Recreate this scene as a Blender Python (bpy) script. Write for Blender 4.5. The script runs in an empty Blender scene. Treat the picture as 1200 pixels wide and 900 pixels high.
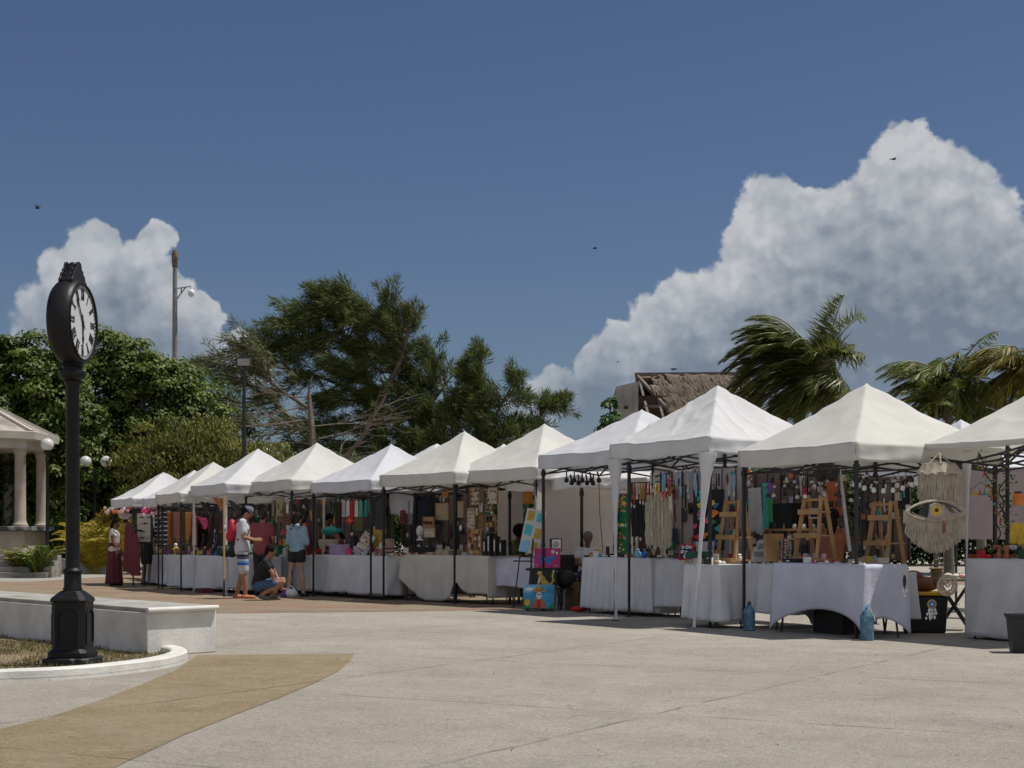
import bpy, math, random
import numpy as np
from mathutils import Vector, Matrix
R = random.Random(11)
NR = np.random.default_rng(11)
PI = math.pi
rad = math.radians
F, HZ, EH = 1850.0, 628.0, 1.2      # focal length in photo pixels, horizon row, eye height
sc = bpy.context.scene
COL = sc.collection

def W(px, py, Y):
    return Vector(((px - 600) / F * Y, Y, EH + (HZ - py) * Y / F))
def G(px, py, z=0.0):
    Y = (EH - z) * F / (py - HZ)
    return Vector(((px - 600) / F * Y, Y, z))

# ------------------------------------------------------------------ materials
MATS = {}
def mat(name, col, rough=.75, var=.12, scale=6, bump=0, bscale=60, metal=0, trans=0, col2=None, spec=.4, emit=0, alpha=1, detail=4, thr=None):
    if name in MATS: return MATS[name]
    m = bpy.data.materials.new(name); m.use_nodes = True
    nt = m.node_tree; nd = nt.nodes; lk = nt.links
    b = nd['Principled BSDF']; out = nd['Material Output']
    tc = nd.new('ShaderNodeTexCoord')
    nz = nd.new('ShaderNodeTexNoise'); nz.inputs['Scale'].default_value = scale; nz.inputs['Detail'].default_value = detail
    lk.new(tc.outputs['Object'], nz.inputs['Vector'])
    mx = nd.new('ShaderNodeMix'); mx.data_type = 'RGBA'
    a = tuple(max(0, c * (1 - var)) for c in col); c2 = col2 or tuple(min(1, c * (1 + var)) for c in col)
    mx.inputs['A'].default_value = (*a, 1); mx.inputs['B'].default_value = (*c2, 1)
    mr = nd.new('ShaderNodeMapRange'); lo, hi = thr or (.3, .7)
    mr.inputs['From Min'].default_value = lo; mr.inputs['From Max'].default_value = hi
    lk.new(nz.outputs['Fac'], mr.inputs['Value']); lk.new(mr.outputs['Result'], mx.inputs['Factor'])
    lk.new(mx.outputs['Result'], b.inputs['Base Color'])
    b.inputs['Roughness'].default_value = rough; b.inputs['Metallic'].default_value = metal
    b.inputs['Specular IOR Level'].default_value = spec
    if emit:
        lk.new(mx.outputs['Result'], b.inputs['Emission Color']); b.inputs['Emission Strength'].default_value = emit
    if bump:
        n2 = nd.new('ShaderNodeTexNoise'); n2.inputs['Scale'].default_value = bscale; n2.inputs['Detail'].default_value = 5
        lk.new(tc.outputs['Object'], n2.inputs['Vector'])
        bp = nd.new('ShaderNodeBump'); bp.inputs['Strength'].default_value = bump; bp.inputs['Distance'].default_value = .02
        lk.new(n2.outputs['Fac'], bp.inputs['Height']); lk.new(bp.outputs['Normal'], b.inputs['Normal'])
    if trans:
        t = nd.new('ShaderNodeBsdfTranslucent'); lk.new(mx.outputs['Result'], t.inputs['Color'])
        ms = nd.new('ShaderNodeMixShader'); ms.inputs[0].default_value = trans
        lk.new(b.outputs[0], ms.inputs[1]); lk.new(t.outputs[0], ms.inputs[2]); lk.new(ms.outputs[0], out.inputs['Surface'])
    MATS[name] = m
    return m

def leafmat(name, dark, light, trans=.3, rough=.55):
    if name in MATS: return MATS[name]
    m = bpy.data.materials.new(name); m.use_nodes = True
    nt = m.node_tree; nd = nt.nodes; lk = nt.links
    b = nd['Principled BSDF']; out = nd['Material Output']
    at = nd.new('ShaderNodeAttribute'); at.attribute_name = 'rnd'
    mx = nd.new('ShaderNodeMix'); mx.data_type = 'RGBA'
    mx.inputs['A'].default_value = (*dark, 1); mx.inputs['B'].default_value = (*light, 1)
    lk.new(at.outputs['Fac'], mx.inputs['Factor'])
    lk.new(mx.outputs['Result'], b.inputs['Base Color']); b.inputs['Roughness'].default_value = rough
    b.inputs['Specular IOR Level'].default_value = .35
    t = nd.new('ShaderNodeBsdfTranslucent'); lk.new(mx.outputs['Result'], t.inputs['Color'])
    ms = nd.new('ShaderNodeMixShader'); ms.inputs[0].default_value = trans
    lk.new(b.outputs[0], ms.inputs[1]); lk.new(t.outputs[0], ms.inputs[2]); lk.new(ms.outputs[0], out.inputs['Surface'])
    MATS[name] = m
    return m

def C(name):
    """plain palette colours, made on demand"""
    P = dict(black=(.014, .013, .014), charcoal=(.035, .035, .038), white=(.74, .74, .74), cream=(.55, .50, .42), tan=(.36, .26, .16),
        brown=(.12, .06, .03), darkbrown=(.045, .025, .016), red=(.5, .03, .03), maroon=(.13, .018, .028), pink=(.72, .06, .22), palepink=(.7, .35, .4),
        orange=(.62, .2, .04), yellow=(.66, .45, .05), gold=(.5, .33, .08), green=(.03, .2, .07), darkgreen=(.012, .08, .045), teal=(.03, .3, .26),
        blue=(.04, .14, .42), skyblue=(.2, .45, .65), purple=(.2, .05, .36), grey=(.3, .3, .31), terracotta=(.42, .15, .07), mustard=(.42, .27, .05),
        navy=(.02, .03, .09), lilac=(.4, .3, .5), turquoise=(.05, .42, .45), olive=(.1, .11, .04), rust=(.34, .1, .04), magenta=(.42, .03, .16), silver=(.5, .5, .52))
    return mat('paint_' + name, P[name], .65, .18, 14, bump=.1, bscale=90)

# ------------------------------------------------------------------ mesh builder
class MB:
    def __init__(s): s.v = []; s.f = []; s.mi = []; s.cur = 0
    def mat(s, i): s.cur = i; return s
    def add(s, vs, fs, T=None):
        o = len(s.v)
        if T is not None: vs = [T @ Vector(v) for v in vs]
        s.v += [tuple(v) for v in vs]; s.f += [tuple(i + o for i in f) for f in fs]; s.mi += [s.cur] * len(fs)
        return s
    def box(s, x0, x1, y0, y1, z0, z1, T=None):
        vs = [(x0, y0, z0), (x1, y0, z0), (x1, y1, z0), (x0, y1, z0), (x0, y0, z1), (x1, y0, z1), (x1, y1, z1), (x0, y1, z1)]
        return s.add(vs, [(0, 3, 2, 1), (4, 5, 6, 7), (0, 1, 5, 4), (1, 2, 6, 5), (2, 3, 7, 6), (3, 0, 4, 7)], T)
    def cb(s, c, sz, T=None):
        return s.box(c[0] - sz[0] / 2, c[0] + sz[0] / 2, c[1] - sz[1] / 2, c[1] + sz[1] / 2, c[2] - sz[2] / 2, c[2] + sz[2] / 2, T)
    def bar(s, p0, p1, w, h=None):
        h = h or w; p0 = Vector(p0); p1 = Vector(p1); d = p1 - p0; L = d.length
        q = d.to_track_quat('X', 'Z').to_matrix().to_4x4(); q.translation = p0
        return s.box(0, L, -w / 2, w / 2, -h / 2, h / 2, q)
    def tube(s, pts, r, n=8, cap=True, sx=1.0):
        pts = [Vector(p) for p in pts]; k = len(pts)
        rs = r if isinstance(r, (list, tuple)) else [r] * k
        vs = []; fs = []; prev = None
        for i, p in enumerate(pts):
            d = (pts[min(i + 1, k - 1)] - pts[max(i - 1, 0)])
            if d.length < 1e-7: d = Vector((0, 0, 1))
            d.normalize()
            if prev is None:
                a = Vector((0, 0, 1)) if abs(d.z) < .9 else Vector((1, 0, 0))
                u = (a - d * a.dot(d)).normalized()
            else:
                u = prev - d * prev.dot(d)
                u = u.normalized() if u.length > 1e-6 else d.orthogonal().normalized()
            prev = u; w = d.cross(u)
            for j in range(n):
                t = 2 * PI * j / n
                vs.append(p + (u * math.cos(t) + w * math.sin(t) * sx) * rs[i])
        for i in range(k - 1):
            for j in range(n):
                a = i * n + j; b = i * n + (j + 1) % n
                fs.append((a, b, b + n, a + n))
        if cap: fs.append(tuple(range(n - 1, -1, -1))); fs.append(tuple((k - 1) * n + j for j in range(n)))
        return s.add(vs, fs)
    def lathe(s, prof, n=20, c=(0, 0, 0), T=None, sx=1, sy=1):
        vs = []; fs = []; k = len(prof)
        for r, z in prof:
            for j in range(n):
                t = 2 * PI * j / n; vs.append((c[0] + math.cos(t) * r * sx, c[1] + math.sin(t) * r * sy, c[2] + z))
        for i in range(k - 1):
            for j in range(n):
                a = i * n + j; b = i * n + (j + 1) % n; fs.append((a, b, b + n, a + n))
        cl = prof[0] == prof[-1]
        if prof[0][0] > 1e-4 and not cl: fs.append(tuple(range(n - 1, -1, -1)))
        if prof[-1][0] > 1e-4 and not cl: fs.append(tuple((k - 1) * n + j for j in range(n)))
        return s.add(vs, fs, T)
    def ball(s, c, r, sx=1, sy=1, sz=1, n=12, m=8, T=None):
        return s.lathe([(max(1e-5, math.sin(PI * i / m)) * r, -math.cos(PI * i / m) * r * sz) for i in range(m + 1)], n, c, T, sx, sy)
    def sheet(s, fn, nu, nv, T=None):
        vs = [fn(i / nu, j / nv) for j in range(nv + 1) for i in range(nu + 1)]
        fs = [(j * (nu + 1) + i, j * (nu + 1) + i + 1, (j + 1) * (nu + 1) + i + 1, (j + 1) * (nu + 1) + i) for j in range(nv) for i in range(nu)]
        return s.add(vs, fs, T)
    def prism(s, poly, z0, z1, T=None):
        n = len(poly); vs = [(x, y, z0) for x, y in poly] + [(x, y, z1) for x, y in poly]
        return s.add(vs, [tuple(range(n - 1, -1, -1)), tuple(range(n, 2 * n))] + [(i, (i + 1) % n, (i + 1) % n + n, i + n) for i in range(n)], T)
    def plate(s, poly, y0, y1, T=None):          # outline in the xz plane, thickness along y
        n = len(poly); vs = [(x, y0, z) for x, z in poly] + [(x, y1, z) for x, z in poly]
        return s.add(vs, [tuple(range(n)), tuple(range(2 * n - 1, n - 1, -1))] + [(i, i + n, (i + 1) % n + n, (i + 1) % n) for i in range(n)], T)
    def build(s, name, mats, parent=None, smooth=38, bevel=0, solid=0, sub=0):
        me = bpy.data.meshes.new(name); me.from_pydata(s.v, [], s.f)
        for m in (mats if isinstance(mats, (list, tuple)) else [mats]): me.materials.append(m)
        me.polygons.foreach_set('material_index', s.mi)
        if smooth:
            me.polygons.foreach_set('use_smooth', [True] * len(me.polygons)); me.set_sharp_from_angle(angle=rad(smooth))
        me.update()
        o = bpy.data.objects.new(name, me); COL.objects.link(o)
        if parent: o.parent = parent
        if solid: md = o.modifiers.new('s', 'SOLIDIFY'); md.thickness = solid; md.offset = 0
        if bevel: md = o.modifiers.new('b', 'BEVEL'); md.width = bevel; md.segments = 2; md.limit_method = 'ANGLE'
        if sub: md = o.modifiers.new('u', 'SUBSURF'); md.levels = sub; md.render_levels = sub
        return o

def tag(o, label, cat, group=None, kind=None):
    if label: o['label'] = label
    if cat: o['category'] = cat
    if group: o['group'] = group
    if kind: o['kind'] = kind
    return o
def struct(o, label=None):
    o['kind'] = 'structure'
    if label: o['label'] = label
    return o
def thing(name, label, cat, loc=(0, 0, 0), rz=0, group=None):
    o = bpy.data.objects.new(name, None); COL.objects.link(o); o.empty_display_size = .2
    o.location = loc; o.rotation_euler = (0, 0, rz)
    return tag(o, label, cat, group)
def put(o, label, cat, loc, rz=0, group=None):
    o.location = loc; o.rotation_euler = (0, 0, rz); return tag(o, label, cat, group)
def clone(root, label=None, loc=None, rz=None, group=None, scale=None):
    r = root.copy(); COL.objects.link(r)
    if loc is not None: r.location = loc
    if rz is not None: r.rotation_euler = (0, 0, rz)
    if label: r['label'] = label
    if group: r['group'] = group
    if scale: r.scale = (scale,) * 3
    for ch in list(root.children):
        c = ch.copy(); COL.objects.link(c); c.parent = r
        for g in list(ch.children):
            d = g.copy(); COL.objects.link(d); d.parent = c
    return r

# ------------------------------------------------------------------ camera, sun, sky
cam = bpy.data.cameras.new('camera'); co = bpy.data.objects.new('camera', cam); COL.objects.link(co)
co.location = (0, 0, EH); co.rotation_euler = (PI / 2, 0, 0)
cam.sensor_width = 36; cam.lens = F / 1200 * 36; cam.shift_y = (HZ - 450) / 1200; cam.clip_start = .1; cam.clip_end = 20000
sc.camera = co
SUN_EL, SUN_AZ = 66, 82           # azimuth measured clockwise from +Y
sd = Vector((math.sin(rad(SUN_AZ)) * math.cos(rad(SUN_EL)), math.cos(rad(SUN_AZ)) * math.cos(rad(SUN_EL)), math.sin(rad(SUN_EL))))
sl = bpy.data.lights.new('sun', 'SUN'); so = bpy.data.objects.new('sun', sl); COL.objects.link(so)
sl.energy = 3.8; sl.angle = rad(.5); sl.color = (1, .955, .88)
so.rotation_euler = (-sd).to_track_quat('-Z', 'Y').to_euler(); so.location = (0, 0, 60)
sc.view_settings.view_transform = 'Standard'; sc.view_settings.look = 'None'; sc.view_settings.gamma = 1; sc.view_settings.exposure = .2

wd = bpy.data.worlds.new('World'); sc.world = wd; wd.use_nodes = True
nt = wd.node_tree; nt.nodes.clear()
def nn(t): return nt.nodes.new(t)
def lnk(a, b): nt.links.new(a, b)
def setin(sock, v):
    if isinstance(v, bpy.types.NodeSocket): lnk(v, sock)
    else: sock.default_value = v
def m_(op, a, b=None, c=None, clamp=False):
    n = nn('ShaderNodeMath'); n.operation = op; n.use_clamp = clamp; setin(n.inputs[0], a)
    if b is not None: setin(n.inputs[1], b)
    if c is not None: setin(n.inputs[2], c)
    return n.outputs[0]
def v_(op, a, b=None):
    n = nn('ShaderNodeVectorMath'); n.operation = op; setin(n.inputs[0], a)
    if b is not None: setin(n.inputs[1], b)
    return n.outputs['Value'] if op in ('LENGTH', 'DISTANCE', 'DOT_PRODUCT') else n.outputs[0]
def comb(x, y, z=0.0):
    n = nn('ShaderNodeCombineXYZ'); setin(n.inputs[0], x); setin(n.inputs[1], y); setin(n.inputs[2], z); return n.outputs[0]
def smst(v, lo, hi, a=0.0, b=1.0):
    n = nn('ShaderNodeMapRange'); n.interpolation_type = 'SMOOTHSTEP'
    setin(n.inputs['Value'], v); n.inputs['From Min'].default_value = lo; n.inputs['From Max'].default_value = hi
    n.inputs['To Min'].default_value = a; n.inputs['To Max'].default_value = b; return n.outputs[0]
def nz_(vec, scale, det=6, rough=.55):
    n = nn('ShaderNodeTexNoise'); n.inputs['Scale'].default_value = scale; n.inputs['Detail'].default_value = det; n.inputs['Roughness'].default_value = rough
    lnk(vec, n.inputs['Vector']); return n
def mixc(f, a, b):
    n = nn('ShaderNodeMix'); n.data_type = 'RGBA'; setin(n.inputs['Factor'], f)
    for k, v in (('A', a), ('B', b)):
        if isinstance(v, tuple): n.inputs[k].default_value = (*v, 1)
        else: lnk(v, n.inputs[k])
    return n.outputs['Result']
sky = nn('ShaderNodeTexSky'); sky.sky_type = 'NISHITA'; sky.sun_disc = False
sky.sun_elevation = rad(SUN_EL); sky.sun_rotation = rad(SUN_AZ); sky.air_density = 1.0; sky.dust_density = .6; sky.ozone_density = 1.6; sky.altitude = 0
tc = nn('ShaderNodeTexCoord'); D = v_('NORMALIZE', tc.outputs['Generated'])
sp = nn('ShaderNodeSeparateXYZ'); lnk(D, sp.inputs[0])
az = m_('ARCTAN2', sp.outputs[0], sp.outputs[1]); el = m_('ARCSINE', sp.outputs[2])
AE = comb(az, el)
def ae(px, py):
    u = (px - 600) / F; v = (HZ - py) / F; a = math.atan(u); return a, math.atan(v * math.cos(a))
BL = [(1060, 178, 40), (1040, 215, 46), (1105, 225, 60), (1020, 260, 60), (905, 248, 44), (892, 290, 48), (945, 262, 44), (980, 300, 70), (1140, 285, 70), (1195, 330, 70),
      (1090, 340, 120), (965, 370, 95), (860, 365, 58), (800, 352, 34), (768, 378, 36), (820, 410, 62), (735, 402, 32), (765, 428, 46), (708, 425, 34), (720, 470, 56), (655, 462, 34), (625, 490, 44),
      (890, 460, 130), (1060, 470, 170), (1240, 440, 150),
      (112, 292, 33), (84, 318, 36), (180, 283, 24), (168, 320, 42), (130, 350, 70), (62, 362, 32), (90, 400, 80), (195, 380, 56), (238, 368, 26), (240, 402, 30), (278, 404, 26), (300, 420, 30), (30, 410, 30),
      (-180, 250, 90), (-260, 300, 110), (1500, 300, 140), (1640, 240, 120), (1760, 330, 150), (-700, 330, 160)]
def field(vec):
    w = nz_(vec, 30, 4, .55); off = v_('MULTIPLY', v_('SUBTRACT', w.outputs['Color'], (.5, .5, .5)), (.022, .022, 0))
    w2 = nz_(vec, 110, 5, .6); off2 = v_('MULTIPLY', v_('SUBTRACT', w2.outputs['Color'], (.5, .5, .5)), (.0075, .0075, 0))
    q = v_('ADD', v_('ADD', vec, off), off2)
    acc = None
    for cx, cy, r in BL:
        a, e = ae(cx, cy); d = v_('DISTANCE', q, (a, e, 0))
        t = m_('MULTIPLY_ADD', d, -F / r, 1.0)
        acc = t if acc is None else m_('SMOOTH_MAX', acc, t, .12)
    vo = nn('ShaderNodeTexVoronoi'); vo.feature = 'SMOOTH_F1'; vo.inputs['Scale'].default_value = 60; vo.inputs['Smoothness'].default_value = .5
    lnk(q, vo.inputs['Vector'])
    vb = nn('ShaderNodeTexVoronoi'); vb.feature = 'SMOOTH_F1'; vb.inputs['Scale'].default_value = 150; vb.inputs['Smoothness'].default_value = .6
    lnk(q, vb.inputs['Vector'])
    bil = m_('ADD', m_('MULTIPLY', m_('SUBTRACT', .5, vo.outputs['Distance']), .3), m_('MULTIPLY', m_('SUBTRACT', .5, vb.outputs['Distance']), .1))
    puff = m_('ADD', m_('MULTIPLY', m_('SUBTRACT', .42, vo.outputs['Distance']), .9), m_('MULTIPLY', m_('SUBTRACT', .42, vb.outputs['Distance']), .55))
    core = None
    for cx, cy, r in [(1100, 400, 190), (960, 440, 150), (1010, 330, 90), (820, 465, 90), (880, 395, 60), (1190, 400, 120), (120, 410, 85), (205, 425, 60), (140, 355, 45), (700, 480, 60)]:
        a, e = ae(cx, cy); t = m_('MULTIPLY_ADD', v_('DISTANCE', q, (a, e, 0)), -F / r, 1.0); core = t if core is None else m_('SMOOTH_MAX', core, t, .35)
    return m_('ADD', acc, bil), puff, core
f0, puff, core = field(AE); AE2 = v_('ADD', AE, (.004, .007, 0))
def grad(scale, amp, det=3):
    return m_('MULTIPLY', m_('SUBTRACT', nz_(AE, scale, det, .5).outputs['Fac'], nz_(AE2, scale, det, .5).outputs['Fac']), amp)
alpha = smst(m_('ADD', f0, m_('MULTIPLY', m_('SUBTRACT', nz_(AE, 170, 6, .65).outputs['Fac'], .5), .12)), -.02, .15)
soft = nz_(AE, 12, 5, .5).outputs['Fac']
lit = m_('ADD', m_('ADD', grad(30, .7, 4), grad(90, .45, 5)), m_('MULTIPLY', puff, smst(core, .0, .6, .6, .22)))
lit = m_('ADD', lit, m_('MULTIPLY', m_('SUBTRACT', nz_(AE, 6.5, 4, .5).outputs['Fac'], .5), .75))
deep = smst(core, -.25, .7, .92, .24)
lowg = smst(el, .07, .2, -.22, .06)
lit = m_('ADD', m_('ADD', lit, deep), lowg, clamp=True)
CL_LO, CL_HI = (2.5, 3.05, 3.9), (7.6, 7.9, 8.2)
cc = mixc(lit, CL_LO, CL_HI)
fade = m_('MULTIPLY', alpha, smst(el, .03, .16, .35, .97))
fade = m_('MULTIPLY', fade, smst(m_('ADD', az, m_('MULTIPLY', soft, .1)), -.5, .0, .72, 1.0))
skyc = v_('MULTIPLY', sky.outputs[0], (.55, .605, .735))
front = mixc(fade, skyc, cc)
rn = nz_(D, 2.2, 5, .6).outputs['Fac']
rear_fill = m_('MULTIPLY', smst(sp.outputs[1], -.15, -.5, 0, 1), smst(rn, .38, .55, .25, 1))  # bright cloud added behind the camera, out of view, to raise ambient light
fin = mixc(m_('MULTIPLY', rear_fill, .9), front, (7.5, 7.7, 8.2))
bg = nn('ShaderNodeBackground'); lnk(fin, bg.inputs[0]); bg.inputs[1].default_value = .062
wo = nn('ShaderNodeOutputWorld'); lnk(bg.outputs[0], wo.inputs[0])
wd.cycles.sampling_method = 'MANUAL'; wd.cycles.sample_map_resolution = 512
# ------------------------------------------------------------------ ground
def ground_mat(name, base, second, joints=True, patches=None, ang=30, cell=3.4, worn=None):
    m = bpy.data.materials.new(name); m.use_nodes = True
    t = m.node_tree; nd = t.nodes; lk = t.links; b = nd['Principled BSDF']
    tcn = nd.new('ShaderNodeTexCoord'); mp = nd.new('ShaderNodeMapping'); mp.inputs['Rotation'].default_value = (0, 0, rad(ang))
    wn = nd.new('ShaderNodeTexNoise'); wn.inputs['Scale'].default_value = .9; wn.inputs['Detail'].default_value = 8; wn.inputs['Roughness'].default_value = .7; lk.new(tcn.outputs['Object'], wn.inputs['Vector'])
    wa = nd.new('ShaderNodeVectorMath'); wa.operation = 'MULTIPLY_ADD'; lk.new(wn.outputs['Color'], wa.inputs[0]); wa.inputs[1].default_value = (.14, .14, 0); lk.new(tcn.outputs['Object'], wa.inputs[2])
    lk.new(wa.outputs[0], mp.inputs['Vector'])
    def noise(scale, det=6, rough=.6, vec=None, st=None):
        n = nd.new('ShaderNodeTexNoise'); n.inputs['Scale'].default_value = scale; n.inputs['Detail'].default_value = det; n.inputs['Roughness'].default_value = rough
        v = vec or mp.outputs[0]
        if st:
            q = nd.new('ShaderNodeMapping'); q.inputs['Scale'].default_value = st; lk.new(v, q.inputs['Vector']); v = q.outputs[0]
        lk.new(v, n.inputs['Vector']); return n.outputs['Fac']
    def rng(v, lo, hi, a=0, c=1):
        n = nd.new('ShaderNodeMapRange'); lk.new(v, n.inputs['Value'])
        for k, x in zip(('From Min', 'From Max', 'To Min', 'To Max'), (lo, hi, a, c)): n.inputs[k].default_value = x
        return n.outputs[0]
    def mix(f, A, B, mode='MIX'):
        n = nd.new('ShaderNodeMix'); n.data_type = 'RGBA'; n.blend_type = mode
        if isinstance(f, float): n.inputs['Factor'].default_value = f
        else: lk.new(f, n.inputs['Factor'])
        for k, x in (('A', A), ('B', B)):
            if isinstance(x, tuple): n.inputs[k].default_value = (*x, 1)
            else: lk.new(x, n.inputs[k])
        return n.outputs['Result']
    c = mix(rng(noise(.35), .35, .65), base, second)
    if patches:
        br = nd.new('ShaderNodeTexBrick'); br.inputs['Scale'].default_value = 1; br.inputs['Brick Width'].default_value = 5.2; br.inputs['Row Height'].default_value = 2.1
        br.inputs['Mortar Size'].default_value = .5; br.inputs['Mortar Smooth'].default_value = 0; lk.new(mp.outputs[0], br.inputs['Vector'])
        c = mix(rng(br.outputs['Fac'], .4, .6, .85, 0), c, patches)
    c = mix(rng(noise(.55, 5, .65), .5, .62, 0, .3), c, tuple(x * .7 for x in base))
    c = mix(rng(noise(1.7), .45, .75, 0, .45), c, tuple(x * .68 for x in base))
    c = mix(rng(noise(7, 8, .8, st=(.5, 1.6, 1)), .53, .6, 0, .45), c, tuple(min(1, x * 1.3) for x in base))
    c = mix(rng(noise(4.5, 8, .75), .5, .75, 0, .5), c, tuple(x * .66 for x in base))
    c = mix(rng(noise(26, 8, .75), .52, .6, 0, .5), c, tuple(min(1, x * 1.35) for x in base))
    c = mix(rng(noise(60, 4, .8),   .5, .6, 0, .6), c, tuple(x * .42 for x in base))
    c = mix(rng(noise(16, 6, .7, st=(1, .25, 1)), .56, .66, 0, .4), c, tuple(x * .6 for x in base))
    # ragged hairline cracks and stamped texture
    vo = nd.new('ShaderNodeTexVoronoi'); vo.feature = 'DISTANCE_TO_EDGE'; vo.inputs['Scale'].default_value = 3.2
    wv = nd.new('ShaderNodeVectorMath'); wv.operation = 'ADD'
    nn2 = nd.new('ShaderNodeTexNoise'); nn2.inputs['Scale'].default_value = 3; lk.new(mp.outputs[0], nn2.inputs['Vector'])
    lk.new(mp.outputs[0], wv.inputs[0]); lk.new(nn2.outputs['Color'], wv.inputs[1]); lk.new(wv.outputs[0], vo.inputs['Vector'])
    crack = rng(vo.outputs['Distance'], 0, .03, .4, 0)
    cr = nd.new('ShaderNodeMath'); cr.operation = 'MULTIPLY'; lk.new(crack, cr.inputs[0]); lk.new(rng(noise(1.1), .4, .6), cr.inputs[1])
    c = mix(cr.outputs[0], c, tuple(x * .4 for x in base))
    if worn:
        c = mix(rng(noise(2.6, 10, .8), .52, .66, 0, .75), c, worn); c = mix(rng(noise(.8, 8, .7), .5, .7, 0, .4), c, worn)
    if joints:
        sx = nd.new('ShaderNodeSeparateXYZ'); lk.new(mp.outputs[0], sx.inputs[0])
        js = []
        for k, off in ((0, .31), (1, .12)):
            a = nd.new('ShaderNodeMath'); a.operation = 'MULTIPLY_ADD'; lk.new(sx.outputs[k], a.inputs[0]); a.inputs[1].default_value = 1 / cell; a.inputs[2].default_value = off
            p = nd.new('ShaderNodeMath'); p.operation = 'PINGPONG'; lk.new(a.outputs[0], p.inputs[0]); p.inputs[1].default_value = .5
            js.append(rng(p.outputs[0], .002, .007, 1, 0))
        mm = nd.new('ShaderNodeMath'); mm.operation = 'MAXIMUM'; lk.new(js[0], mm.inputs[0]); lk.new(js[1], mm.inputs[1])
        mj = nd.new('ShaderNodeMath'); mj.operation = 'MULTIPLY'; lk.new(mm.outputs[0], mj.inputs[0]); lk.new(rng(noise(1.6), .4, .62, .1, .85), mj.inputs[1])
        c = mix(mj.outputs[0], c, tuple(x * .35 for x in base))
    lk.new(c, b.inputs['Base Color']); b.inputs['Roughness'].default_value = .9; b.inputs['Specular IOR Level'].default_value = .25
    bp = nd.new('ShaderNodeBump'); bp.inputs['Strength'].default_value = .8; bp.inputs['Distance'].default_value = .05
    lk.new(noise(14, 8, .75), bp.inputs['Height']); lk.new(bp.outputs[0], b.inputs['Normal'])
    return m
GM = ground_mat('plaza_concrete', (.375, .337, .283), (.475, .433, .37))
TM = ground_mat('tan_concrete', (.30, .232, .135), (.35, .28, .17), ang=30, worn=(.36, .32, .25))
PM = ground_mat('tan_pink_paving', (.27, .215, .145), (.32, .26, .18), patches=(.33, .185, .14), ang=20, cell=2.1)
GR = mat('road_concrete', (.3, .285, .25), .9, .15, .8, bump=.3)

def flat(name, pts, z, m, label=None):
    b = MB(); b.add([(p[0], p[1], z) for p in pts], [tuple(range(len(pts)))]); o = b.build(name, m, smooth=0); return struct(o, label)
b = MB(); b.sheet(lambda u, v: (-900 + 1800 * u, -60 + 2500 * v, 0), 8, 8)
struct(b.build('ground', GM, smooth=0), 'pale grey stamped concrete plaza floor with joints and cracks')
# tan curved band in the foreground
LE = [G(-60, 868), G(0, 855), G(60, 840), G(120, 820), G(165, 803), G(205, 786), G(232, 768)]
RE = [G(415, 766.5), G(412, 773), G(396, 787), G(368, 801), G(330, 817), G(280, 836), G(215, 862), G(140, 897), G(40, 950)]
struct(flat('tan_path', [p for p in LE[::-1]] + [Vector((-6, 6, 0))] + RE[::-1], .004, TM), 'sandy tan band of concrete curving across the plaza')
# far plaza: tan and pink paving
far = [G(-900, 703), G(-200, 705), G(60, 714), G(250, 718.5), G(430, 717), G(600, 714.5), G(760, 706), Vector((9, 34, 0)), Vector((30, 60, 0)), Vector((20, 44, 0)), Vector((-12, 52, 0)), Vector((-60, 52, 0))]
far = [G(-900, 700), G(-200, 702), G(60, 712), G(250, 718.5), G(430, 717), G(600, 714.5), G(720, 708), Vector((12, 40, 0)), Vector((4, 56, 0)), Vector((-60, 56, 0))]
struct(flat('far_paving', far, .004, PM), 'tan paving with faded pink squares under the far stalls')
struct(flat('road', [G(-500, 684), G(40, 682), G(128, 676), G(170, 670), Vector((-9, 60, 0)), Vector((-60, 60, 0))], .008, GR), 'grey road strip beside the bandstand')
soil = mat('dry_soil', (.2, .15, .09), .95, .25, 3, bump=.6, bscale=30)
grassm = leafmat('dry_grass', (.07, .075, .02), (.22, .19, .07), .2)
# planter wall
PWm = mat('white_plaster', (.58, .56, .52), .85, .1, 2.2, bump=.2, bscale=30, col2=(.74, .725, .69), detail=8)
nc = G(173, 770); nc = Vector((-3.62, 15.65, 0))
d1 = Vector((-2.3, 2.72, 0)).normalized(); d2 = Vector((.66, .75, 0)).normalized()
wl = thing('planter_wall', 'long low white plastered planter wall behind the street clock', 'wall')
p = [nc, nc + d2 * .86, nc + d2 * .86 + d1 * 7.5, nc + d1 * 7.5]
T = Matrix.Identity(4)
b = MB(); b.prism([(q.x, q.y) for q in p], 0, .44); b.build('wall_body', PWm, wl, bevel=.012)
pc = [nc - d1 * .03 - d2 * .03, nc + d2 * .93 - d1 * .03, nc + d2 * .93 + d1 * 7.5, nc + d1 * 7.5 - d2 * .03]
b = MB(); b.prism([(q.x, q.y) for q in p], .442, .485); b.build('coping', mat('coping_concrete', (.30, .29, .255), .9, .25, 3, bump=.4, bscale=25, col2=(.42, .41, .37)), wl, bevel=.01)
b = MB(); e0 = nc - d1 * .03 - d2 * .01; b.tube([e0 + Vector((0, 0, .462)), e0 + d2 * .87 + Vector((0, 0, .462))], .027, 10); b.build('end_lip', PWm, wl, smooth=60)
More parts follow.
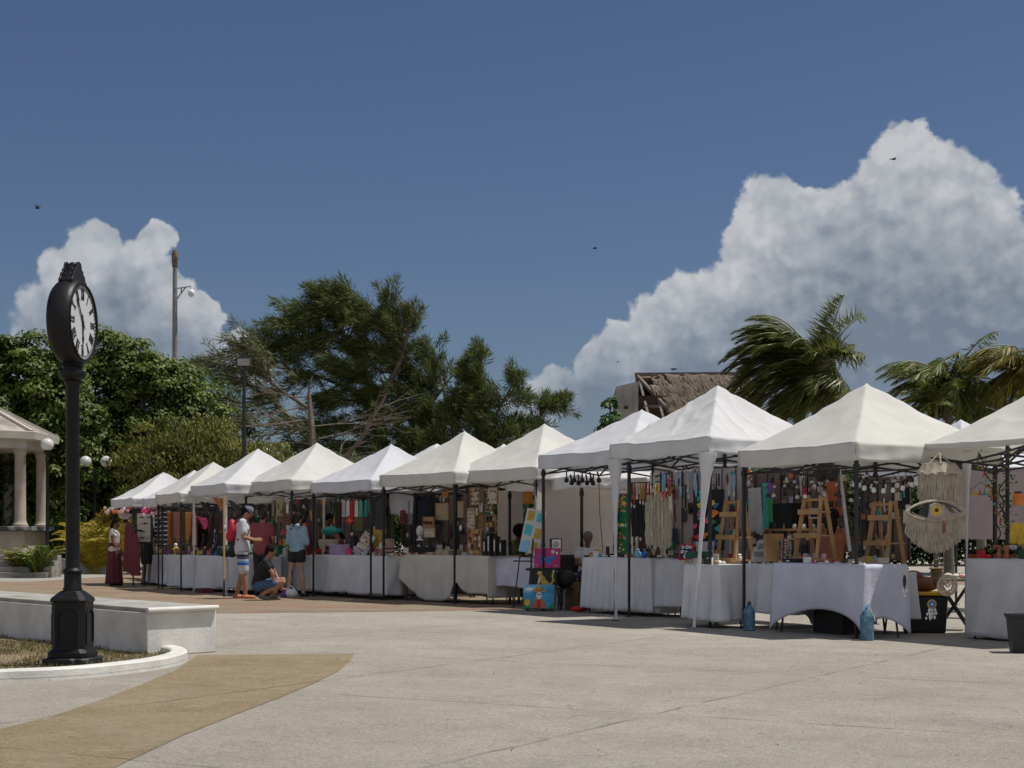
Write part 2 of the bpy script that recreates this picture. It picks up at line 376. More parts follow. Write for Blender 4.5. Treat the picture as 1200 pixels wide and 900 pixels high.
# kerb round the grass bed
kp = [G(-90, 806), G(0, 800), G(60, 797.5), G(110, 794), G(155, 789), G(190, 784), G(212, 778.5), G(220, 774), G(216, 770), G(205, 767.5), G(192, 766.5)]
def smooth_path(pts, n=8):
    out = []
    P = [Vector(p) for p in pts]; P = [P[0] * 2 - P[1]] + P + [P[-1] * 2 - P[-2]]
    for i in range(1, len(P) - 2):
        for k in range(n):
            t = k / n; a, b_, c, d = P[i - 1], P[i], P[i + 1], P[i + 2]
            out.append(.5 * ((2 * b_) + (c - a) * t + (2 * a - 5 * b_ + 4 * c - d) * t * t + (3 * b_ - a - 3 * c + d) * t ** 3))
    out.append(P[-2]); return out
def sweep(path, prof):
    b = MB(); vs = []; fs = []; n = len(prof); k = len(path)
    for i, p in enumerate(path):
        d = (path[min(i + 1, k - 1)] - path[max(i - 1, 0)]).normalized(); s = Vector((-d.y, d.x, 0))
        for w, z in prof: vs.append((p.x + s.x * w, p.y + s.y * w, p.z + z))
    for i in range(k - 1):
        for j in range(n):
            a = i * n + j; c = i * n + (j + 1) % n; fs.append((a, c, c + n, a + n))
    fs.append(tuple(range(n))); fs.append(tuple((k - 1) * n + j for j in range(n - 1, -1, -1)))
    return b.add(vs, fs)
kpath = smooth_path(kp)
kb = sweep(kpath, [(0, 0), (0.005, .085), (.02, .1), (.15, .1), (.165, .085), (.165, 0)])
struct(kb.build('kerb', mat('white_kerb', (.62, .61, .57), .8, .12, 4, bump=.25, bscale=30)), 'curved white kerb round the grass bed')
bed = [(q.x, q.y) for q in kpath] + [(nc.x, nc.y), ((nc + d1 * 7).x, (nc + d1 * 7).y), (-9, 12)]
b = MB(); b.add([(x, y, .03) for x, y in bed], [tuple(range(len(bed)))]); struct(b.build('soil_bed', soil, smooth=0), 'dry soil bed under the clock')

def rhombi(name, C_, Dn, Nn, L, Wd, m, parent=None, bend=0.0, droop=None, rnd=None):
    """one mesh of many leaf-shaped faces"""
    n = len(C_); L = np.broadcast_to(L, n)[:, None]; Wd = np.broadcast_to(Wd, n)[:, None]
    Dn = Dn / np.maximum(1e-6, np.linalg.norm(Dn, axis=1))[:, None]
    S = np.cross(Dn, Nn); S /= np.maximum(1e-6, np.linalg.norm(S, axis=1))[:, None]
    U = np.cross(S, Dn)
    tip = C_ + Dn * L
    if droop is not None: tip = tip + droop
    mid = C_ + Dn * L * .45 + U * (L * bend)
    V = np.stack([C_, mid - S * Wd * .5, tip, mid + S * Wd * .5], 1).reshape(-1, 3)
    me = bpy.data.meshes.new(name); me.vertices.add(4 * n); me.vertices.foreach_set('co', V.astype(np.float32).ravel())
    me.loops.add(4 * n); me.loops.foreach_set('vertex_index', np.arange(4 * n, dtype=np.int32))
    me.polygons.add(n); me.polygons.foreach_set('loop_start', np.arange(0, 4 * n, 4, dtype=np.int32))
    me.materials.append(m)
    at = me.attributes.new('rnd', 'FLOAT', 'FACE'); at.data.foreach_set('value', (NR.random(n) ** 1.2 if rnd is None else rnd).astype(np.float32))
    me.update(); me.validate()
    o = bpy.data.objects.new(name, me); COL.objects.link(o)
    if parent: o.parent = parent
    return o
def unit(n):
    v = NR.normal(size=(n, 3)); return v / np.linalg.norm(v, axis=1)[:, None]
# grass in the bed
def inpoly(x, y, P):
    c = False; j = len(P) - 1
    for i in range(len(P)):
        if (P[i][1] > y) != (P[j][1] > y) and x < (P[j][0] - P[i][0]) * (y - P[i][1]) / (P[j][1] - P[i][1]) + P[i][0]: c = not c
        j = i
    return c
pts = []
while len(pts) < 15000:
    x, y = R.uniform(-7, -3), R.uniform(12.6, 19)
    if inpoly(x, y, bed):
        dk = min((Vector((x, y, 0)) - q).length for q in kpath[::4])
        if dk < .2: continue
        n_ = math.sin(x * 2.3 + 1) * math.cos(y * 1.9) + .3 * math.sin(x * 7)
        if n_ < -.35 and R.random() < .85: continue
        pts.append((x, y, .03))
pts = np.array(pts); dn = NR.normal(size=pts.shape) * .6; dn[:, 2] = 1
g = rhombi('grass', pts, dn, unit(len(pts)), NR.uniform(.02, .055, len(pts)), .008, grassm)
tag(g, 'sparse dry yellowing grass in the clock bed', 'grass', kind='stuff')
# leaf litter on the plaza
n = 1500; ys = 8.5 + 14 * NR.random(n) ** 1.2; xs = (NR.random(n) * .75 - .33) * ys
c_ = np.stack([xs, ys, np.full(n, .012)], 1)
dn = NR.normal(size=c_.shape); dn[:, 2] *= .12
g = rhombi('leaf_litter', c_, dn, np.tile([0, 0, 1.], (n, 1)), NR.uniform(.01, .045, n), NR.uniform(.006, .012, n), leafmat('litter', (.07, .05, .03), (.4, .36, .28), .1))
tag(g, 'dry leaf and twig litter strewn over the plaza', 'leaf litter', kind='stuff')

# ------------------------------------------------------------------ street clock
bk = mat('black_gloss_paint', (.010, .010, .011), .45, .3, 9, bump=.12, bscale=25, spec=.25)
CX, CY = -3.985, 14.32
ck = thing('street_clock', 'tall black cast iron post clock with white roman numeral dial', 'street clock', (CX, CY, .0), rad(-5))
# local +x looks the way the visible dial faces
b = MB(); b.prism([(-.21, -.21), (.21, -.21), (.21, .21), (-.21, .21)], 0, .1); b.build('plinth', mat('chipped_plinth', (.02, .02, .02), .6, .3, 5, col2=(.3, .29, .26), thr=(.6, .68)), ck, bevel=.012)
def chamf(h, c): return [(-h + c, -h), (h - c, -h), (h, -h + c), (h, h - c), (h - c, h), (-h + c, h), (-h, h - c), (-h, -h + c)]
b = MB()
rings = [(.185, .102, .05), (.185, .15, .05), (.157, .18, .05), (.157, .6, .05), (.17, .615, .05), (.162, .64, .05), (.088, .705, .03)]
vs = []; fs = []
for h, z, c in rings: vs += [(x, y, z) for x, y in chamf(h, c)]
for i in range(len(rings) - 1):
    for j in range(8): a = i * 8 + j; q = i * 8 + (j + 1) % 8; fs.append((a, q, q + 8, a + 8))
fs.append(tuple(range(7, -1, -1))); fs.append(tuple(len(vs) - 8 + j for j in range(8)))
b.add(vs, fs); b.build('pedestal', bk, ck, smooth=20, bevel=.006)
for k in range(4):
    T = Matrix.Rotation(k * PI / 2, 4, 'Z'); b = MB()
    arch = [(-.09, .22), (.09, .22), (.09, .47)] + [(.09 * math.cos(t), .47 + .075 * math.sin(t)) for t in [PI * i / 10 for i in range(1, 10)]] + [(-.09, .47)]
    inner = [(x * .84, .22 + .02 + (z - .22) * .9) for x, z in arch]
    n = len(arch); vs = [(x, -.168, z) for x, z in arch] + [(x, -.168, z) for x, z in inner] + [(x, -.156, z) for x, z in arch] + [(x, -.156, z) for x, z in inner]
    fs = [(i, (i + 1) % n, (i + 1) % n + n, i + n) for i in range(n)] + [(i, i + 2 * n, (i + 1) % n + 2 * n, (i + 1) % n) for i in range(n)] + [(i + n, (i + 1) % n + n, (i + 1) % n + 3 * n, i + 3 * n) for i in range(n)]
    b.add(vs, fs, T); b.build('arched_panel', bk, ck)
b = MB(); b.lathe([(.085, .7), (.088, .72), (.078, .74), (.076, .86), (.09, .87), (.092, .885), (.076, .9), (.064, .91), (.06, 2.56), (.075, 2.58), (.078, 2.6), (.066, 2.61), (.062, 2.63)], 24)
b.build('post', bk, ck)
b = MB(); b.lathe([(.066, 2.6), (.11, 2.63), (.125, 2.66), (.12, 2.69), (.09, 2.7), (.085, 2.725), (.105, 2.74), (.1, 2.765), (.075, 2.79), (.07, 2.84)], 24); b.build('collar', bk, ck)
b = MB(); b.tube([(.03, .068, .9), (.03, .068, 2.55)], .009, 8); b.build('conduit', mat('grey_conduit', (.12, .12, .12), .5), ck)
ZC, RR = 3.135, .385
prof = [(-.001, -.085), (RR * .86, -.085), (RR * .88, -.098), (RR * .93, -.1), (RR * .96, -.09), (RR * .99, -.06), (RR * 1.01, -.03), (RR * 1.015, 0), (RR * 1.01, .03), (RR * .99, .06), (RR * .96, .09), (RR * .93, .1), (RR * .88, .098), (RR * .86, .085), (.001, .085)]
T = Matrix.Translation((0, 0, ZC)) @ Matrix.Rotation(PI / 2, 4, 'Y')
b = MB(); b.lathe([(abs(r), z) for r, z in prof], 64, T=T); case = b.build('clock_case', bk, ck)
b = MB(); b.box(-.09, .09, -.06, .06, 2.76, 2.8); b.lathe([(.06, 2.70), (.1, 2.8)], 16); b.build('saddle', bk, ck, bevel=.01)
# crest on top
cr = [(-.2, -.02), (-.215, .05), (-.17, .09), (-.16, .13), (-.12, .15), (-.11, .19), (-.075, .2), (-.065, .235), (-.05, .27), (0, .285), (.05, .27), (.065, .235), (.075, .2), (.11, .19), (.12, .15), (.16, .13), (.17, .09), (.215, .05), (.2, -.02)]
b = MB()
for xo, xw, q in ((-.065, .02, 1), (-.045, .09, .93), (.045, .02, 1)): b.plate([(x * q * .9, z * q * .78) for x, z in cr], xo, xo + xw, Matrix.Translation((0, 0, ZC + .33)) @ Matrix.Rotation(PI / 2, 4, 'Z'))
b.build('crest', bk, ck, bevel=.006)
b = MB()
for i in range(9):
    t = -1 + 2 * i / 8; z = ZC + .31 + .26 * (1 - abs(t) ** 1.1); b.ball((0, t * .16, ZC + .32 + .2 * (1 - abs(t) ** 1.1)), .03, sx=1.3, n=10, m=6)
b.build('crest_scroll', bk, ck)
dialm = mat('dial_white', (.55, .55, .56), .5, .05, 3); ink = mat('dial_ink', (.01, .01, .012), .5)
for side in (1, -1):
    Ts = Matrix.Translation((0, 0, ZC)) @ Matrix.Rotation(0 if side == 1 else PI, 4, 'Z') @ Matrix.Translation((.087, 0, 0))
    # dial plane: y = right (seen from +x, right is +y), z up
    b = MB(); b.lathe([(.0001, 0), (RR * .87, 0), (RR * .87, .004), (.0001, .004)], 64, T=Ts @ Matrix.Rotation(PI / 2, 4, 'Y')); dl = b.build('dial', dialm, ck, smooth=30)
    b = MB()
    for k in range(60):
        t = 2 * PI * k / 60; M_ = Ts @ Matrix.Rotation(-t, 4, 'X'); b.cb((.0055, 0, RR * .825), (.002, .008, .018 if k % 5 else .026), M_)
    b.lathe([(RR * .79, .0045), (RR * .793, .0065), (RR * .797, .0045), (RR * .79, .0045)], 64, T=Ts @ Matrix.Rotation(PI / 2, 4, 'Y'))
    b.build('minute_track', ink, dl, smooth=0)
    for k, tx in enumerate(['XII', 'I', 'II', 'III', 'IIII', 'V', 'VI', 'VII', 'VIII', 'IX', 'X', 'XI']):
        M_ = Ts @ Matrix.Rotation(-2 * PI * k / 12, 4, 'X'); b = MB(); x = 0; wds = {'I': .02, 'V': .04, 'X': .042}
        tot = sum(wds[c] for c in tx); x = -tot / 2; zc = RR * .655; h = .046
        for c in tx:
            w = wds[c]; m0 = x + w / 2
            def stroke(y0, z0, y1, z1, th):
                b.bar(M_ @ Vector((.0062, y0, zc + z0)), M_ @ Vector((.0062, y1, zc + z1)), .0025, th)
            if c == 'I': b.cb((.0062, m0, zc), (.003, .013, 2 * h), M_)
            elif c == 'V': b.plate([(m0 - .02, zc + h), (m0 - .006, zc + h), (m0 + .001, zc - h * .5), (m0 + .014, zc + h), (m0 + .02, zc + h), (m0 + .004, zc - h), (m0 - .004, zc - h)], -.0015, .0015, M_ @ Matrix.Translation((.0062, 0, 0)) @ Matrix.Rotation(PI / 2, 4, 'Z'))
            else:
                for sg in (1, -1): b.plate([(m0 - sg * .021, zc + h), (m0 - sg * .021 + sg * (.014 if sg > 0 else .007), zc + h), (m0 + sg * .021, zc - h), (m0 + sg * .021 - sg * (.014 if sg > 0 else .007), zc - h)], -.0015 - .0002 * sg, .0015 + .0002 * sg, M_ @ Matrix.Translation((.0062, 0, 0)) @ Matrix.Rotation(PI / 2, 4, 'Z'))
            x += w
        b.cb((.0062, 0, zc + h), (.003, tot * .95, .006), M_); b.cb((.0062, 0, zc - h), (.003, tot * .95, .006), M_)
        b.build('numeral', ink, dl, smooth=0)
    for ang, L, nm in ((-36, .275, 'minute_hand'), (177, .2, 'hour_hand')):
        M_ = Ts @ Matrix.Rotation(-rad(ang), 4, 'X') @ Matrix.Translation((.012 if nm[0] == 'm' else .009, 0, 0)) @ Matrix.Rotation(PI / 2, 4, 'Z')
        b = MB(); w = .011 if nm[0] == 'm' else .015
        b.plate([(-w * .6, -.07), (w * .6, -.07), (w, 0), (w * .7, L * .6), (w * 1.5, L * .72), (0, L), (-w * 1.5, L * .72), (-w * .7, L * .6), (-w, 0)], -.002, .002, M_)
        b.lathe([(.02, -.003), (.02, .003)], 16, T=M_ @ Matrix.Rotation(PI / 2, 4, 'X')); b.build(nm, ink, dl, smooth=0)
    b = MB(); b.lathe([(RR * .865, .004), (RR * .87, .022), (RR * .9, .026), (RR * .905, .01), (RR * .865, .004)], 64, T=Ts @ Matrix.Rotation(PI / 2, 4, 'Y')); b.build('bezel', bk, ck)
# ------------------------------------------------------------------ stalls
from mathutils import noise as mnoise
class Stall:
    def __init__(s, near, a, S, eave, peak, D=None):
        s.a = rad(a); s.S = S; s.ex = Vector((math.sin(s.a), -math.cos(s.a), 0)); s.ey = Vector((math.cos(s.a), math.sin(s.a), 0))
        s.N = Vector((near[0], near[1], 0)); s.O = s.N - s.ex * S; s.rz = s.a - PI / 2; s.eave = eave; s.peak = peak
    def P(s, x, b, z=0.0): return s.O + s.ex * x + s.ey * b + Vector((0, 0, z))
    def X(s, px, b):
        k = (px - 600) / F; return (k * (s.O.y + s.ey.y * b) - (s.O.x + s.ey.x * b)) / (s.ex.x - k * s.ex.y)
    def Z(s, py, px, b):
        y = s.P(s.X(px, b), b).y; return EH + (HZ - py) * y / F
    def at(s, px, py, b): return s.P(s.X(px, b), b, s.Z(py, px, b))
    def w(s, px0, px1, b): return abs(s.X(px1, b) - s.X(px0, b))
def canopy_mat(name, col):
    m = mat(name, col, .85, .07, 1.3, bump=.35, bscale=5, trans=.34, spec=.2, detail=8); return m
CW = canopy_mat('canopy_white', (.78, .78, .785)); CC = canopy_mat('canopy_cream', (.76, .75, .705)); CV = canopy_mat('canopy_bluewhite', (.75, .76, .80))
FB = mat('frame_black', (.018, .018, .02), .45, .3, 8); FW = mat('frame_white', (.6, .6, .6), .45, .15, 8)
def tent(st, label, cm, fm, seed, wrap=(), group='white market tents in the row', legs=True, lift=0.0, truss=True, wall=(), val=.22, crease=.012, skip=()):
    rr = random.Random(seed); S = st.S; e = st.eave; pk = st.peak
    t = thing('market_tent', label, 'market tent', st.O, st.rz, group)
    ph = [rr.uniform(0, 6.3) for _ in range(8)]
    def top(u, v, n=0):
        x = 2 * u - 1; y = 2 * v - 1; r = max(abs(x), abs(y)); q = min(abs(x), abs(y)) / max(r, 1e-6)
        z = e + (pk - e) * ((1 - r) ** 1.12)
        z -= .075 * math.sin(PI * r) * (1 - q * q) * (.6 + .4 * math.sin(ph[6]))                  # panels sag between the ridges
        z += .012 * math.sin(7 * x + ph[0] + 4 * y) * math.sin(5 * y + ph[1]) * (1 - r * .5) + .007 * math.sin(17 * (x + .4 * y) + ph[2]) * r * (1 - q) * (1 - r ** 4)
        nv = Vector((x * 1.6 + seed * 3.7, y * 1.6, seed)); cr_ = 1 - abs(2 * mnoise.noise(nv * 1.4 + Vector((0, 0, 5))))  # soft creases
        z += crease * (cr_ ** 4 - .25) * (1 - r ** 6) + crease * .5 * mnoise.noise(nv * 4)
        # small creases running down the ridge
        z -= .014 * max(0, math.sin(r * 34 + ph[3])) * max(0, q - .8) * 4 * (1 - r)
        sg = math.sin(PI * (.5 + .5 * (x if abs(y) > abs(x) else y))) if r > .9 else 0
        z -= .018 * sg * (r - .9) * 10
        o = .02
        return (-o + (S + 2 * o) * u, -o + (S + 2 * o) * v, z + lift)
    b = MB(); b.sheet(top, 72, 72); b.build('canopy', cm, t, smooth=26)
    # reinforced hip seams
    b = MB()
    for sx, sy in ((0, 0), (1, 0), (0, 1), (1, 1)):
        pts = []
        for k in range(15):
            u = k / 14; x, y, z = top(sx + (.5 - sx) * u, sy + (.5 - sy) * u); pts.append((x, y, z + .004))
        b.tube(pts, .008, 5)
    def vz(u, side): return val * (1 + .03 * math.sin(9 * u + ph[4] + side))
    for side in range(4):
        b = MB()
        def vs(u, v, side=side):
            w = .012 * math.sin(u * 21 + ph[side]) * v + .008 * math.sin(u * 47 + ph[side + 2]) * v + .01 * math.sin(v * 6 + u * 11) * v
            o = .024 + w; c = -o; d = S + o; a = -.024 + (S + .048) * u
            x, y = [(a, c), (d, a), (S - a, d), (c, S - a)][side]
            uu, vv = [(u, 0), (1, u), (1 - u, 1), (0, 1 - u)][side]
            z = top(uu, vv)[2] - v * vz(u, side) + .001
            return (x, y, z)
        b.sheet(vs, 40, 6); b.build('valance', cm, t, smooth=80, solid=.004)
    if legs:
        for (x, y) in ((0, 0), (1, 0), (1, 1), (0, 1)):
            if (x, y) in skip: continue
            o = .03; X_ = o + (S - 2 * o) * x; Y_ = o + (S - 2 * o) * y
            b = MB(); b.box(X_ - .019, X_ + .019, Y_ - .019, Y_ + .019, 1.05, e - .05 + lift); b.box(X_ - .015, X_ + .015, Y_ - .015, Y_ + .015, .01, 1.1)
            b.box(X_ - .024, X_ + .024, Y_ - .024, Y_ + .024, 1.02, 1.08); b.box(X_ - .04, X_ + .04, Y_ - .04, Y_ + .04, 0, .01)
            b.box(X_ - .028, X_ + .028, Y_ - .028, Y_ + .028, e - .34 + lift, e - .26 + lift)
            lg = b.build('leg', fm, t, smooth=0)
    if truss:
        zt = e - .17 + lift; zb = e - .31 + lift; n = 2
        for side in range(4):
            b = MB(); T = [lambda a, o: (a, .03 + o), lambda a, o: (S - .03 - o, a), lambda a, o: (S - a, S - .03 - o), lambda a, o: (.03 + o, S - a)][side]
            for k in range(n):
                a0 = .03 + (S - .06) * k / n; a1 = .03 + (S - .06) * (k + 1) / n
                for (za, zc, o) in ((zt, zb, .0), (zb, zt, .014)):
                    p0 = T(a0, o); p1 = T(a1, o); b.bar((*p0, za), (*p1, zc), .012, .024)
            b.build('truss', fm, t, smooth=0)
        b = MB()
        for k in range(4):
            x0, y0 = [(S / 2, .03), (S - .03, S / 2), (S / 2, S - .03), (.03, S / 2)][k]
            b.bar((x0, y0, zb), (S / 2, S / 2, e + .35 + lift), .014, .024); b.bar((x0, y0, zt), (S / 2, S / 2, e + .1 + lift), .014, .024)
        b.box(S / 2 - .02, S / 2 + .02, S / 2 - .02, S / 2 + .02, e + .05 + lift, pk - .04 + lift); b.build('peak_support', fm, t, smooth=0)
    for (side, z0) in wall:      # hanging wall sheets
        b = MB()
        def ws(u, v, side=side, z0=z0):
            o = .02 + .03 * math.sin(u * 17 + seed) * v; a = S * u
            x, y = [(a, o), (S - o, a), (S - a, S - o), (o, S - a)][side]
            return (x, y, z0 + (e - .02 + lift - z0) * (1 - v))
        b.sheet(ws, 40, 8); b.build('side_wall', mat('wall_sheet', (.56, .50, .46), .9, .08, 2, bump=.2, bscale=6, trans=.15), t, smooth=80, solid=.006)
    for k in wrap:               # cloth wound round a leg
        b = MB(); pts = []; x, y, dx, dy = k[:4]; ws_ = k[4] if len(k) > 4 else 1
        for j in range(15):
            q = j / 14; pts.append(((x + dx * q), (y + dy * q), (e - .24 + lift) * (1 - q) + .02))
        b.tube(pts, [ws_ * (.13 * (1 - j / 14) ** 5 + .03 + .007 * math.sin(j * 2.3)) for j in range(15)], 9, sx=.55); o = b.build('tied_curtain', CW, t, smooth=80)
    return t
SD = {0: ((6.01, 16.9), 28, 2.22, 2.30, 3.10), 1: ((4.01, 18.40), 28.0, 2.25, 2.30, 3.12), 2: ((2.58, 20.60), 33.5, 2.10, 2.50, 3.31), 3: ((1.73, 23.40), 33.5, 2.30, 2.50, 3.20),
      4: ((.39, 26.40), 38.5, 2.30, 2.36, 3.18), 5: ((-1.01, 27.60), 40, 2.20, 2.33, 3.12), 6: ((-2.64, 29.40), 35.5, 2.30, 2.26, 2.99), 7: ((-4.34, 31.0), 33.5, 2.25, 2.32, 3.12),
      8: ((-5.85, 32.2), 29, 2.20, 2.28, 3.06), 9: ((-7.15, 34.0), 26.5, 2.05, 2.14, 2.86), 10: ((-8.04, 36.2), 25, 2.0, 2.10, 2.76), 11: ((-9.14, 38.0), 27.5, 2.05, 2.12, 2.80)}
ST = {k: Stall(*v) for k, v in SD.items()}
GT = 'white market tents in the row'
tent(ST[0], 'white peaked tent cut by the picture edge, its front edge rolled up over macrame', CC, FB, 1, val=.07, skip=((0, 0),), wrap=((ST[0].X(1133, .3), .3, 0, 0, .45),))
tent(ST[1], 'cream peaked tent over the stretch-cloth table and wooden shelf ladders', CC, FB, 2)
tent(ST[2], 'tall creased white tent with cloth wound round its front legs, green pin panel below', CW, FB, 3, wrap=((2.06, .0, .10, -.32), (.03, .03, .08, -.05)), truss=True, crease=.03)
tent(ST[3], 'blue-white tent over the pleated cloth table and the seated grey-haired vendor', CV, FB, 4, wall=((2, .0),))
tent(ST[4], 'cream tent over the painting easels, with a plain sheet hung as back wall', CC, FB, 5, wall=((2, .0), (1, .3)))
tent(ST[5], 'cream tent over the swagged cream table of wooden display boards', CC, FB, 6)
tent(ST[6], 'blue-white tent over the clothes rail and tilted white jewellery board', CV, FB, 7)
tent(ST[7], 'cream tent above the squatting woman in a black shirt', CC, FB, 8)
tent(ST[8], 'white tent on white legs with wide hats hung under its edge', CW, FW, 9)
tent(ST[9], 'grey-white tent over the hanging orange scarves and black earring panels', CC, FB, 10)
tent(ST[10], 'small tent edged with pink flowers, squeezed between two neighbours', CW, FB, 11)
tent(ST[11], 'farthest white tent, at the left end of the row beside the woman in maroon skirt', CW, FB, 12)
# tents of the second row, peaks showing behind
GB = 'tent tops of the row behind'
def back_tent(px, py, label, cm, Y, a=32, S=2.3, pk=3.1, seed=0, gap=0):
    Y_ = (pk - EH) * F / (HZ - py); c = Vector(((px - 600) / F * Y_, Y_, 0)); a_ = rad(a)
    ex = Vector((math.sin(a_), -math.cos(a_), 0)); ey = Vector((math.cos(a_), math.sin(a_), 0))
    N = c + ex * S / 2 - ey * S / 2; s_ = Stall((N.x, N.y), a, S, pk - .8, pk)
    tent(s_, label, cm, FB, seed, group=GB, truss=False); return s_
B1 = back_tent(512, 519, 'white tent top peeking between the fifth and sixth tents behind', CW, 0, seed=21)
B2 = back_tent(590, 520, 'small white tent tip behind the gap right of the swagged table stall', CW, 0, seed=22, pk=3.1)
B3 = back_tent(701, 507, 'white tent tip just left of the thatched building', CW, 0, seed=23, pk=3.0)
B4 = back_tent(1126, 492, 'bluish tent tip under the right-hand palms'.replace('right-hand ', 'paired '), CV, 0, seed=24, pk=3.1)
B6 = Stall((9.6, 23.5), 28, 2.6, 2.1, 2.75); tent(B6, 'low tent behind the macrame hangings, mostly hidden', CW, FB, 26, group=GB)

# ------------------------------------------------------------------ tables and cloths
def cloth_mat(name, col): return mat(name, col, .85, .08, 3, bump=.6, bscale=9, spec=.2, trans=.06)
CLW = cloth_mat('cloth_white', (.68, .68, .70)); CLL = cloth_mat('cloth_lilac', (.61, .62, .73)); CLC = cloth_mat('cloth_cream', (.60, .565, .50)); CLG = cloth_mat('cloth_grey', (.66, .64, .64))
def table(st, x0, x1, b0, dep, h, clab, cm, style='drape', hem=.06, seed=0, tlab=None):
    """folding table along the stall front, local x0..x1, and the cloth over it"""
    rr = random.Random(seed); L = x1 - x0; c = st.P((x0 + x1) / 2, b0 + dep / 2); rz = st.rz
    t = thing('folding_table', tlab or ('folding table beneath the ' + ' '.join(clab.split()[:12])), 'table', c, rz, 'folding tables under the cloths')
    b = MB(); b.box(-L / 2, L / 2, -dep / 2, dep / 2, h - .035, h - .008); b.build('tabletop', mat('table_plastic', (.5, .5, .48), .6), t, bevel=.006)
    for sx in (-1, 1):
        for sy in (-1, 1):
            b = MB(); b.tube([(sx * (L / 2 - .22), sy * (dep / 2 - .07), h - .04), (sx * (L / 2 - .08), sy * (dep / 2 - .05), .0)], .013, 6); b.build('leg', FB, t)
    ph = [rr.uniform(0, 6.3) for _ in range(8)]
    per = 2 * (L + dep); nu = 150; nv = 16; e = .012
    def perim(s):
        s = s % per
        hx, hy = L / 2 + e, dep / 2 + e
        if s < L: return (-hx + (2 * hx) * s / L, -hy), (0, -1), 0, s / L
        s -= L
        if s < dep: return (hx, -hy + 2 * hy * s / dep), (1, 0), 1, s / dep
        s -= dep
        if s < L: return (hx - 2 * hx * s / L, hy), (0, 1), 2, s / L
        s -= L
        return (-hx, hy - 2 * hy * s / dep), (-1, 0), 3, s / dep
    def fn(u, v):
        s = u * per; (x, y), (nx_, ny_), side, q = perim(s)
        edge = math.sin(PI * q)
        z1 = hem + .012 * math.sin(5 * s + ph[0])
        if style == 'drape':
            o = v * (.025 + .028 * math.sin(s * 13 + ph[1] + 1.5 * math.sin(s * 3)) + .014 * math.sin(s * 31 + ph[2])) + .03 * v * v
        elif style == 'pleat': o = v * (.02 + .024 * math.sin(s * 42 + ph[1] + .8 * math.sin(s * 5)) + .008 * math.sin(s * 90)) + .02 * v
        elif style == 'smooth': o = .02 * v + v * .022 * math.sin(s * 7 + ph[1] + 2 * v) + .016 * v * math.sin(s * 19 + v * 5 + ph[3])
        elif style == 'stretch':
            arch = edge ** .55 * (.30 if side in (0, 2) else .22); z1 = .015 + arch
            o = -.05 * v * edge * 1.6 + .05 * v * (1 - edge) ** 3
        elif style == 'swag':
            o = v * (.03 + .02 * math.sin(s * 9 + ph[1]) + .012 * math.sin(s * 24))
            if side == 0:
                k = .68
                z1 = .03 + .34 * math.exp(-((q - k) / .085) ** 2) + .42 * max(0, 1 - q / .34) ** 1.7 + .16 * (q > k) * (1 - math.exp(-((q - k) / .1) ** 2))
                o += .05 * math.exp(-((q - k) / .08) ** 2) * v
                x += (k - q) * L * .35 * math.exp(-((q - k) / .14) ** 2) * max(0, v - .3) * 1.4
            else: z1 = .12
        elif style == 'short': o = v * (.02 + .03 * math.sin(s * 11 + ph[1])); z1 = h * .62 + .05 * math.sin(s * 8 + ph[0]) - .18 * (1 - edge) ** 4
        dz = (h - z1) * v
        return (x + nx_ * o, y + ny_ * o, h + .003 - dz - (.004 if v > 0 else 0))
    b = MB(); b.sheet(fn, nu, nv)
    n = nu; b.add([(*fn(i / n, 0)[:2], h + .003) for i in range(n)], [tuple(range(n))])
    o = b.build('tablecloth', cm, None, smooth=60, solid=.003)
    put(o, clab, 'tablecloth', c, rz, 'cloths over the stall tables'); return t

def tb(i, pa, pb, b0, dep, top_py, clab, cm, style='drape', hem=.06, seed=0):
    s = ST[i]; x0 = s.X(pa, b0); x1 = s.X(pb, b0); h = s.Z(top_py, (pa + pb) / 2, b0)
    table(s, x0, x1, b0, dep, h, clab, cm, style, hem, seed); return h
H = {}
H[1] = tb(1, 907, 1014, .0, .62, 661, 'stretched white cloth with arched hem on the table of the near cream tent', CLL, 'stretch', seed=1)
H['1b'] = tb(1, 868, 912, .25, 1.2, 662, 'white crumpled cloth under the tilted slatted board', CLW, 'drape', .2, seed=2)
H[2] = tb(2, 803, 843, .0, .5, 662, 'white cloth hanging in a point beside the wrapped tent leg', CLW, 'drape', .1, seed=3)
H[3] = tb(3, 684, 762, .25, .7, 654, 'pleated white cloth under the long bead necklaces', CLW, 'pleat', .07, seed=4)
H['3b'] = tb(3, 757, 800, .35, .7, 655, 'shiny white cloth beside the green hat box', CLW, 'drape', .16, seed=5)
H[4] = tb(4, 571, 628, .2, .7, 654, 'pale lilac cloth behind the painting easel', CLL, 'smooth', .32, seed=6)
H[5] = tb(5, 470, 572, .35, .7, 651, 'cream cloth tied up in a swag knot', CLC, 'swag', seed=7)
H[6] = tb(6, 365, 452, .25, .8, 651, 'white cloth with a long curved crease under the tilted jewellery board', CLW, 'smooth', .1, seed=8)
H['6b'] = tb(6, 446, 474, .6, .7, 655, 'short bright cloth on the narrow side table', CLW, 'short', seed=9)
H[7] = tb(7, 290, 366, .8, .8, 651, 'white cloth behind the squatting woman', CLW, 'drape', .1, seed=10)
H[8] = tb(8, 234, 290, .35, .7, 652, 'white cloth with a lace runner behind the man in striped shorts', CLW, 'smooth', .1, seed=11)
H[9] = tb(9, 198, 240, .35, .7, 651, 'white cloth under the orange scarves', CLW, 'drape', .06, seed=12)
H[10] = tb(10, 173, 200, .35, .7, 651, 'white cloth at the stall of black earring panels', CLW, 'drape', .06, seed=13)
s0 = ST[0]; x0 = s0.X(1133, .15); H[0] = s0.Z(655, 1140, .15)
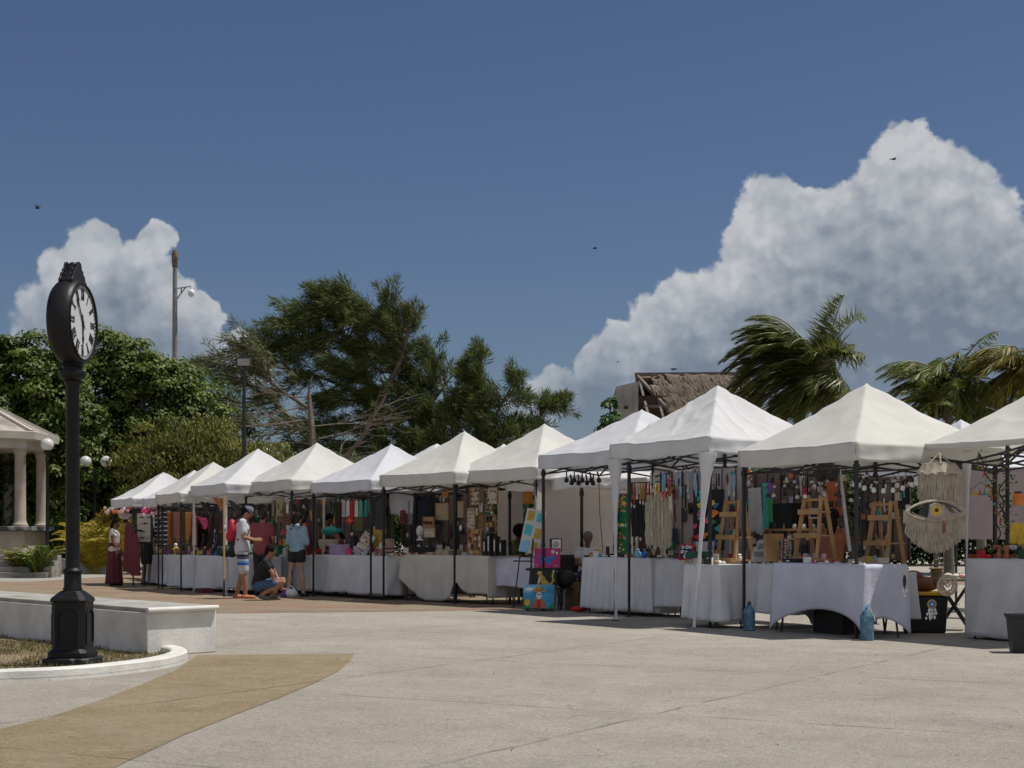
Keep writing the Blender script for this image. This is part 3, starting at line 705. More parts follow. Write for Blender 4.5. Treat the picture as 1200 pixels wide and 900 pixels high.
table(s0, x0, x0 + 1.9, .15, .75, H[0], 'plain grey-white cloth behind the black bin', CLG, 'smooth', .03, 14)
# small side table of shells between the near two tents
h_ = ST[1].Z(663, 1100, .2)
# ------------------------------------------------------------------ goods (local: x right, y into the stall, base at z=0)
def pm(c): return c if not isinstance(c, str) else C(c)
def sing(name, mb, mats, label, cat, loc, rz, group=None, **k):
    return put(mb.build(name, mats, None, **k), label, cat, loc, rz, group)
def jar(loc, label, body='white', lid='brown', h=.12, r=.035, group=None, name='jar'):
    t = thing(name, label, name.replace('_', ' '), loc, R.uniform(0, 6), group)
    b = MB(); b.lathe([(r * .9, 0), (r, .01), (r, h * .72), (r * .7, h * .85), (r * .7, h * .88)], 14); b.build('body', pm(body), t)
    b = MB(); b.lathe([(r * .75, h * .88), (r * .75, h), (r * .6, h * 1.01)], 14); b.build('lid', pm(lid), t); return t
def bottle(loc, label, body='green', cap='white', h=.2, r=.03, group=None):
    t = thing('bottle', label, 'bottle', loc, 0, group)
    b = MB(); b.lathe([(r * .9, 0), (r, .012), (r, h * .6), (r * .45, h * .78), (r * .38, h * .93)], 14); b.build('body', pm(body), t)
    b = MB(); b.lathe([(r * .45, h * .93), (r * .45, h)], 12); b.build('cap', pm(cap), t); return t
def hat(loc, label, col='black', band='brown', r=.2, tilt=0, rz=0, group=None, crown=.11):
    t = thing('hat', label, 'hat', loc, rz, group); t.rotation_euler = (tilt, 0, rz)
    b = MB(); n = 28
    def fn(u, v):
        a = 2 * PI * u; q = .45 + .55 * v; rr_ = r * q * (1 + .03 * math.sin(3 * a)); return (rr_ * math.cos(a), rr_ * math.sin(a) * .9, .035 * v * v * math.cos(2 * a) + .01 * math.sin(5 * a) * v)
    b.sheet(fn, n, 4); b.build('brim', pm(col), t, solid=.006, smooth=60)
    b = MB(); b.lathe([(r * .46, 0), (r * .44, crown * .6), (r * .38, crown * .95), (r * .2, crown), (.0001, crown * .9)], 22, sy=.88); b.build('crown', pm(col), t)
    b = MB(); b.lathe([(r * .468, .004), (r * .46, .035), (r * .455, .035)], 22, sy=.88); b.build('hat_band', pm(band), t); return t
def boxy(loc, label, w, d, h, col, rz, name='box', cat=None, lid=None, group=None, T=None):
    t = thing(name, label, cat or name.replace('_', ' '), loc, rz, group)
    b = MB(); b.box(-w / 2, w / 2, -d / 2, d / 2, 0, h); b.build('box_body', pm(col), t, bevel=.004)
    if lid: b = MB(); b.box(-w / 2 - .012, w / 2 + .012, -d / 2 - .012, d / 2 + .012, h - .03, h + .012); b.build('lid', pm(lid), t, bevel=.006)
    return t
def board(loc, label, w, h, back, rz, frame='brown', items=None, nx=4, nz=3, tilt=0.0, name='display_board', cat='display board', iname='earring', group=None, isz=.02, ishape='drop', fw=.015):
    """board standing or hanging, bottom edge at loc; items = list of colours"""
    t = thing(name, label, cat, loc, rz, group); t.rotation_euler = (tilt, 0, rz)
    b = MB(); b.box(-w / 2, w / 2, 0, .012, 0, h); b.build('panel', pm(back), t)
    if frame:
        b = MB()
        for x0, x1, z0, z1 in ((-w / 2 - fw, w / 2 + fw, -fw, 0), (-w / 2 - fw, w / 2 + fw, h, h + fw), (-w / 2 - fw, -w / 2, 0, h), (w / 2, w / 2 + fw, 0, h)): b.box(x0, x1, -.012, .018, z0, z1)
        b.build('frame', pm(frame), t)
    if items:
        for i in range(nx):
            for j in range(nz):
                if R.random() < .08: continue
                x = -w / 2 + w * (i + .5) / nx + R.uniform(-.1, .1) * w / nx; z = h * (j + .5) / nz + R.uniform(-.1, .1) * h / nz
                b = MB(); s_ = isz * R.uniform(.75, 1.25)
                if ishape == 'drop': b.ball((x, -.012, z), s_, .6, .35, 1.3, 8, 6)
                elif ishape == 'ring': b.lathe([(s_ * .5, -.004), (s_ * .5, .004), (s_, .004), (s_, -.004), (s_ * .5, -.004)], 10, T=Matrix.Translation((x, -.01, z)) @ Matrix.Rotation(PI / 2, 4, 'X'))
                elif ishape == 'card': b.box(x - s_, x + s_, -.008, 0, z - s_ * 1.2, z + s_ * 1.2)
                elif ishape == 'bar': b.box(x - s_ * 2, x + s_ * 2, -.01, 0, z - s_ * .5, z + s_ * .5)
                elif ishape == 'star': b.plate([(x + s_ * (1.3 if k % 2 else .55) * math.sin(k * PI / 5), z + s_ * (1.3 if k % 2 else .55) * math.cos(k * PI / 5)) for k in range(10)], -.01, 0)
                b.build(iname, pm(R.choice(items)), t)
    return t
def strand(loc, label, L, col, w=.05, n=2, pend=None, group=None, rz=0, r=.006, name='necklace', cat='necklace', knots=True):
    b = MB(); t = None
    for k in range(n):
        pts = []; ww = w * R.uniform(.6, 1); l_ = L * R.uniform(.9, 1)
        for j in range(13):
            a = PI * j / 12; pts.append((-ww / 2 * math.cos(a) * (1 if j not in (0, 12) else .3), R.uniform(-.01, .01) + k * .008, -l_ * math.sin(a) ** .6))
        b.tube(pts, [r * R.uniform(.8, 1.3) for _ in pts], 5, cap=False)
    if pend:
        t = thing(name, label, cat, loc, rz, group); b.build('cord', pm(col), t); q = MB(); q.ball((0, 0, -L - .02), .022, 1, .5, 1.4, 8, 6); q.build('pendant', pm(pend), t); return t
    return sing(name, b, [pm(col)], label, cat, loc, rz, group)
def garment(loc, label, col, w=.45, L=.7, rz=0, sleeves=True, kind='shirt', group=None, flare=1.1, hanger=True):
    t = thing(kind, label, kind, loc, rz, group); ph = R.uniform(0, 6)
    def side(sgn):
        def fn(u, v):
            q = v; wd = w * (.36 + .64 * min(1, q * 7)) * (1 + (flare - 1) * q); x = (u - .5) * wd
            return (x, sgn * (.035 * math.sin(PI * u) * min(1, q * 6) + .012 * math.sin(u * 22 + ph) * q), -L * q - .0 - .05 * abs(u - .5) * (q < .15))
        return fn
    b = MB(); b.sheet(side(-1), 16, 12); b.sheet(side(1), 16, 12)
    if sleeves:
        for s_ in (-1, 1): b.tube([(s_ * w * .42, 0, -.06), (s_ * w * .56, 0, -.17), (s_ * w * .6, .0, -.27)], [.055, .05, .055], 10, sx=.5)
    b.build('cloth', pm(col), t, smooth=70)
    if hanger: b = MB(); b.tube([(-w * .3, 0, -.02), (0, 0, .03), (w * .3, 0, -.02)], .006, 6); b.tube([(0, 0, .03), (.01, 0, .07), (-.01, 0, .085)], .004, 6); b.build('hanger', FB, t)
    return t
def cloth_hang(loc, label, w, L, col, rz, name='scarf', cat='scarf', group=None, taper=1.0, amp=.02, fr=None):
    b = MB(); ph = R.uniform(0, 6)
    b.sheet(lambda u, v: ((u - .5) * w * (1 + (taper - 1) * v), amp * math.sin(u * w * 40 + ph + 2 * v) * (.3 + v), -L * v * (1 + .03 * math.sin(u * 9 + ph))), 22, 12)
    return sing(name, b, [pm(col)], label, cat, loc, rz, group, smooth=70, solid=.004)
def ladder_shelf(loc, label, w, h, d, rz, nsh=3):
    t = thing('shelf_ladder', label, 'display shelf', loc, rz, 'wooden shelf ladders'); wd = mat('raw_pine', (.36, .20, .085), .7, .25, 3, bump=.2, bscale=20, col2=(.5, .3, .14))
    for sx in (-1, 1):
        for (y0, y1) in ((-d / 2, -.03), (d / 2, .03)):
            b = MB(); b.bar((sx * w / 2, y0, 0), (sx * w * .36, y1, h), .035, .05); b.build('side_post', wd, t, bevel=.003)
    for k in range(nsh):
        z = .03 + h * .36 * k; q = z / h; ww = w * (1 - .28 * q); dd = d * (1 - q * .85) + .09
        b = MB(); b.box(-ww / 2 - .02, ww / 2 + .02, -dd / 2, dd / 2, z, z + .018); b.box(-ww / 2 - .03, ww / 2 + .03, -dd / 2 - .015, -dd / 2, z - .02, z + .045); b.build('shelf', wd, t, bevel=.003)
    b = MB(); b.box(-w * .38, w * .38, -.03, .03, h - .05, h - .02); b.build('top_bar', wd, t); return t
def rot_path(T, pts): return [T @ Vector(p) for p in pts]
rnd_cols = ['red', 'orange', 'yellow', 'green', 'teal', 'blue', 'purple', 'pink', 'white', 'cream', 'brown', 'black', 'turquoise', 'maroon', 'gold']

# ================= stall 1 (near cream tent)
s = ST[1]; z1 = H[1] + .006
ladder_shelf(s.at(955, 657, .42).to_3d() * 1, 'pine shelf ladder above the stretched cloth, a dark blue picture on its top step', .44, .82, .30, s.rz)
for o in bpy.data.objects:
    if o.name.startswith('shelf_ladder'): o.location.z = z1
LD1 = s.at(955, 657, .42)
def on(st, px, b, z): p = st.P(st.X(px, b), b, z); return p
q = on(s, 955, .42, z1 + .565); board(q, 'small dark blue picture on the top step of the ladder', .17, .1, 'navy', s.rz, 'silver', None, tilt=-.15, name='picture', cat='picture')
q = on(s, 943, .40, z1 + .82); b = MB(); b.lathe([(.02, 0), (.035, .03), (.02, .07), (.03, .09), (.012, .13), (.02, .15), (.001, .17)], 12); sing('figurine', b, C('red'), 'bright red figurine on top of the pine ladder', 'figurine', q, 0)
for k, (px, b_) in enumerate(((944, .36), (956, .38), (965, .40))):
    jar(on(s, px, b_, z1 + .05), ['pale candle jar on the bottom ladder step, first', 'pale candle jar on the bottom ladder step, middle', 'pale candle jar on the bottom ladder step, last'][k], 'palepink', 'white', .06, .04)
ladder_shelf(on(s, 1037, .9, .76), 'pine shelf ladder by the macrame hangings with teal bottle on top', .40, .86, .30, s.rz)
L2 = on(s, 1037, .9, .76)
bx = s.X(1037, .9)
table(s, bx - .42, bx + .14, .80, .45, .755, 'white cloth under the second pine ladder', CLW, 'drape', .2, 31)
for k, (dx, lv, c, l) in enumerate(((-.06, 2, 'teal', 'teal bottle on the top step of the second ladder'), (.08, 2, 'brown', 'brown squat bottle on the top step of the second ladder'), (.07, 1, 'tan', 'tan bottle on the middle step of the second ladder'),
        (-.08, 0, 'yellow', 'yellow-capped bottle on the lowest step of the second ladder'), (.02, 0, 'red', 'red bottle on the lowest step of the second ladder'), (.1, 0, 'navy', 'navy bottle on the lowest step of the second ladder'))):
    p = s.P(bx + dx, .86, .76 + .05 + .86 * .36 * lv); bottle(p, l, c, 'white' if k % 2 else 'yellow', .1, .026)
bottle(s.P(bx + .17, .6, .76), 'sky blue plastic bottle hooked beside the second ladder', 'skyblue', 'skyblue', .2, .04)
# slatted tilted board and third ladder
q = on(s, 892, .42, z1 + .01); t = board(q, 'white slatted ring tray tilted up on the crumpled cloth', .40, .27, mat('tray_board', (.42, .4, .42), .8), s.rz, None, ['grey'], 1, 5, tilt=-.35, name='ring_tray', cat='ring tray', iname='slat', isz=.09, ishape='bar')
b = MB(); b.plate([(-.03, 0), (.03, 0), (.0, .36), (-.03, .36)], -.2, .1); sing('easel_wedge', b, mat('raw_pine', 0), 'wooden wedge holding the tilted ring tray', 'stand', on(s, 911, .5, z1), s.rz)
s2 = ST[2]
ladder_shelf(on(s, 861, .5, H['1b'] + .005), 'tall pine shelf ladder crowded with ornaments behind the wrapped tent leg', .42, .86, .30, s.rz)
q0 = on(s, 861, .45, H['1b'] + .005)
for k in range(9):
    lv = k // 3; dx = (-.11, 0, .11)[k % 3] * (1 - .2 * lv); c = R.choice(['green', 'white', 'darkbrown', 'red', 'cream', 'black', 'yellow'])
    p = q0 + s.ex * dx + Vector((0, 0, .05 + .31 * lv)); b = MB(); hh = R.uniform(.07, .14); b.lathe([(.03, 0), (.036, hh * .4), (.018, hh * .6), (.03, hh * .8), (.002, hh)], 10)
    sing('ornament', b, C(c), ['lowest', 'middle', 'topmost'][lv] + ' shelf ' + c + ' ornament, ' + ['first', 'second', 'third'][k % 3] + ' from the wrapped leg', 'ornament', p, 0, 'ornaments on the crowded ladder')
# bracelets rack: pegged bar with many dark strands
t = thing('bracelet_rack', 'wooden rack dense with dark bead bracelets between two pine ladders', 'jewellery rack', on(s, 921, .55, z1), s.rz)
b = MB(); b.box(-.2, .2, -.01, .01, 0, .02); b.box(-.2, -.18, -.01, .01, 0, .3); b.box(.18, .2, -.01, .01, 0, .3); b.box(-.2, .2, -.012, .012, .28, .3); b.build('rack_frame', mat('raw_pine', 0), t)
for k in range(16):
    b = MB(); x = -.17 + .34 * k / 15; c = R.choice(['brown', 'black', 'darkbrown', 'cream', 'silver', 'tan'])
    for j in range(7): b.ball((x, -.02 + R.uniform(-.01, .01), .27 - j * .037), .014, n=6, m=4)
    b.build('bracelet', C(c), t)
# black wall organiser and shelf behind
boxy(s.at(920, 620, 1.5), 'black display case of three trays behind the bracelet rack', .5, .2, .36, 'black', s.rz, 'display_case', 'display case')
b = MB(); b.box(-.9, .9, -.12, .12, 0, .03); sing('plank_shelf', b, mat('raw_pine', 0), 'long plank shelf across the back of the near stall', 'shelf', s.at(935, 622, 1.5), s.rz)
for k in range(14):
    px = 898 + k * 5.5; c = R.choice(['darkbrown', 'cream', 'brown', 'white', 'tan'])
    jar(s.at(px, 633 if k % 2 else 620, 1.42), 'small brown or pale jar on the plank shelf', c, 'cream', .07, .03, 'jars on the plank shelf')
# scarves
cloth_hang(s.at(897, 566, 1.1), 'purple and teal silk scarf hanging behind the black tent leg', .16, .62, 'teal', s.rz, taper=.8)
cloth_hang(s.at(903, 563, 1.02), 'purple ribbon scarf twisted over the green one', .09, .24, 'purple', s.rz, taper=.5)
cloth_hang(s.at(903, 584, 1.05), 'bright green silk scarf below the purple ribbon', .13, .32, 'green', s.rz, taper=.8)
cloth_hang(s.at(884, 572, 1.15), 'pale grey dress-length cloth hanging by the crowded ladder', .3, .62, mat('pale_grey_cloth', (.4, .4, .42), .9), s.rz, name='hanging_cloth', cat='cloth', taper=1.2)
# dangling trinkets below the canopy
rail = thing('hanging_rail', 'black rail of dangling chimes and trinkets under the near cream tent', 'hanging rail', s.P(0, .35, 2.02), s.rz)
b = MB(); b.tube([(0.02, 0, 0), (s.S - .02, 0, 0)], .011, 6); b.build('rail_bar', FB, rail)
rail2 = thing('hanging_rail', 'second black rail farther inside the near cream tent', 'hanging rail', s.P(0, .95, 2.0), s.rz)
b = MB(); b.tube([(0.02, 0, 0), (s.S - .02, 0, 0)], .011, 6); b.build('rail_bar', FB, rail2)
for k in range(44):
    x = .08 + (s.S - .2) * R.random(); bb = .35 if k % 2 else .95
    c = R.choice(['darkbrown', 'black', 'cream', 'silver', 'tan', 'black', 'white', 'brown']); L = R.uniform(.1, .36)
    if x > 1.55 and L > .2: L = .14
    t = thing('wind_chime', 'small dark or shell chime dangling under the near cream tent', 'wind chime', s.P(x, bb, (2.0 if bb < .5 else 1.98)), s.rz, 'chimes dangling under the near cream tent')
    b = MB(); b.tube([(0, 0, 0), (0, 0, -L)], .0035, 4); b.build('cord', C('black'), t)
    b = MB(); b.lathe([(.001, -L), (.03, -L + .01), (.022, -L + .04), (.001, -L + .055)], 8); b.build('bell', C(c), t)
    b = MB(); b.ball((R.uniform(-.03, .03), 0, -L * .55), .02, n=7, m=5); b.build('bead', C(R.choice(['cream', 'brown', 'black'])), t)
boxy(s.at(975, 587, .7), 'rust red leather pouch hung by the seated vendor', .16, .04, .24, 'rust', s.rz, 'pouch', 'pouch')
b = MB()
for k in range(9): b.ball((R.uniform(-.16, .16), R.uniform(-.08, .08), R.uniform(-.06, .08)), R.uniform(.05, .09), n=9, m=6)
sing('feather_bundle', b, C('charcoal'), 'fluffy dark bundle hung under the cream tent edge', 'feather bundle', s.at(968, 553, .7), s.rz)
# string lights
def string_lights(pa, pb, sag, nb, label):
    t = thing('string_lights', label, 'string lights', pa); d = pb - pa; pts = []
    for j in range(19): u = j / 18; pts.append(d * u + Vector((0, 0, -sag * 4 * u * (1 - u))))
    b = MB(); b.tube(pts, .006, 5); b.build('cable', C('black'), t)
    for k in range(nb):
        u = (k + .5) / nb; p = d * u + Vector((0, 0, -sag * 4 * u * (1 - u)))
        b = MB(); b.lathe([(.014, 0), (.018, -.03), (.02, -.055)], 8, c=p); h = b.build('socket', C('black'), t)
        b = MB(); b.lathe([(.018, -.055), (.03, -.085), (.024, -.11), (.001, -.12)], 10, c=p); b.build('bulb', mat('bulb_glass', (.75, .75, .72), .15, .02), t)
string_lights(s.at(996, 557, .3), s.at(1075, 557, .9), .10, 7, 'black cable with clear bulbs along the side of the near cream tent')
string_lights(s.at(1000, 560, 1.4), s.at(1090, 552, 1.4), .06, 6, 'farther black cable with bulbs behind the macrame')
# table top clutter on stretch cloth
for k in range(34):
    px = R.uniform(915, 1012); b_ = R.uniform(.04, .4); c = R.choice(['cream', 'tan', 'brown', 'white', 'terracotta', 'pink', 'silver', 'gold'])
    if R.random() < .5: b = MB(); b.ball((0, 0, .018), R.uniform(.018, .03), 1.2, 1, .7, 8, 6); nm = 'shell'
    else: b = MB(); b.box(-.04, .04, -.03, .03, 0, .015); nm = 'card'
    sing(nm, b, C(c), 'small pale %s laid on the stretched white cloth' % nm, nm, on(s, px, b_, z1), s.rz + R.uniform(-1, 1), nm + 's on the stretched cloth')
for k in range(5):
    boxy(on(s, 1002 + k * 8, .45 + .05 * k, z1), ['cream cardboard box beside the tent leg', 'tan woven basket-like box by the tent leg', 'small straw box behind the vendor goods', 'flat kraft box by the second ladder', 'low cream tray by the second ladder'][k], .13, .1, .05 + .02 * (k % 3), ['cream', 'tan', 'mustard', 'tan', 'cream'][k], s.rz + .3 * k)
boxy(on(s, 946, .12, z1), 'white card box at the foot of the first ladder', .09, .06, .07, 'white', s.rz)
boxy(on(s, 931, .2, z1), 'flat black velvet box at the foot of the first ladder', .3, .16, .05, 'black', s.rz)
# white diagonal prop pole + sagging inner sheet
b = MB(); b.tube([s.at(983, 545, .9) - s.at(983, 545, .9), s.at(996, 646, .8) - s.at(983, 545, .9)], .022, 8); sing('prop_pole', b, mat('white_pole', (.5, .5, .52), .5), 'white prop pole leaning beside the seated dark-haired vendor', 'pole', s.at(983, 545, .9), 0)
boxy(ST[1].P(ST[1].X(985, .55), .55), 'black lidded storage box under the stretched cloth table', .55, .4, .32, 'black', ST[1].rz, 'storage_box', lid='charcoal')
# water jugs
def jug(loc, label, rope=False):
    t = thing('water_jug', label, 'water jug', loc, R.uniform(0, 1), 'water jugs weighing down tent legs')
    gl = mat('jug_plastic', (.10, .26, .38), .12, .25, 12, trans=.35, spec=.6, col2=(.2, .38, .48))
    pr = [(.085, 0), (.098, .015)]
    for k in range(8): pr += [(.098, .03 + k * .027), (.092, .044 + k * .027)]
    pr += [(.098, .25), (.095, .28), (.05, .34), (.026, .36), (.026, .375)]
    b = MB(); b.lathe(pr, 20, sx=.95); b.build('body', gl, t)
    b = MB(); b.lathe([(.03, .372), (.03, .395), (.001, .396)], 12); b.build('cap', C('skyblue' if rope else 'navy'), t)
    b = MB(); b.tube([(-.05, 0, .3), (-.045, 0, .39), (0, 0, .42), (.045, 0, .39), (.05, 0, .3)], .007, 6); b.build('handle', C('skyblue' if rope else 'charcoal'), t)
    if rope: b = MB(); b.tube([(-.12, 0, .42), (-.03, .0, .38), (.02, -.04, .36), (.0, -.1, .30), (.05, -.1, .22)], .006, 5); b.tube([(-.06, 0, .45), (0, 0, .38), (.08, 0, .42)], .006, 5); b.build('rope', C('cream'), t)
    return t
jug(G(878, 739), 'blue water jug tied at the far front leg of the near cream tent').scale = (.8, .8, .9)
jug(G(1016, 750.5), 'blue water jug with cream rope at the nearest black tent leg', True).scale = (.84, .84, 1)
# goods between stall 0 and 1: storage box, bag, folding stand, shells
s0 = ST[0]
YB = 19.3
def at(px, py, Y): return W(px, py, Y)
t = thing('storage_bin', 'black storage bin with yellow lid under the brown leather bag', 'storage bin', at(1083, 741, G(0, 741).y), rad(-12))
b = MB(); vs = [(x * (.25 + .03 * k), y * (.17 + .02 * k), .46 * k) for k in (0, 1) for x, y in ((-1, -1), (1, -1), (1, 1), (-1, 1))]
b.add(vs, [(0, 3, 2, 1), (4, 5, 6, 7), (0, 1, 5, 4), (1, 2, 6, 5), (2, 3, 7, 6), (3, 0, 4, 7)]); b.build('bin_body', mat('bin_black', (.012, .012, .013), .4, .3, 6), t, bevel=.02)
b = MB(); b.box(-.3, .3, -.21, .21, .462, .51); b.build('lid', mat('lid_yellow', (.62, .36, .02), .45, .1), t, bevel=.015)
b = MB()
for c_, r_, sx_ in (((-.05, 0, .60), .12, 2.0), ((-.14, -.02, .70), .085, 1.5), ((.12, 0, .62), .09, 1.5), ((-.2, 0, .62), .08, 1.3)): b.ball(c_, r_, sx_, 1.2, .85, 16, 10)
o = sing('leather_bag', b, mat('brown_leather', (.16, .06, .025), .5, .35, 6, bump=.4, bscale=12), 'slumped brown leather bag on the yellow-lidded bin', 'bag', t.location, rad(-12), smooth=60)
t = thing('folding_stand', 'black crossed-leg folding stand behind the hanging ring', 'folding stand', at(1118, 738, 20.2), rad(-20))
for k, yy in enumerate((-.12, .12)):
    for sg in (1, -1): b = MB(); b.bar((-.2 * sg, yy + .012 * sg, 0), (.2 * sg, yy + .012 * sg, .62), .02, .03); b.build('leg', FB, t)
b = MB(); b.box(-.36, .36, -.16, .16, .62, .66); b.build('tabletop', mat('stand_top', (.3, .28, .22), .7), t, bevel=.005)
TT = t.location + Vector((0, 0, .66))
for k in range(9):
    b = MB(); b.ball((0, 0, .03), R.uniform(.03, .055), 1.5, 1, .7, 10, 7); sing('shell', b, C(R.choice(['cream', 'tan', 'palepink', 'gold'])), 'large pale sea shell on the folding stand', 'shell', TT + Vector((-.05 + .045 * k, R.uniform(-.1, .1), 0)), R.random() * 3, 'shells on the folding stand')
t = thing('woven_basket', 'small woven basket on the folding stand below the macrame eye', 'basket', TT + Vector((-.24, -.06, 0)))
b = MB(); pr = [(.05, 0)] + [(.06 + .012 * math.sin(k * 1.6) + k * .003, .012 + k * .013) for k in range(10)] + [(.075, .14), (.065, .14), (.05, .02)]; b.lathe(pr, 18); b.build('basket_body', mat('wicker', (.2, .14, .09), .8, .3, 20, bump=.6, bscale=80), t)
b = MB(); b.tube([(.07 * math.cos(a), 0, .14 + .1 * math.sin(a)) for a in [PI * k / 10 for k in range(11)]], .008, 6); b.build('handle', mat('wicker', 0), t)
# bin at the right edge
t = thing('waste_bin', 'black tapered plastic bin on the ground at the picture edge', 'bin', Vector((5.30, G(0, 766).y + .17, 0)), rad(-8))
b = MB(); vs = []; hh = .40
for k, (f_, z) in enumerate(((.8, 0), (.97, hh * .9), (1.05, hh * .9), (1.07, hh), (1.0, hh), (.78, .02))):
    vs += [(x * .19 * f_, y * .15 * f_, z) for x, y in ((-1, -1), (1, -1), (1, 1), (-1, 1))]
fs = [(i * 4 + j, i * 4 + (j + 1) % 4, i * 4 + 4 + (j + 1) % 4, i * 4 + 4 + j) for i in range(5) for j in range(4)] + [(3, 2, 1, 0), (20, 21, 22, 23)]
b.add(vs, fs); b.build('bin_body', mat('bin_grey', (.022, .022, .024), .5, .2, 6), t, bevel=.012)
b = MB(); b.box(-.03, .03, -.165, -.15, .28, .3); b.build('handle', mat('bin_grey', 0), t, bevel=.004)
# macrame hangings
cord = mat('macrame_cord', (.44, .38, .29), .9, .25, 10, bump=.5, bscale=120, col2=(.54, .47, .37)); dark = C('charcoal')
def fringe(b, x, y, z0, L, r=.008):
    pts = [(x + R.uniform(-.003, .003) * k, y + R.uniform(-.004, .004), z0 - L * k / 4) for k in range(5)]
    b.tube(pts, r, 5)
YM = 18.55; pxm = F / YM
MO = at(1101, 534, YM)
t = thing('macrame_lampshade', 'cream macrame lampshade with six-sided frame and long fringe under the rolled tent edge', 'macrame lampshade', MO, rad(8))
for (zz, rr_) in ((-.1, .2), (-.2, .27)):
    b = MB(); P6 = [(rr_ * math.cos(a), rr_ * math.sin(a) * .8, zz) for a in [PI / 3 * k + .3 for k in range(7)]]; b.tube(P6, .012, 6); b.build('hoop', cord, t)
b = MB()
for k in range(6): a = PI / 3 * k + .3; b.tube([(0, 0, .03), (.27 * math.cos(a), .216 * math.sin(a), -.2)], .008, 5)
b.build('hanging_cord', cord, t)
b = MB(); n6 = 84
for k in range(n6):
    u = k / n6 * 6; i = int(u); w_ = u - i; a0 = PI / 3 * i + .3; a1 = PI / 3 * (i + 1) + .3
    x = .27 * (math.cos(a0) * (1 - w_) + math.cos(a1) * w_); y = .216 * (math.sin(a0) * (1 - w_) + math.sin(a1) * w_); fringe(b, x, y, -.2, .30 + .1 * abs(2 * w_ - 1) * (1 if y < 0 else 0) + R.uniform(-.01, .01), .0105)
b.build('fringe', cord, t)
b = MB(); b.sheet(lambda u, v: ((.27 - .07 * (1 - v)) * math.cos(2 * PI * u), (.27 - .07 * (1 - v)) * .8 * math.sin(2 * PI * u), -.1 - .12 * v + .01 * math.sin(u * 90)), 60, 4); b.build('knotted_band', cord, t, smooth=60)
b = MB(); b.box(-.02, .30, -.012, .0, -.38, -.13); bx_ = b
# macrame eye
t = thing('macrame_eye', 'cream macrame wall hanging shaped like an eye with yellow iris and fringe', 'macrame hanging', at(1097, 600, YM - .25), rad(14))
def eye(u, up): x = (u - .5) * .76; e_ = (1 - (2 * u - 1) ** 2); return (x, 0, (.13 * e_ ** .8 if up else -.10 * e_ ** .8) + .0)
for up in (1, 0):
    b = MB(); b.tube([eye(k / 24, up) for k in range(25)], .014, 7); b.build('lid_cord', cord, t)
    b = MB(); b.tube([tuple(c * .82 for c in eye(k / 24, up)) for k in range(25)], .008, 6); b.build('inner_cord', dark if up else cord, t)
b = MB(); b.lathe([(.06, -.01), (.06, .01), (.088, .01), (.088, -.01), (.06, -.01)], 26, T=Matrix.Translation((-.01, -.02, .02)) @ Matrix.Rotation(PI / 2, 4, 'X')); b.build('iris_ring', cord, t)
b = MB(); b.lathe([(.001, -.008), (.058, -.008), (.058, .008), (.001, .008)], 24, T=Matrix.Translation((-.01, -.02, .02)) @ Matrix.Rotation(PI / 2, 4, 'X')); b.build('iris', C('yellow'), t)
b = MB(); b.lathe([(.001, -.01), (.022, -.01), (.022, .01), (.001, .01)], 16, T=Matrix.Translation((-.01, -.03, .02)) @ Matrix.Rotation(PI / 2, 4, 'X')); b.build('pupil', C('darkbrown'), t)
b = MB(); b.plate([(-.23, -.03), (-.2, .04), (-.12, .085), (-.09, .09), (-.1, -.02), (-.12, -.07)], -.004, .004); b.build('dark_knotwork', dark, t)
b = MB(); b.plate([(.1, .08), (.14, .1), (.2, .05), (.24, -.01), (.2, -.01), (.15, .03)], -.004, .004); b.build('green_knotwork', C('olive'), t)
b = MB()
for k in range(70):
    u = k / 69; x, y, z = eye(u, 0); fringe(b, x, y + .01, z, .25 + .12 * (1 - (2 * u - 1) ** 2) + R.uniform(-.015, .015), .0068)
b.build('fringe', cord, t)
t2 = thing('bead_pendant', 'long cord with carved brown pod hanging over the macrame eye', 'pendant', at(1106, 608, YM - .5))
b = MB(); b.tube([(0, 0, .18), (0, 0, -.62)], .004, 4); b.build('cord', C('tan'), t2)
b = MB(); b.lathe([(.001, -.17), (.024, -.14), (.02, -.08), (.006, -.02), (.001, 0)], 10); b.build('pod', mat('pod_brown', (.22, .08, .04), .5, .3), t2)
# ring dream catcher under it
t = thing('woven_ring', 'round cream macrame ring hanging in front of the folding stand', 'macrame ring', at(1110, 686, YM - .45), rad(10))
Tr = Matrix.Rotation(PI / 2, 4, 'X')
for nm, r0, r1 in (('outer_ring', .095, .125), ('inner_ring', .06, .08)): b = MB(); b.lathe([(r0, -.01), (r0, .01), (r1, .008), (r1, -.008), (r0, -.01)], 32, T=Tr); b.build(nm, cord, t)
b = MB()
for k in range(20): a = 2 * PI * k / 20; b.tube([(.075 * math.cos(a), 0, .075 * math.sin(a)), (.1 * math.cos(a + .1), 0, .1 * math.sin(a + .1))], .005, 4)
b.build('netting', cord, t)
b = MB(); b.lathe([(.015, -.006), (.03, .006), (.035, -.006), (.015, -.006)], 16, T=Matrix.Translation((.0, -.02, .01)) @ Tr); b.build('centre_ring', cord, t)
t = thing('eye_charm', 'small round blue and orange eye charm with shell tassels', 'charm', at(1092, 708, YM - .5), rad(10)); t.scale = (.85,) * 3
for nm, r0, r1, c in (('rim', .045, .065, 'mustard'), ('iris', .015, .045, 'blue'), ('pupil', .001, .015, 'white')): b = MB(); b.lathe([(r0, -.008), (r0, .008), (r1, .008), (r1, -.008), (r0, -.008)], 22, T=Tr); b.build(nm, C(c), t)
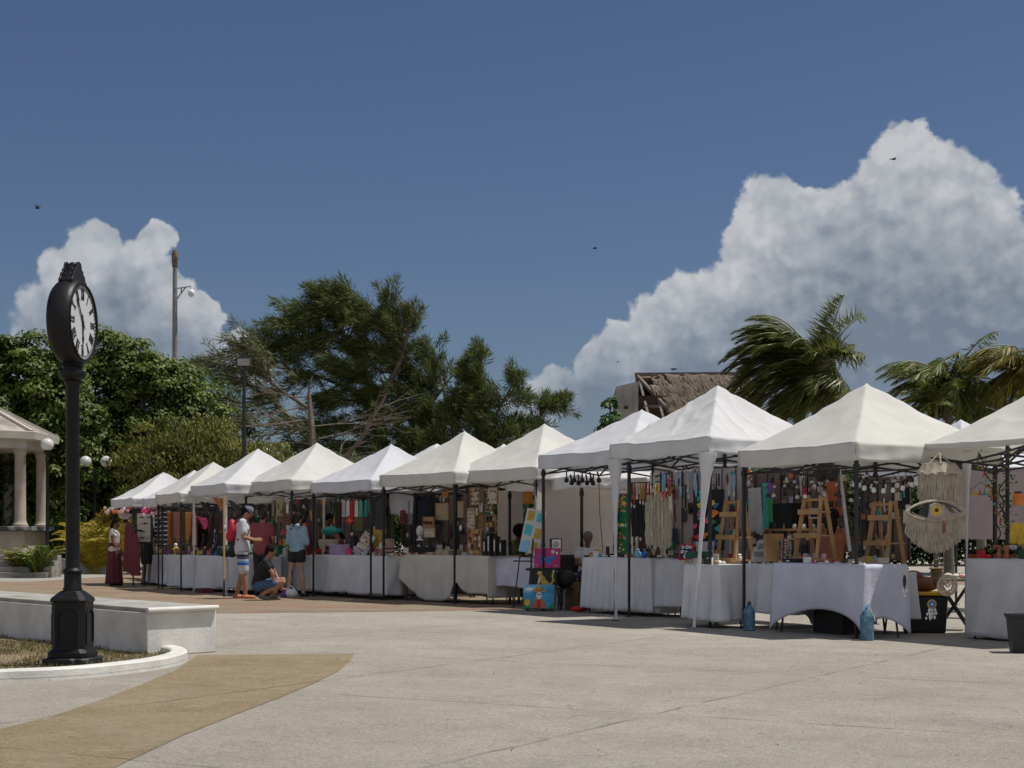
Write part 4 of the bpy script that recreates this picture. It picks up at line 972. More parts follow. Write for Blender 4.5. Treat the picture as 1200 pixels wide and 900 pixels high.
for k in range(6):
    b = MB(); x0 = -.04 + .02 * k; q_ = R.uniform(.2, .9)
    for j in range(R.randint(2, 6)): b.ball((x0 + .035 * j * (k - 2.5) * .25 * q_ + R.uniform(-.01, .01), R.uniform(-.03, .03), -.08 - .036 * j * (.6 + q_)), R.uniform(.012, .02), 1, .8, 1.3, 7, 5)
    b.build('shell_tassel', C('white'), t)
t = thing('shell_tassel_charm', 'dark charm on strings with white shell drops before the black storage bin', 'charm', at(1060, 674, YM - .3)); t.scale = (.6,) * 3
b = MB(); b.tube([(0, 0, .25), (0, 0, 0)], .003, 4); b.tube([(-.03, 0, .25), (-.03, 0, 0)], .003, 4); b.build('cord', C('cream'), t)
b = MB(); b.lathe([(.001, -.28), (.03, -.18), (.035, -.08), (.02, 0)], 10); b.build('body', C('darkbrown'), t)
for k in range(4): b = MB(); b.ball((-.03 + .022 * k, 0, -.3 - .05 * (k % 3)), .018, 1, .8, 1.8, 8, 6); b.build('shell_drop', C('white'), t)
# stall 0 interior
z0 = H[0] + .006; s = ST[0]
b = MB(); b.sheet(lambda u, v: ((u - .5) * 2.4, .03 * math.sin(u * 12), 1.05 - v * 1.05), 24, 6); sing('backdrop_sheet', b, mat('pink_sheet', (.42, .34, .33), .9, .08, 3), 'pale pinkish sheet hung behind the bunting', 'sheet', at(1168, 632, 23.2), rad(-50), smooth=70)
t = thing('bunting', 'cord of small pink and tan felt charms across the pinkish sheet', 'bunting', at(1132, 569, 20.5)); t.scale = (.75,) * 3
b = MB(); b.tube([(k * .07, 0, -.06 * math.sin(k * 1.2)) for k in range(9)], .006, 5); b.build('cord', C('darkbrown'), t)
for k in range(7): b = MB(); b.plate([(k * .08, -.05), (k * .08 + .05, -.17), (k * .08 - .04, -.17)], 0, .01); b.build('felt_charm', C(['pink', 'tan', 'gold', 'rust', 'teal', 'tan', 'pink'][k]), t)
t = thing('plant_pole', 'dark pole twined with leafy vine and beads at the corner stall', 'pole', G(1181, 738)); t.location = Vector((5.9, 18.8, 0))
b = MB(); b.tube([(0, 0, 0), (0, 0, 2.3)], .025, 8); b.build('pole', FB, t)
b = MB(); b.tube([(.04 * math.cos(k * .9) - .006 * k, .04 * math.sin(k * .9), 2.25 - k * .05) for k in range(26)], .009, 5); b.tube([(-.35 + .02 * k + .02 * math.sin(k), 0, 2.2 - k * .05) for k in range(22)], .007, 5); b.build('vine_stem', C('darkbrown'), t)
n = 260; pts = np.array([[-.35 + .02 * k + R.gauss(0, .035), R.gauss(0, .04), 2.2 - k * .05] for k in [R.uniform(0, 20) for _ in range(n // 2)]] + [[.04 * math.cos(k * .9) + R.gauss(0, .04), R.gauss(0, .04), 2.25 - k * .05] for k in [R.uniform(0, 26) for _ in range(n // 2)]])
rhombi('foliage', pts, unit(len(pts)), unit(len(pts)), .05, .03, leafmat('vine', (.03, .06, .015), (.2, .25, .06)), t).data.materials[0]
for k in range(14): b = MB(); b.ball((-.3 + .024 * k, 0, 2.0 - k * .07), .016, n=7, m=5); b.build('bead', C(['orange', 'red', 'turquoise', 'rust'][k % 4]), t)
jar(at(1193, 592, 18.6), 'orange lantern jar hung beside the vine-twined pole', 'orange', 'black', .16, .06, name='lantern')
cloth_hang(at(1196, 613, 18.3), 'mustard yellow cloth over the corner table', .3, .25, 'yellow', s.rz, name='hanging_cloth', cat='cloth')
for k in range(5):
    px = 1140 + k * 14; nl = 60; p0 = s.P(s.X(px, .45), .45, z0)
    t = thing('potted_plant', 'small dark succulent in a low pot on the corner table, ' + ['nearest the tablecloth end', 'second along', 'third along', 'fourth along', 'beside the vine pole'][k], 'potted plant', p0, 0, 'potted plants on the corner table')
    b = MB(); b.lathe([(.035, 0), (.05, .05), (.045, .05)], 12); b.build('pot', C('rust'), t)
    c_ = np.tile([0, 0, .05], (nl, 1)).astype(float); d_ = unit(nl); d_[:, 2] = abs(d_[:, 2]) * .8 + .1; rhombi('foliage', c_, d_, unit(nl), NR.uniform(.06, .12, nl), .03, leafmat('succulent', (.02, .035, .02), (.07, .12, .04)), t)

# ================= stall 2
s = ST[2]; z2 = H[2] + .006
bx2 = on(s, 838, .5, 0)
# embroidered colourful hanging
t = thing('embroidered_textile', 'black textile with big bright embroidered birds and flowers', 'textile', s.at(830, 645, 1.1), s.rz)
b = MB(); b.sheet(lambda u, v: ((u - .5) * .66, .015 * math.sin(u * 14), .86 * v), 12, 8); b.build('ground_cloth', mat('textile_black', (.02, .018, .02), .9, .3), t, smooth=60)
for k in range(26):
    b = MB(); x = R.uniform(-.28, .28); z = R.uniform(.08, .82); r_ = R.uniform(.03, .075); c = R.choice(['green', 'turquoise', 'pink', 'orange', 'red', 'blue', 'yellow', 'grey', 'teal', 'magenta'])
    a0 = R.uniform(0, 6); b.plate([(x + r_ * (1 + .5 * math.sin(3 * a + a0)) * math.cos(a), z + r_ * .7 * (1 + .3 * math.sin(2 * a)) * math.sin(a)) for a in [2 * PI * j / 14 for j in range(14)]], -.03 - k * .0008, -.016 - k * .0008); b.build('embroidery', C(c), t)
boxy(s.at(819, 655, .35), 'dark green hat box on the cloth beside the long necklaces', .3, .22, .1, 'darkgreen', s.rz, 'hat_box', 'box')
t = board(s.at(803, 655, .6), 'red and blue tin picture leaning on the necklaces table', .2, .2, 'navy', s.rz + .2, 'red', ['white', 'blue', 'pink', 'skyblue'], 3, 3, tilt=-.3, name='tin_picture', cat='picture', iname='motif', isz=.025, ishape='ring')
t = board(s.at(826, 655, .7), 'cream cloth bag with a feather print behind the green box', .36, .24, mat('bag_white', (.42, .4, .38), .9), s.rz, None, ['brown', 'darkbrown'], 2, 1, name='cloth_bag', cat='bag', iname='print', isz=.03)
# rack of long cream necklaces, with dark ones beside: on a frame of stall 3
def rack(st, px0, px1, py, b, label, post=True):
    p0 = st.at(px0, py, b); p1 = st.at(px1, py, b); t = thing('necklace_rack', label, 'rack', (p0.x, p0.y, p0.z), st.rz); L = st.w(px0, px1, b); zt = p0.z
    bb = MB(); bb.tube([(0, 0, 0), (L, 0, 0)], .01, 6); bb.build('top_bar', FB, t)
    if post:
        for x in (0, L): bb = MB(); bb.tube([(x, 0, 0), (x, 0, -zt + .72)], .009, 6); bb.build('post', FB, t)
    return L
s = ST[3]
rack(s, 738, 790, 566, .45, 'black wire rack carrying the necklaces beside the green panel')
cream_n = mat('shell_cream', (.5, .44, .33), .6, .25, 30, col2=(.66, .6, .48))
for k in range(22):
    px = 757 + 30 * (k + R.random() * .4) / 22; strand(s.at(px, 578 + 8 * R.random(), .42 - .02 * (k % 3)), 'long cream shell necklace in the dense hanging row', .80, cream_n, .04, 2, None, 'long cream shell necklaces', s.rz, .0075)
for k in range(9):
    px = 741 + 14 * (k + R.random() * .4) / 9; strand(s.at(px, 585, .42), 'long black bead necklace between the green panel and cream ones', .58, C('black'), .045, 2, C('cream') if k % 3 == 0 else None, 'long black bead necklaces', s.rz, .009)
for k in range(14):
    px = 740 + 48 * k / 14; c = ['maroon', 'rust', 'cream', 'gold', 'tan', 'red'][k % 6]; strand(s.at(px, 566, .4), 'short ' + {'rust': 'rust red'}.get(c, c) + ' bead strand high on the necklace rack', R.uniform(.2, .36), C(c), .04, 2, C('cream'), 'short bead strands on the necklace rack', s.rz, .007)
def butterfly(loc, label, c1, rz, sc_=1.0):
    t = thing('butterfly_ornament', label, 'butterfly ornament', loc, rz)
    for sg in (-1, 1):
        b = MB(); b.plate([(0, 0), (sg * .07 * sc_, .06 * sc_), (sg * .11 * sc_, .03 * sc_), (sg * .08 * sc_, -.01 * sc_), (sg * .07 * sc_, -.05 * sc_), (sg * .02 * sc_, -.04 * sc_)], -.004, .004); b.build('wing', C(c1), t)
    b = MB(); b.ball((0, 0, 0), .012 * sc_, 1, 1, 3, 8, 6); b.build('body', C('black'), t)
butterfly(s.at(770, 572, .3), 'yellow butterfly ornament on the necklace rack', 'yellow', s.rz); butterfly(s.at(781, 563, .3), 'pink butterfly ornament at the end of the necklace rack', 'pink', s.rz, .7)
# green pin panel
t = board(on(s, 727, -.1, 1.2), 'tall green felt panel pinned with flower and ring badges', .30, 1.28, mat('felt_green', (.012, .12, .05), .95, .15, 9), s.rz, None, None)
t.location = W(727, 649, 22.3); t.scale = (1.08, 1, .665); t['category'] = 'display panel'
t.name = 'badge_panel'
for k in range(58):
    x = R.uniform(-.13, .13); z = R.choice([R.uniform(1.08, 1.26), R.uniform(.02, .68), R.uniform(.9, 1.1)]); b = MB(); r_ = R.uniform(.014, .03)
    if R.random() < .55: b.lathe([(r_ * .45, -.004), (r_ * .45, .004), (r_, .004), (r_, -.004), (r_ * .45, -.004)], 12, T=Matrix.Translation((x, -.008, z)) @ Tr)
    else: b.plate([(x + r_ * (1.2 if j % 2 else .7) * math.cos(j * PI / 5), z + r_ * (1.2 if j % 2 else .7) * math.sin(j * PI / 5)) for j in range(10)], -.01, -.0005)
    b.build('badge', C(R.choice(['white', 'cream', 'tan', 'rust', 'orange', 'yellow'] if z < .8 else ['orange', 'yellow', 'red', 'tan', 'rust'])), t)
b = MB(); b.box(-.15, .15, -.004, -.0005, .58, .63)
for k in range(6):
    b = MB(); x = -.12 + .048 * k; z = .605
    for j in range(3): b.ball((x, -.006, z - .02 + j * .02), .014, 1, .4, 1, 7, 5)
    b.build('badge', C('cream'), t)
for k, (px, c) in enumerate(((748, 'skyblue'), (755, 'blue'), (762, 'brown'), (737, 'orange'))):
    b = MB(); b.ball((0, 0, .05), .055, .9, .6, 1, 10, 7); b.ball((0, 0, .12), .02, n=8, m=5); sing('gift_pouch', b, C(c), 'small %s drawstring pouch on the pleated cloth' % {'skyblue': 'pale blue', 'blue': 'deep blue'}.get(c, c), 'pouch', s.at(px, 654, .34), 0)
for k in range(24):
    px = R.uniform(686, 800); b = MB(); c = R.choice(['darkbrown', 'brown', 'maroon', 'black', 'cream', 'white'])
    b.lathe([(.035, 0), (.05, .02), (.045, .03), (.03, .01)], 10); sing('bead_coil', b, C(c), 'coiled bead bracelet laid on the pleated cloth', 'bracelet', s.at(px, 653, R.uniform(.3, .5)), 0, 'coiled bracelets on the pleated cloth')
# clamps of string lights hanging from truss of stall 3
for k in range(9):
    px = 664 + k * 4.5; t = thing('spot_clamp', 'black clip lamp hooked on the truss over the grey-haired vendor', 'clip lamp', s.at(px, 553 + 3 * (k % 2), .25), R.random() * 2, 'clip lamps on the truss')
    b = MB(); b.bar((0, 0, 0), (.03, 0, -.1), .02); b.build('arm', C('black'), t); b = MB(); b.lathe([(.02, -.17), (.04, -.15), (.03, -.1), (.01, -.09)], 10, c=(.03, 0, 0)); b.build('shade', C('black'), t)
b = MB(); b.tube([(0, 0, 0), (.02, 0, -.5), (.12, 0, -1.25)], .006, 5); sing('power_cable', b, C('charcoal'), 'thin black cable dangling before the plain sheet', 'cable', s.at(702, 565, .8), s.rz)

# ================= stall 4 : painting easels
s = ST[4]
pink_b = mat('board_white', (.52, .5, .48), .8, .05)
def easel(px, py_foot, Y, label, rz, h=1.5):
    p = W(px, py_foot, Y); p.z = 0; t = thing('easel', label, 'easel', p, rz)
    for nm, a, b_ in (('leg', (-.28, -.05, 0), (0, 0, h)), ('leg', (.28, -.05, 0), (0, 0, h)), ('leg', (0, .45, 0), (0, 0, h))): b = MB(); b.tube([a, b_], .011, 6); b.build(nm, FB, t)
    b = MB(); b.tube([(-.25, -.07, h * .45), (.25, -.07, h * .45)], .012, 6); b.build('ledge', FB, t); return t
easel(617, 712, 25.9, 'black tripod easel holding the white board of art prints', s.rz, 1.75)
ArtP = ['orange', 'skyblue', 'palepink', 'tan', 'rust', 'mustard', 'turquoise']
b1 = board(W(619, 648, 25.7), 'white board of small colour art prints on the black tripod', .40, .72, pink_b, s.rz + .25, None, ArtP, 2, 3, tilt=-.13, name='print_board', cat='print display', iname='art_print', isz=.07, ishape='card')
b1.rotation_euler = (-.13, .16, s.rz + .25)
b2 = board(W(645, 650, 27.6), 'second white board of art prints, behind the two black tent legs', .5, .95, pink_b, s.rz, None, ArtP, 2, 4, tilt=-.1, name='print_board', cat='print display', iname='art_print', isz=.075, ishape='card')
def picture(loc, label, w, h, back, rz, tilt, shapes, frame=None, name='painting'):
    t = thing(name, label, 'painting', loc, rz); t.rotation_euler = (tilt, 0, rz)
    b = MB(); b.box(-w / 2, w / 2, 0, .025, 0, h); b.build('canvas', pm(back), t)
    if frame:
        b = MB(); f_ = .018
        for x0, x1, z0, z1 in ((-w / 2 - f_, w / 2 + f_, -f_, 0), (-w / 2 - f_, w / 2 + f_, h, h + f_), (-w / 2 - f_, -w / 2, 0, h), (w / 2, w / 2 + f_, 0, h)): b.box(x0, x1, -.01, .03, z0, z1)
        b.build('frame', pm(frame), t)
    for k, (nm, c, poly) in enumerate(shapes):
        b = MB(); y = -.0015 - .0012 * k; b.add([(x * w / 2, y, (z + 1) * h / 2) for x, z in poly], [tuple(range(len(poly)))]); b.build(nm, pm(c), t, smooth=0)
    return t
def ell(cx, cz, rx, rz_, n=18, a=0): return [(cx + rx * math.cos(t) * math.cos(a) - rz_ * math.sin(t) * math.sin(a), cz + rx * math.cos(t) * math.sin(a) + rz_ * math.sin(t) * math.cos(a)) for t in [2 * PI * k / n for k in range(n)]]
YP = 25.2; sp_ = F / YP
rzp = rad(-8)
picture(W(641, 665, YP + .1), 'magenta painting of a blue folk-art animal, topmost on the low easel', .42, .31, 'magenta', rzp, -.12,
    [('animal_body', 'blue', ell(-.1, -.2, .5, .3)), ('animal_head', 'blue', ell(.42, .05, .22, .22)), ('tail', 'blue', [(-.55, -.1), (-.75, .3), (-.62, .35), (-.45, 0)]), ('front_leg', 'blue', [(.1, -.3), (.3, -.3), (.3, -.75), (.12, -.75)]), ('rear_leg', 'blue', [(-.5, -.3), (-.3, -.3), (-.32, -.75), (-.5, -.75)]), ('flower', 'cream', ell(.45, .62, .15, .2)), ('flower', 'white', ell(.75, .5, .09, .14)), ('spot', 'white', ell(-.2, -.15, .06, .09)), ('dot', 'palepink', ell(-.75, -.8, .05, .07)), ('dot', 'palepink', ell(.7, -.85, .06, .07))])
picture(W(637, 687, YP), 'black painting of a sitting golden leopard, middle of the low easel', .42, .27, 'black', rzp, -.12,
    [('leopard_body', 'mustard', ell(-.1, -.2, .26, .62, a=.25)), ('leopard_head', 'gold', ell(-.32, .55, .2, .26)), ('haunch', 'gold', ell(.1, -.6, .28, .3)), ('front_leg', 'cream', [(-.38, .1), (-.2, .1), (-.35, -.9), (-.5, -.9)]), ('tail', 'gold', [(.3, -.85), (.62, -.8), (.82, -.3), (.72, .2), (.8, .7), (.7, .85), (.6, .2), (.68, -.3), (.5, -.65), (.3, -.7)]), ('tail_tip', 'cream', ell(.75, .8, .08, .12))])
picture(W(631, 713, YP - .15), 'seaside painting of a skull-faced figure in a wide straw hat, lowest on the low easel', .50, .38, mat('sea_paint', (.03, .22, .48), .5, .3, 6, col2=(.06, .42, .62)), rzp, -.15,
    [('sky', 'skyblue', [(-1, .3), (.1, .4), (.2, 1), (-1, 1)]), ('cloud', 'white', ell(-.62, .62, .28, .14)), ('foliage', 'green', [(-1, -1), (-.5, -1), (-.7, -.4), (-1, -.2)]), ('foliage', 'green', [(.6, -1), (1, -1), (1, -.5), (.75, -.65)]), ('sun', 'yellow', ell(-.72, -.5, .2, .28)),
     ('poncho', 'terracotta', [(-.45, -1), (.5, -1), (.3, -.3), (.1, -.1), (-.1, -.1), (-.3, -.3)]), ('scarf', 'red', [(-.12, -.95), (.15, -.95), (.12, -.1), (-.08, -.1)]), ('skull', 'white', ell(.02, .1, .17, .34)), ('eye_socket', 'black', ell(-.05, .18, .05, .08)), ('eye_socket', 'black', ell(.09, .18, .05, .08)), ('teeth', 'black', [(-.05, -.08), (.09, -.08), (.09, -.05), (-.05, -.05)]), ('hat_brim', 'tan', ell(.02, .5, .46, .16)), ('hat_top', 'mustard', ell(.02, .66, .2, .24)), ('hat_band', 'red', [(-.17, .56), (.21, .56), (.2, .5), (-.16, .5)])])
t = thing('low_easel', 'low black easel carrying three stacked paintings', 'easel', Vector((W(634, 715, YP).x, YP + .2, 0)), rzp)
for sx in (-.2, .2): b = MB(); b.bar((sx, -.14, 0), (sx * .7, .14, 1.15), .022); b.build('post', FB, t)
for (sx, sy) in ((-.2, -.2), (.2, -.2), (-.15, .45), (.3, .4)): b = MB(); b.bar((sx, sy, 0), (sx * .6, .1, .6), .018); b.build('leg', FB, t)
for z in (.045, .36, .66): b = MB(); b.box(-.24, .24, -.17 + z * .22, -.1 + z * .22, z - .02, z); b.build('ledge', FB, t)
b = MB(); b.box(-.24, .24, -.05, .35, .64, .68); b.build('top_shelf', FB, t)
board(W(652, 645, YP + .25), 'small silver-framed print above the magenta painting', .15, .18, 'white', rzp, 'charcoal', ['grey'], 1, 1, tilt=-.1, name='framed_print', cat='picture', iname='drawing', isz=.05, ishape='ring')
b = MB(); b.ball((0, 0, .16), .2, .9, .7, .8, 14, 9); b.tube([(-.1, 0, .28), (0, 0, .42), (.1, 0, .28)], .012, 6); sing('black_bag', b, mat('bag_black', (.012, .012, .014), .6, .3, 5, bump=.5, bscale=10), 'slumped black bag beside the leopard painting', 'bag', W(663, 690, YP + .3), 0, smooth=60)
t = thing('wooden_stool', 'slim stool under the black bag', 'stool', Vector((W(664, 700, YP + .3).x, YP + .3, 0)))
b = MB(); b.lathe([(.16, .33), (.16, .36), (.001, .362)], 18); b.build('seat', FB, t)
for a in (0.6, 2.2, 3.7, 5.3): b = MB(); b.tube([(.1 * math.cos(a), .1 * math.sin(a), .34), (.17 * math.cos(a), .17 * math.sin(a), 0)], .011, 6); b.build('leg', FB, t)
def sign(loc, label, w, h, rz, kind):
    t = thing('hanging_sign', label, 'sign', loc, rz)
    b = MB(); b.box(-w / 2, w / 2, 0, .015, -h, 0); b.build('sign_panel', mat('sign_orange', (.42, .17, .025), .75, .12), t)
    b = MB(); nrow = 3 if kind else 2
    for j in range(nrow):
        z = -h * (.25 + .25 * j)
        for k in range(4 if not kind else 3):
            x = (-.3 + .2 * k) * w; b.box(x - .018 * w, x + .018 * w, -.003, -.0005, z - h * .07, z + h * .06)
            if (k + j) % 2: b.box(x - .06 * w, x + .07 * w, -.0032, -.0007, z + h * .03, z + h * .06)
    b.build('lettering', mat('sign_lettering', (.6, .35, .12), .7), t, smooth=0)
    b = MB(); b.tube([(-w * .4, 0, 0), (-w * .4, 0, .12)], .003, 4); b.tube([(w * .4, 0, 0), (w * .4, 0, .12)], .003, 4); b.build('string', C('black'), t)
sign(s.at(618, 572, .75), 'square orange sign hung against the plain sheet', .27, .27, s.rz, 1)
sign(ST[6].at(378, 582, 1.2), 'orange sign above the vendor in dark glasses', .27, .16, ST[6].rz, 0)
sign(ST[5].at(521, 574, 1.5), 'small orange sign half behind the cream tent leg', .2, .14, ST[5].rz, 0)
# chair and boxes by grey-haired vendor
def chair(loc, rz, label, col='black', h=.45):
    t = thing('chair', label, 'chair', loc, rz)
    b = MB(); b.box(-.21, .21, -.21, .21, h - .02, h + .015); b.build('seat', C(col), t, bevel=.01)
    for sx in (-1, 1):
        b = MB(); b.tube([(sx * .2, -.2, 0), (sx * .2, -.19, h)], .012, 6); b.build('leg', C('silver'), t)
        b = MB(); b.tube([(sx * .2, .24, 0), (sx * .2, .19, h), (sx * .2, .25, h + .42)], .012, 6); b.build('leg', C('silver'), t)
    b = MB(); b.sheet(lambda u, v: (-.2 + .4 * u, .2 + .05 * v + .03 * math.sin(PI * u), h + .14 + .3 * v), 8, 4); b.build('backrest', C(col), t, solid=.015); return t
chair(Vector((W(671, 700, 26.2).x, 26.2, 0)), rad(160), 'black folding chair with silver frame beside the brown boxes')
boxy(Vector((W(676, 705, 25.4).x, 25.5, 0)), 'brown cardboard box under the folding chair, lower of two', .3, .25, .3, 'brown', s.rz)
boxy(Vector((W(676, 705, 25.4).x, 25.5, .3)), 'brown cardboard box, upper of two by the pleated cloth', .27, .23, .16, 'brown', s.rz + .2)
b = MB(); b.ball((0, 0, .05), .09, 1.6, 1, .55, 10, 6); sing('red_bag', b, C('red'), 'small red bag on the ground by the pleated cloth', 'bag', Vector((W(679, 708, 25).x, 24.9, 0)), 0)

# ================= stall 5 : wooden boards
s = ST[5]; z5 = H[5] + .006
kraft = mat('kraft_board', (.34, .27, .18), .8, .12, 9); wood = mat('light_wood', (.36, .22, .1), .7, .2, 5)
def bd(st, px, py_bot, b, w, h, lab, back, frame, items, nx, nz, **k): return board(st.at(px, py_bot, b), lab, w, h, back, (rad(-8) if px < 200 else st.rz), frame, items, nx, nz, **k)
bd(s, 518, 609, .9, .36, .30, 'cream board of fine chains left of the double tent leg', kraft, wood, ['tan', 'gold'], 6, 2, isz=.012, fw=.01)
bd(s, 539, 606, .9, .20, .28, 'narrow cream board right of the double tent leg', kraft, wood, ['tan'], 3, 2, isz=.012, fw=.01)
bd(s, 557, 591, .8, .24, .29, 'wood-framed board of red and dark earrings high on the wall', 'cream', wood, ['red', 'black', 'maroon', 'orange', 'navy'], 4, 3, isz=.022, group=None)
bd(s, 577, 590, .8, .26, .28, 'wood-framed board of scattered dark earrings beside the tent edge', 'cream', wood, ['black', 'darkbrown', 'red'], 4, 2, isz=.018)
bd(s, 552, 622, .7, .22, .40, 'tall narrow board with rows of small pendants', 'cream', wood, ['brown', 'tan', 'darkbrown'], 5, 6, isz=.014, fw=.008)
bd(s, 563, 622, .9, .16, .34, 'board of gold sunburst earrings', 'tan', None, ['gold', 'mustard', 'orange'], 2, 4, isz=.035, ishape='star')
bd(s, 575, 624, .85, .26, .30, 'brown board of carved wooden charms', 'brown', wood, ['cream', 'tan', 'black', 'gold'], 3, 3, isz=.03, ishape='card', iname='charm')
bd(s, 573, 599, .82, .16, .12, 'small grey-green picture card above the charms board', 'olive', wood, ['grey', 'tan'], 2, 1, isz=.02, ishape='card', iname='card')
bd(s, 502, 618, .75, .30, .18, 'wood tray of dark hanging earrings on the swagged table', wood, wood, ['black', 'darkbrown'], 7, 1, isz=.025)
bd(s, 503, 629, .7, .32, .15, 'cream tray of studs below the wood tray', 'cream', wood, ['tan', 'brown'], 7, 2, isz=.009)
bd(s, 556, 649, .45, .34, .42, 'patchwork board of brown wooden tags on the table end', kraft, wood, ['rust', 'tan', 'brown', 'cream', 'darkbrown', 'mustard'], 6, 7, isz=.022, ishape='card', iname='tag')
for k, (px, hh) in enumerate(((570, .30), (575, .40), (582, .34), (589, .28))):
    t = boxy(on(s, px, .42, z5), 'black jewellery roll stood on end, ' + ['shortest at the board', 'tallest of the four', 'third from the board', 'last, nearest the lilac table'][k], .085, .1, hh, 'black', s.rz, 'jewellery_roll', 'jewellery roll', group='black jewellery rolls')
    b = MB(); b.box(-.012, .012, -.056, -.051, .08, hh - .06); b.build('white_strip', C('white'), t)
t = thing('tent_card', 'triangular kraft price card on the swagged table', 'display stand', on(s, 523, .5, z5), s.rz)
b = MB(); b.add([(-.07, -.04, 0), (.07, -.04, 0), (0, 0, .17), (-.07, .06, 0), (.07, .06, 0)], [(0, 1, 2), (0, 2, 3), (1, 4, 2), (3, 2, 4)]); b.build('folded_card', kraft, t, smooth=0)
for k, (px, b_) in enumerate(((506, .42), (516, .48), (524, .4), (534, .55))):
    t = boxy(on(s, px, b_, z5), ['open kraft ring box nearest the stuffed hat', 'second kraft ring box on the swagged table', 'kraft ring box at the foot of the price card', 'kraft ring box behind the tent leg'][k], .16, .12, .05 + .02 * k, kraft, s.rz + .1 * k, group='kraft ring boxes')
boxy(on(s, 497, .7, z5), 'long black velvet stand with silver rings on the swagged table', .5, .12, .14, 'black', s.rz, 'ring_stand', 'ring stand')
for k in range(16):
    b = MB(); b.ball((0, 0, .02), .022, 1.2, 1, .8, 8, 5); sing('trinket', b, C(R.choice(['maroon', 'pink', 'cream', 'brown', 'rust'])), 'tiny trinket laid at the edge of the swagged table', 'trinket', on(s, R.uniform(474, 500), R.uniform(.36, .5), z5), 0, 'trinkets on the swagged table')
# clothes behind
cw = 0
for k, (px, c) in enumerate(((492, 'black'), (497, 'charcoal'), (503, 'navy'), (508, 'black'), (486, 'grey'))):
    garment(ST[5].at(px, 582, 1.8), ['black sleeveless top', 'charcoal sleeveless top', 'navy sleeveless top', 'second black sleeveless top', 'grey sleeveless top'][k] + ' on the rail behind the wood trays', c, .26, .55, ST[5].rz + 1.1, False, group='tops on the rail behind the wood trays')
b = MB(); b.tube([(0, 0, 0), (1.0, 0, 0)], .012, 6); b.tube([(0, 0, 0), (0, 0, -1.7)], .012, 6); b.tube([(1, 0, 0), (1, 0, -1.7)], .012, 6); sing('clothes_rail', b, FB, 'black clothes rail behind the wood trays', 'clothes rail', ST[5].at(482, 580, 1.8), ST[5].rz)
cloth_hang(s.at(472, 578, 1.7), 'white sheet with blue scrawled lines hung between two stalls', .9, .42, CLW, s.rz, name='hanging_cloth', cat='cloth')

# ================= stall 6
s = ST[6]; z6 = H[6] + .006
bd(s, 420, 650, .35, .42, .46, 'white board of colourful earrings tilted on the curved-crease cloth', pink_b, None, ['orange', 'black', 'blue', 'red', 'green', 'navy', 'yellow', 'maroon'], 7, 7, tilt=-.5, isz=.02).rotation_euler = (-.4, .32, s.rz)
p0 = s.at(398, 583, 1.0)
t = thing('clothes_rail', 'silver rail of folded coloured shirts above the curved-crease cloth', 'clothes rail', p0, s.rz)
b = MB(); b.tube([(-.15, 0, 0), (1.25, 0, 0)], .012, 6); b.build('rail_bar', FB, t)
for sx in (-.15, 1.25): b = MB(); b.tube([(sx, 0, 0), (sx, 0, -p0.z)], .012, 6); b.build('post', FB, t)
for k, (px, c) in enumerate(((398, 'darkbrown'), (403, 'silver'), (408, 'white'), (413, 'red'), (418, 'white'), (423, 'green'), (429, 'teal'), (434, 'teal'))):
    garment(s.at(px, 585, 1.0 + .02 * k), {0: 'dark brown', 1: 'silvery grey', 2: 'white', 3: 'red', 4: 'second white', 5: 'green', 6: 'teal', 7: 'last teal'}[k] + ' shirt on the silver rail', C(c) if k != 5 else mat('mint', (.15, .42, .26), .8), .16, .36, s.rz - .2, False, group='shirts on the silver rail')
for k, (px, py, c, w, L, lab) in enumerate(((441, 581, 'black', .22, .75, 'long black dress hung by the double tent leg'), (446, 584, 'charcoal', .24, .6, 'charcoal blouse hung by the double tent leg'), (444, 612, 'mustard', .26, .5, 'mustard gold skirt below the black clothes'), (436, 598, 'black', .2, .35, 'short black vest at the rail end'))):
    garment(s.at(px, py, .7), lab, c, w, L, s.rz + .4, False, kind='dress' if k != 1 else 'blouse')
b = MB(); b.ball((0, 0, .1), .2, 1.5, 1, .5, 16, 8); sing('cloth_bundle', b, C('teal'), 'teal cloth bundle heaped on the stall shelf', 'cloth bundle', s.at(389, 628, .9), s.rz, smooth=60)
b = MB(); b.sheet(lambda u, v: (-.4 + .8 * u, -.15 + .3 * v, .0), 2, 2); 
boxy(s.at(389, 640, .9), 'wire shelf crate below the teal bundle', .6, .3, .14, 'cream', s.rz, 'crate')
hat(s.at(410, 617, .5) + Vector((0, 0, .1)), 'red felt cap on the back shelf', 'red', 'orange', .12, crown=.12)
hat(s.at(472, 611, 1.0), 'maroon knitted hat on a stand by the tent leg', 'maroon', 'maroon', .13, crown=.22)
hat(s.at(456, 644, .4), 'large beige straw hat with rolled brim at the table end', mat('straw', (.3, .24, .17), .9, .25, 30, bump=.5, bscale=80), 'brown', .24, crown=.2)
for k, (px, py) in enumerate(((448, 649), (492, 630), (431, 647))):
    b = MB(); b.ball((0, 0, .17), .085, .8, .9, 1.2, 12, 8); b.lathe([(.08, 0), (.035, .03), (.03, .1)], 12); sing('mannequin_head', b, C('silver'), ['pale foam mannequin head by the double tent leg', 'pale foam mannequin head beside the wood trays', 'pale foam mannequin head behind the tilted board'][k], 'mannequin head', s.at(px, py, .55) - Vector((0, 0, .05)), 0)
boxy(s.at(397, 650, .5), 'clear boxed shelf of rolled lilac socks', .45, .2, .2, 'lilac', s.rz, 'sock_tray', 'tray')
boxy(s.at(421, 622, .95), 'dark olive framed board behind the tilted board', .3, .04, .26, 'olive', s.rz, 'notice_board', 'board')
cloth_hang(s.at(372, 643, .26), 'bright red folded cloth at the table edge', .32, .06, 'red', s.rz, name='folded_cloth', cat='cloth')
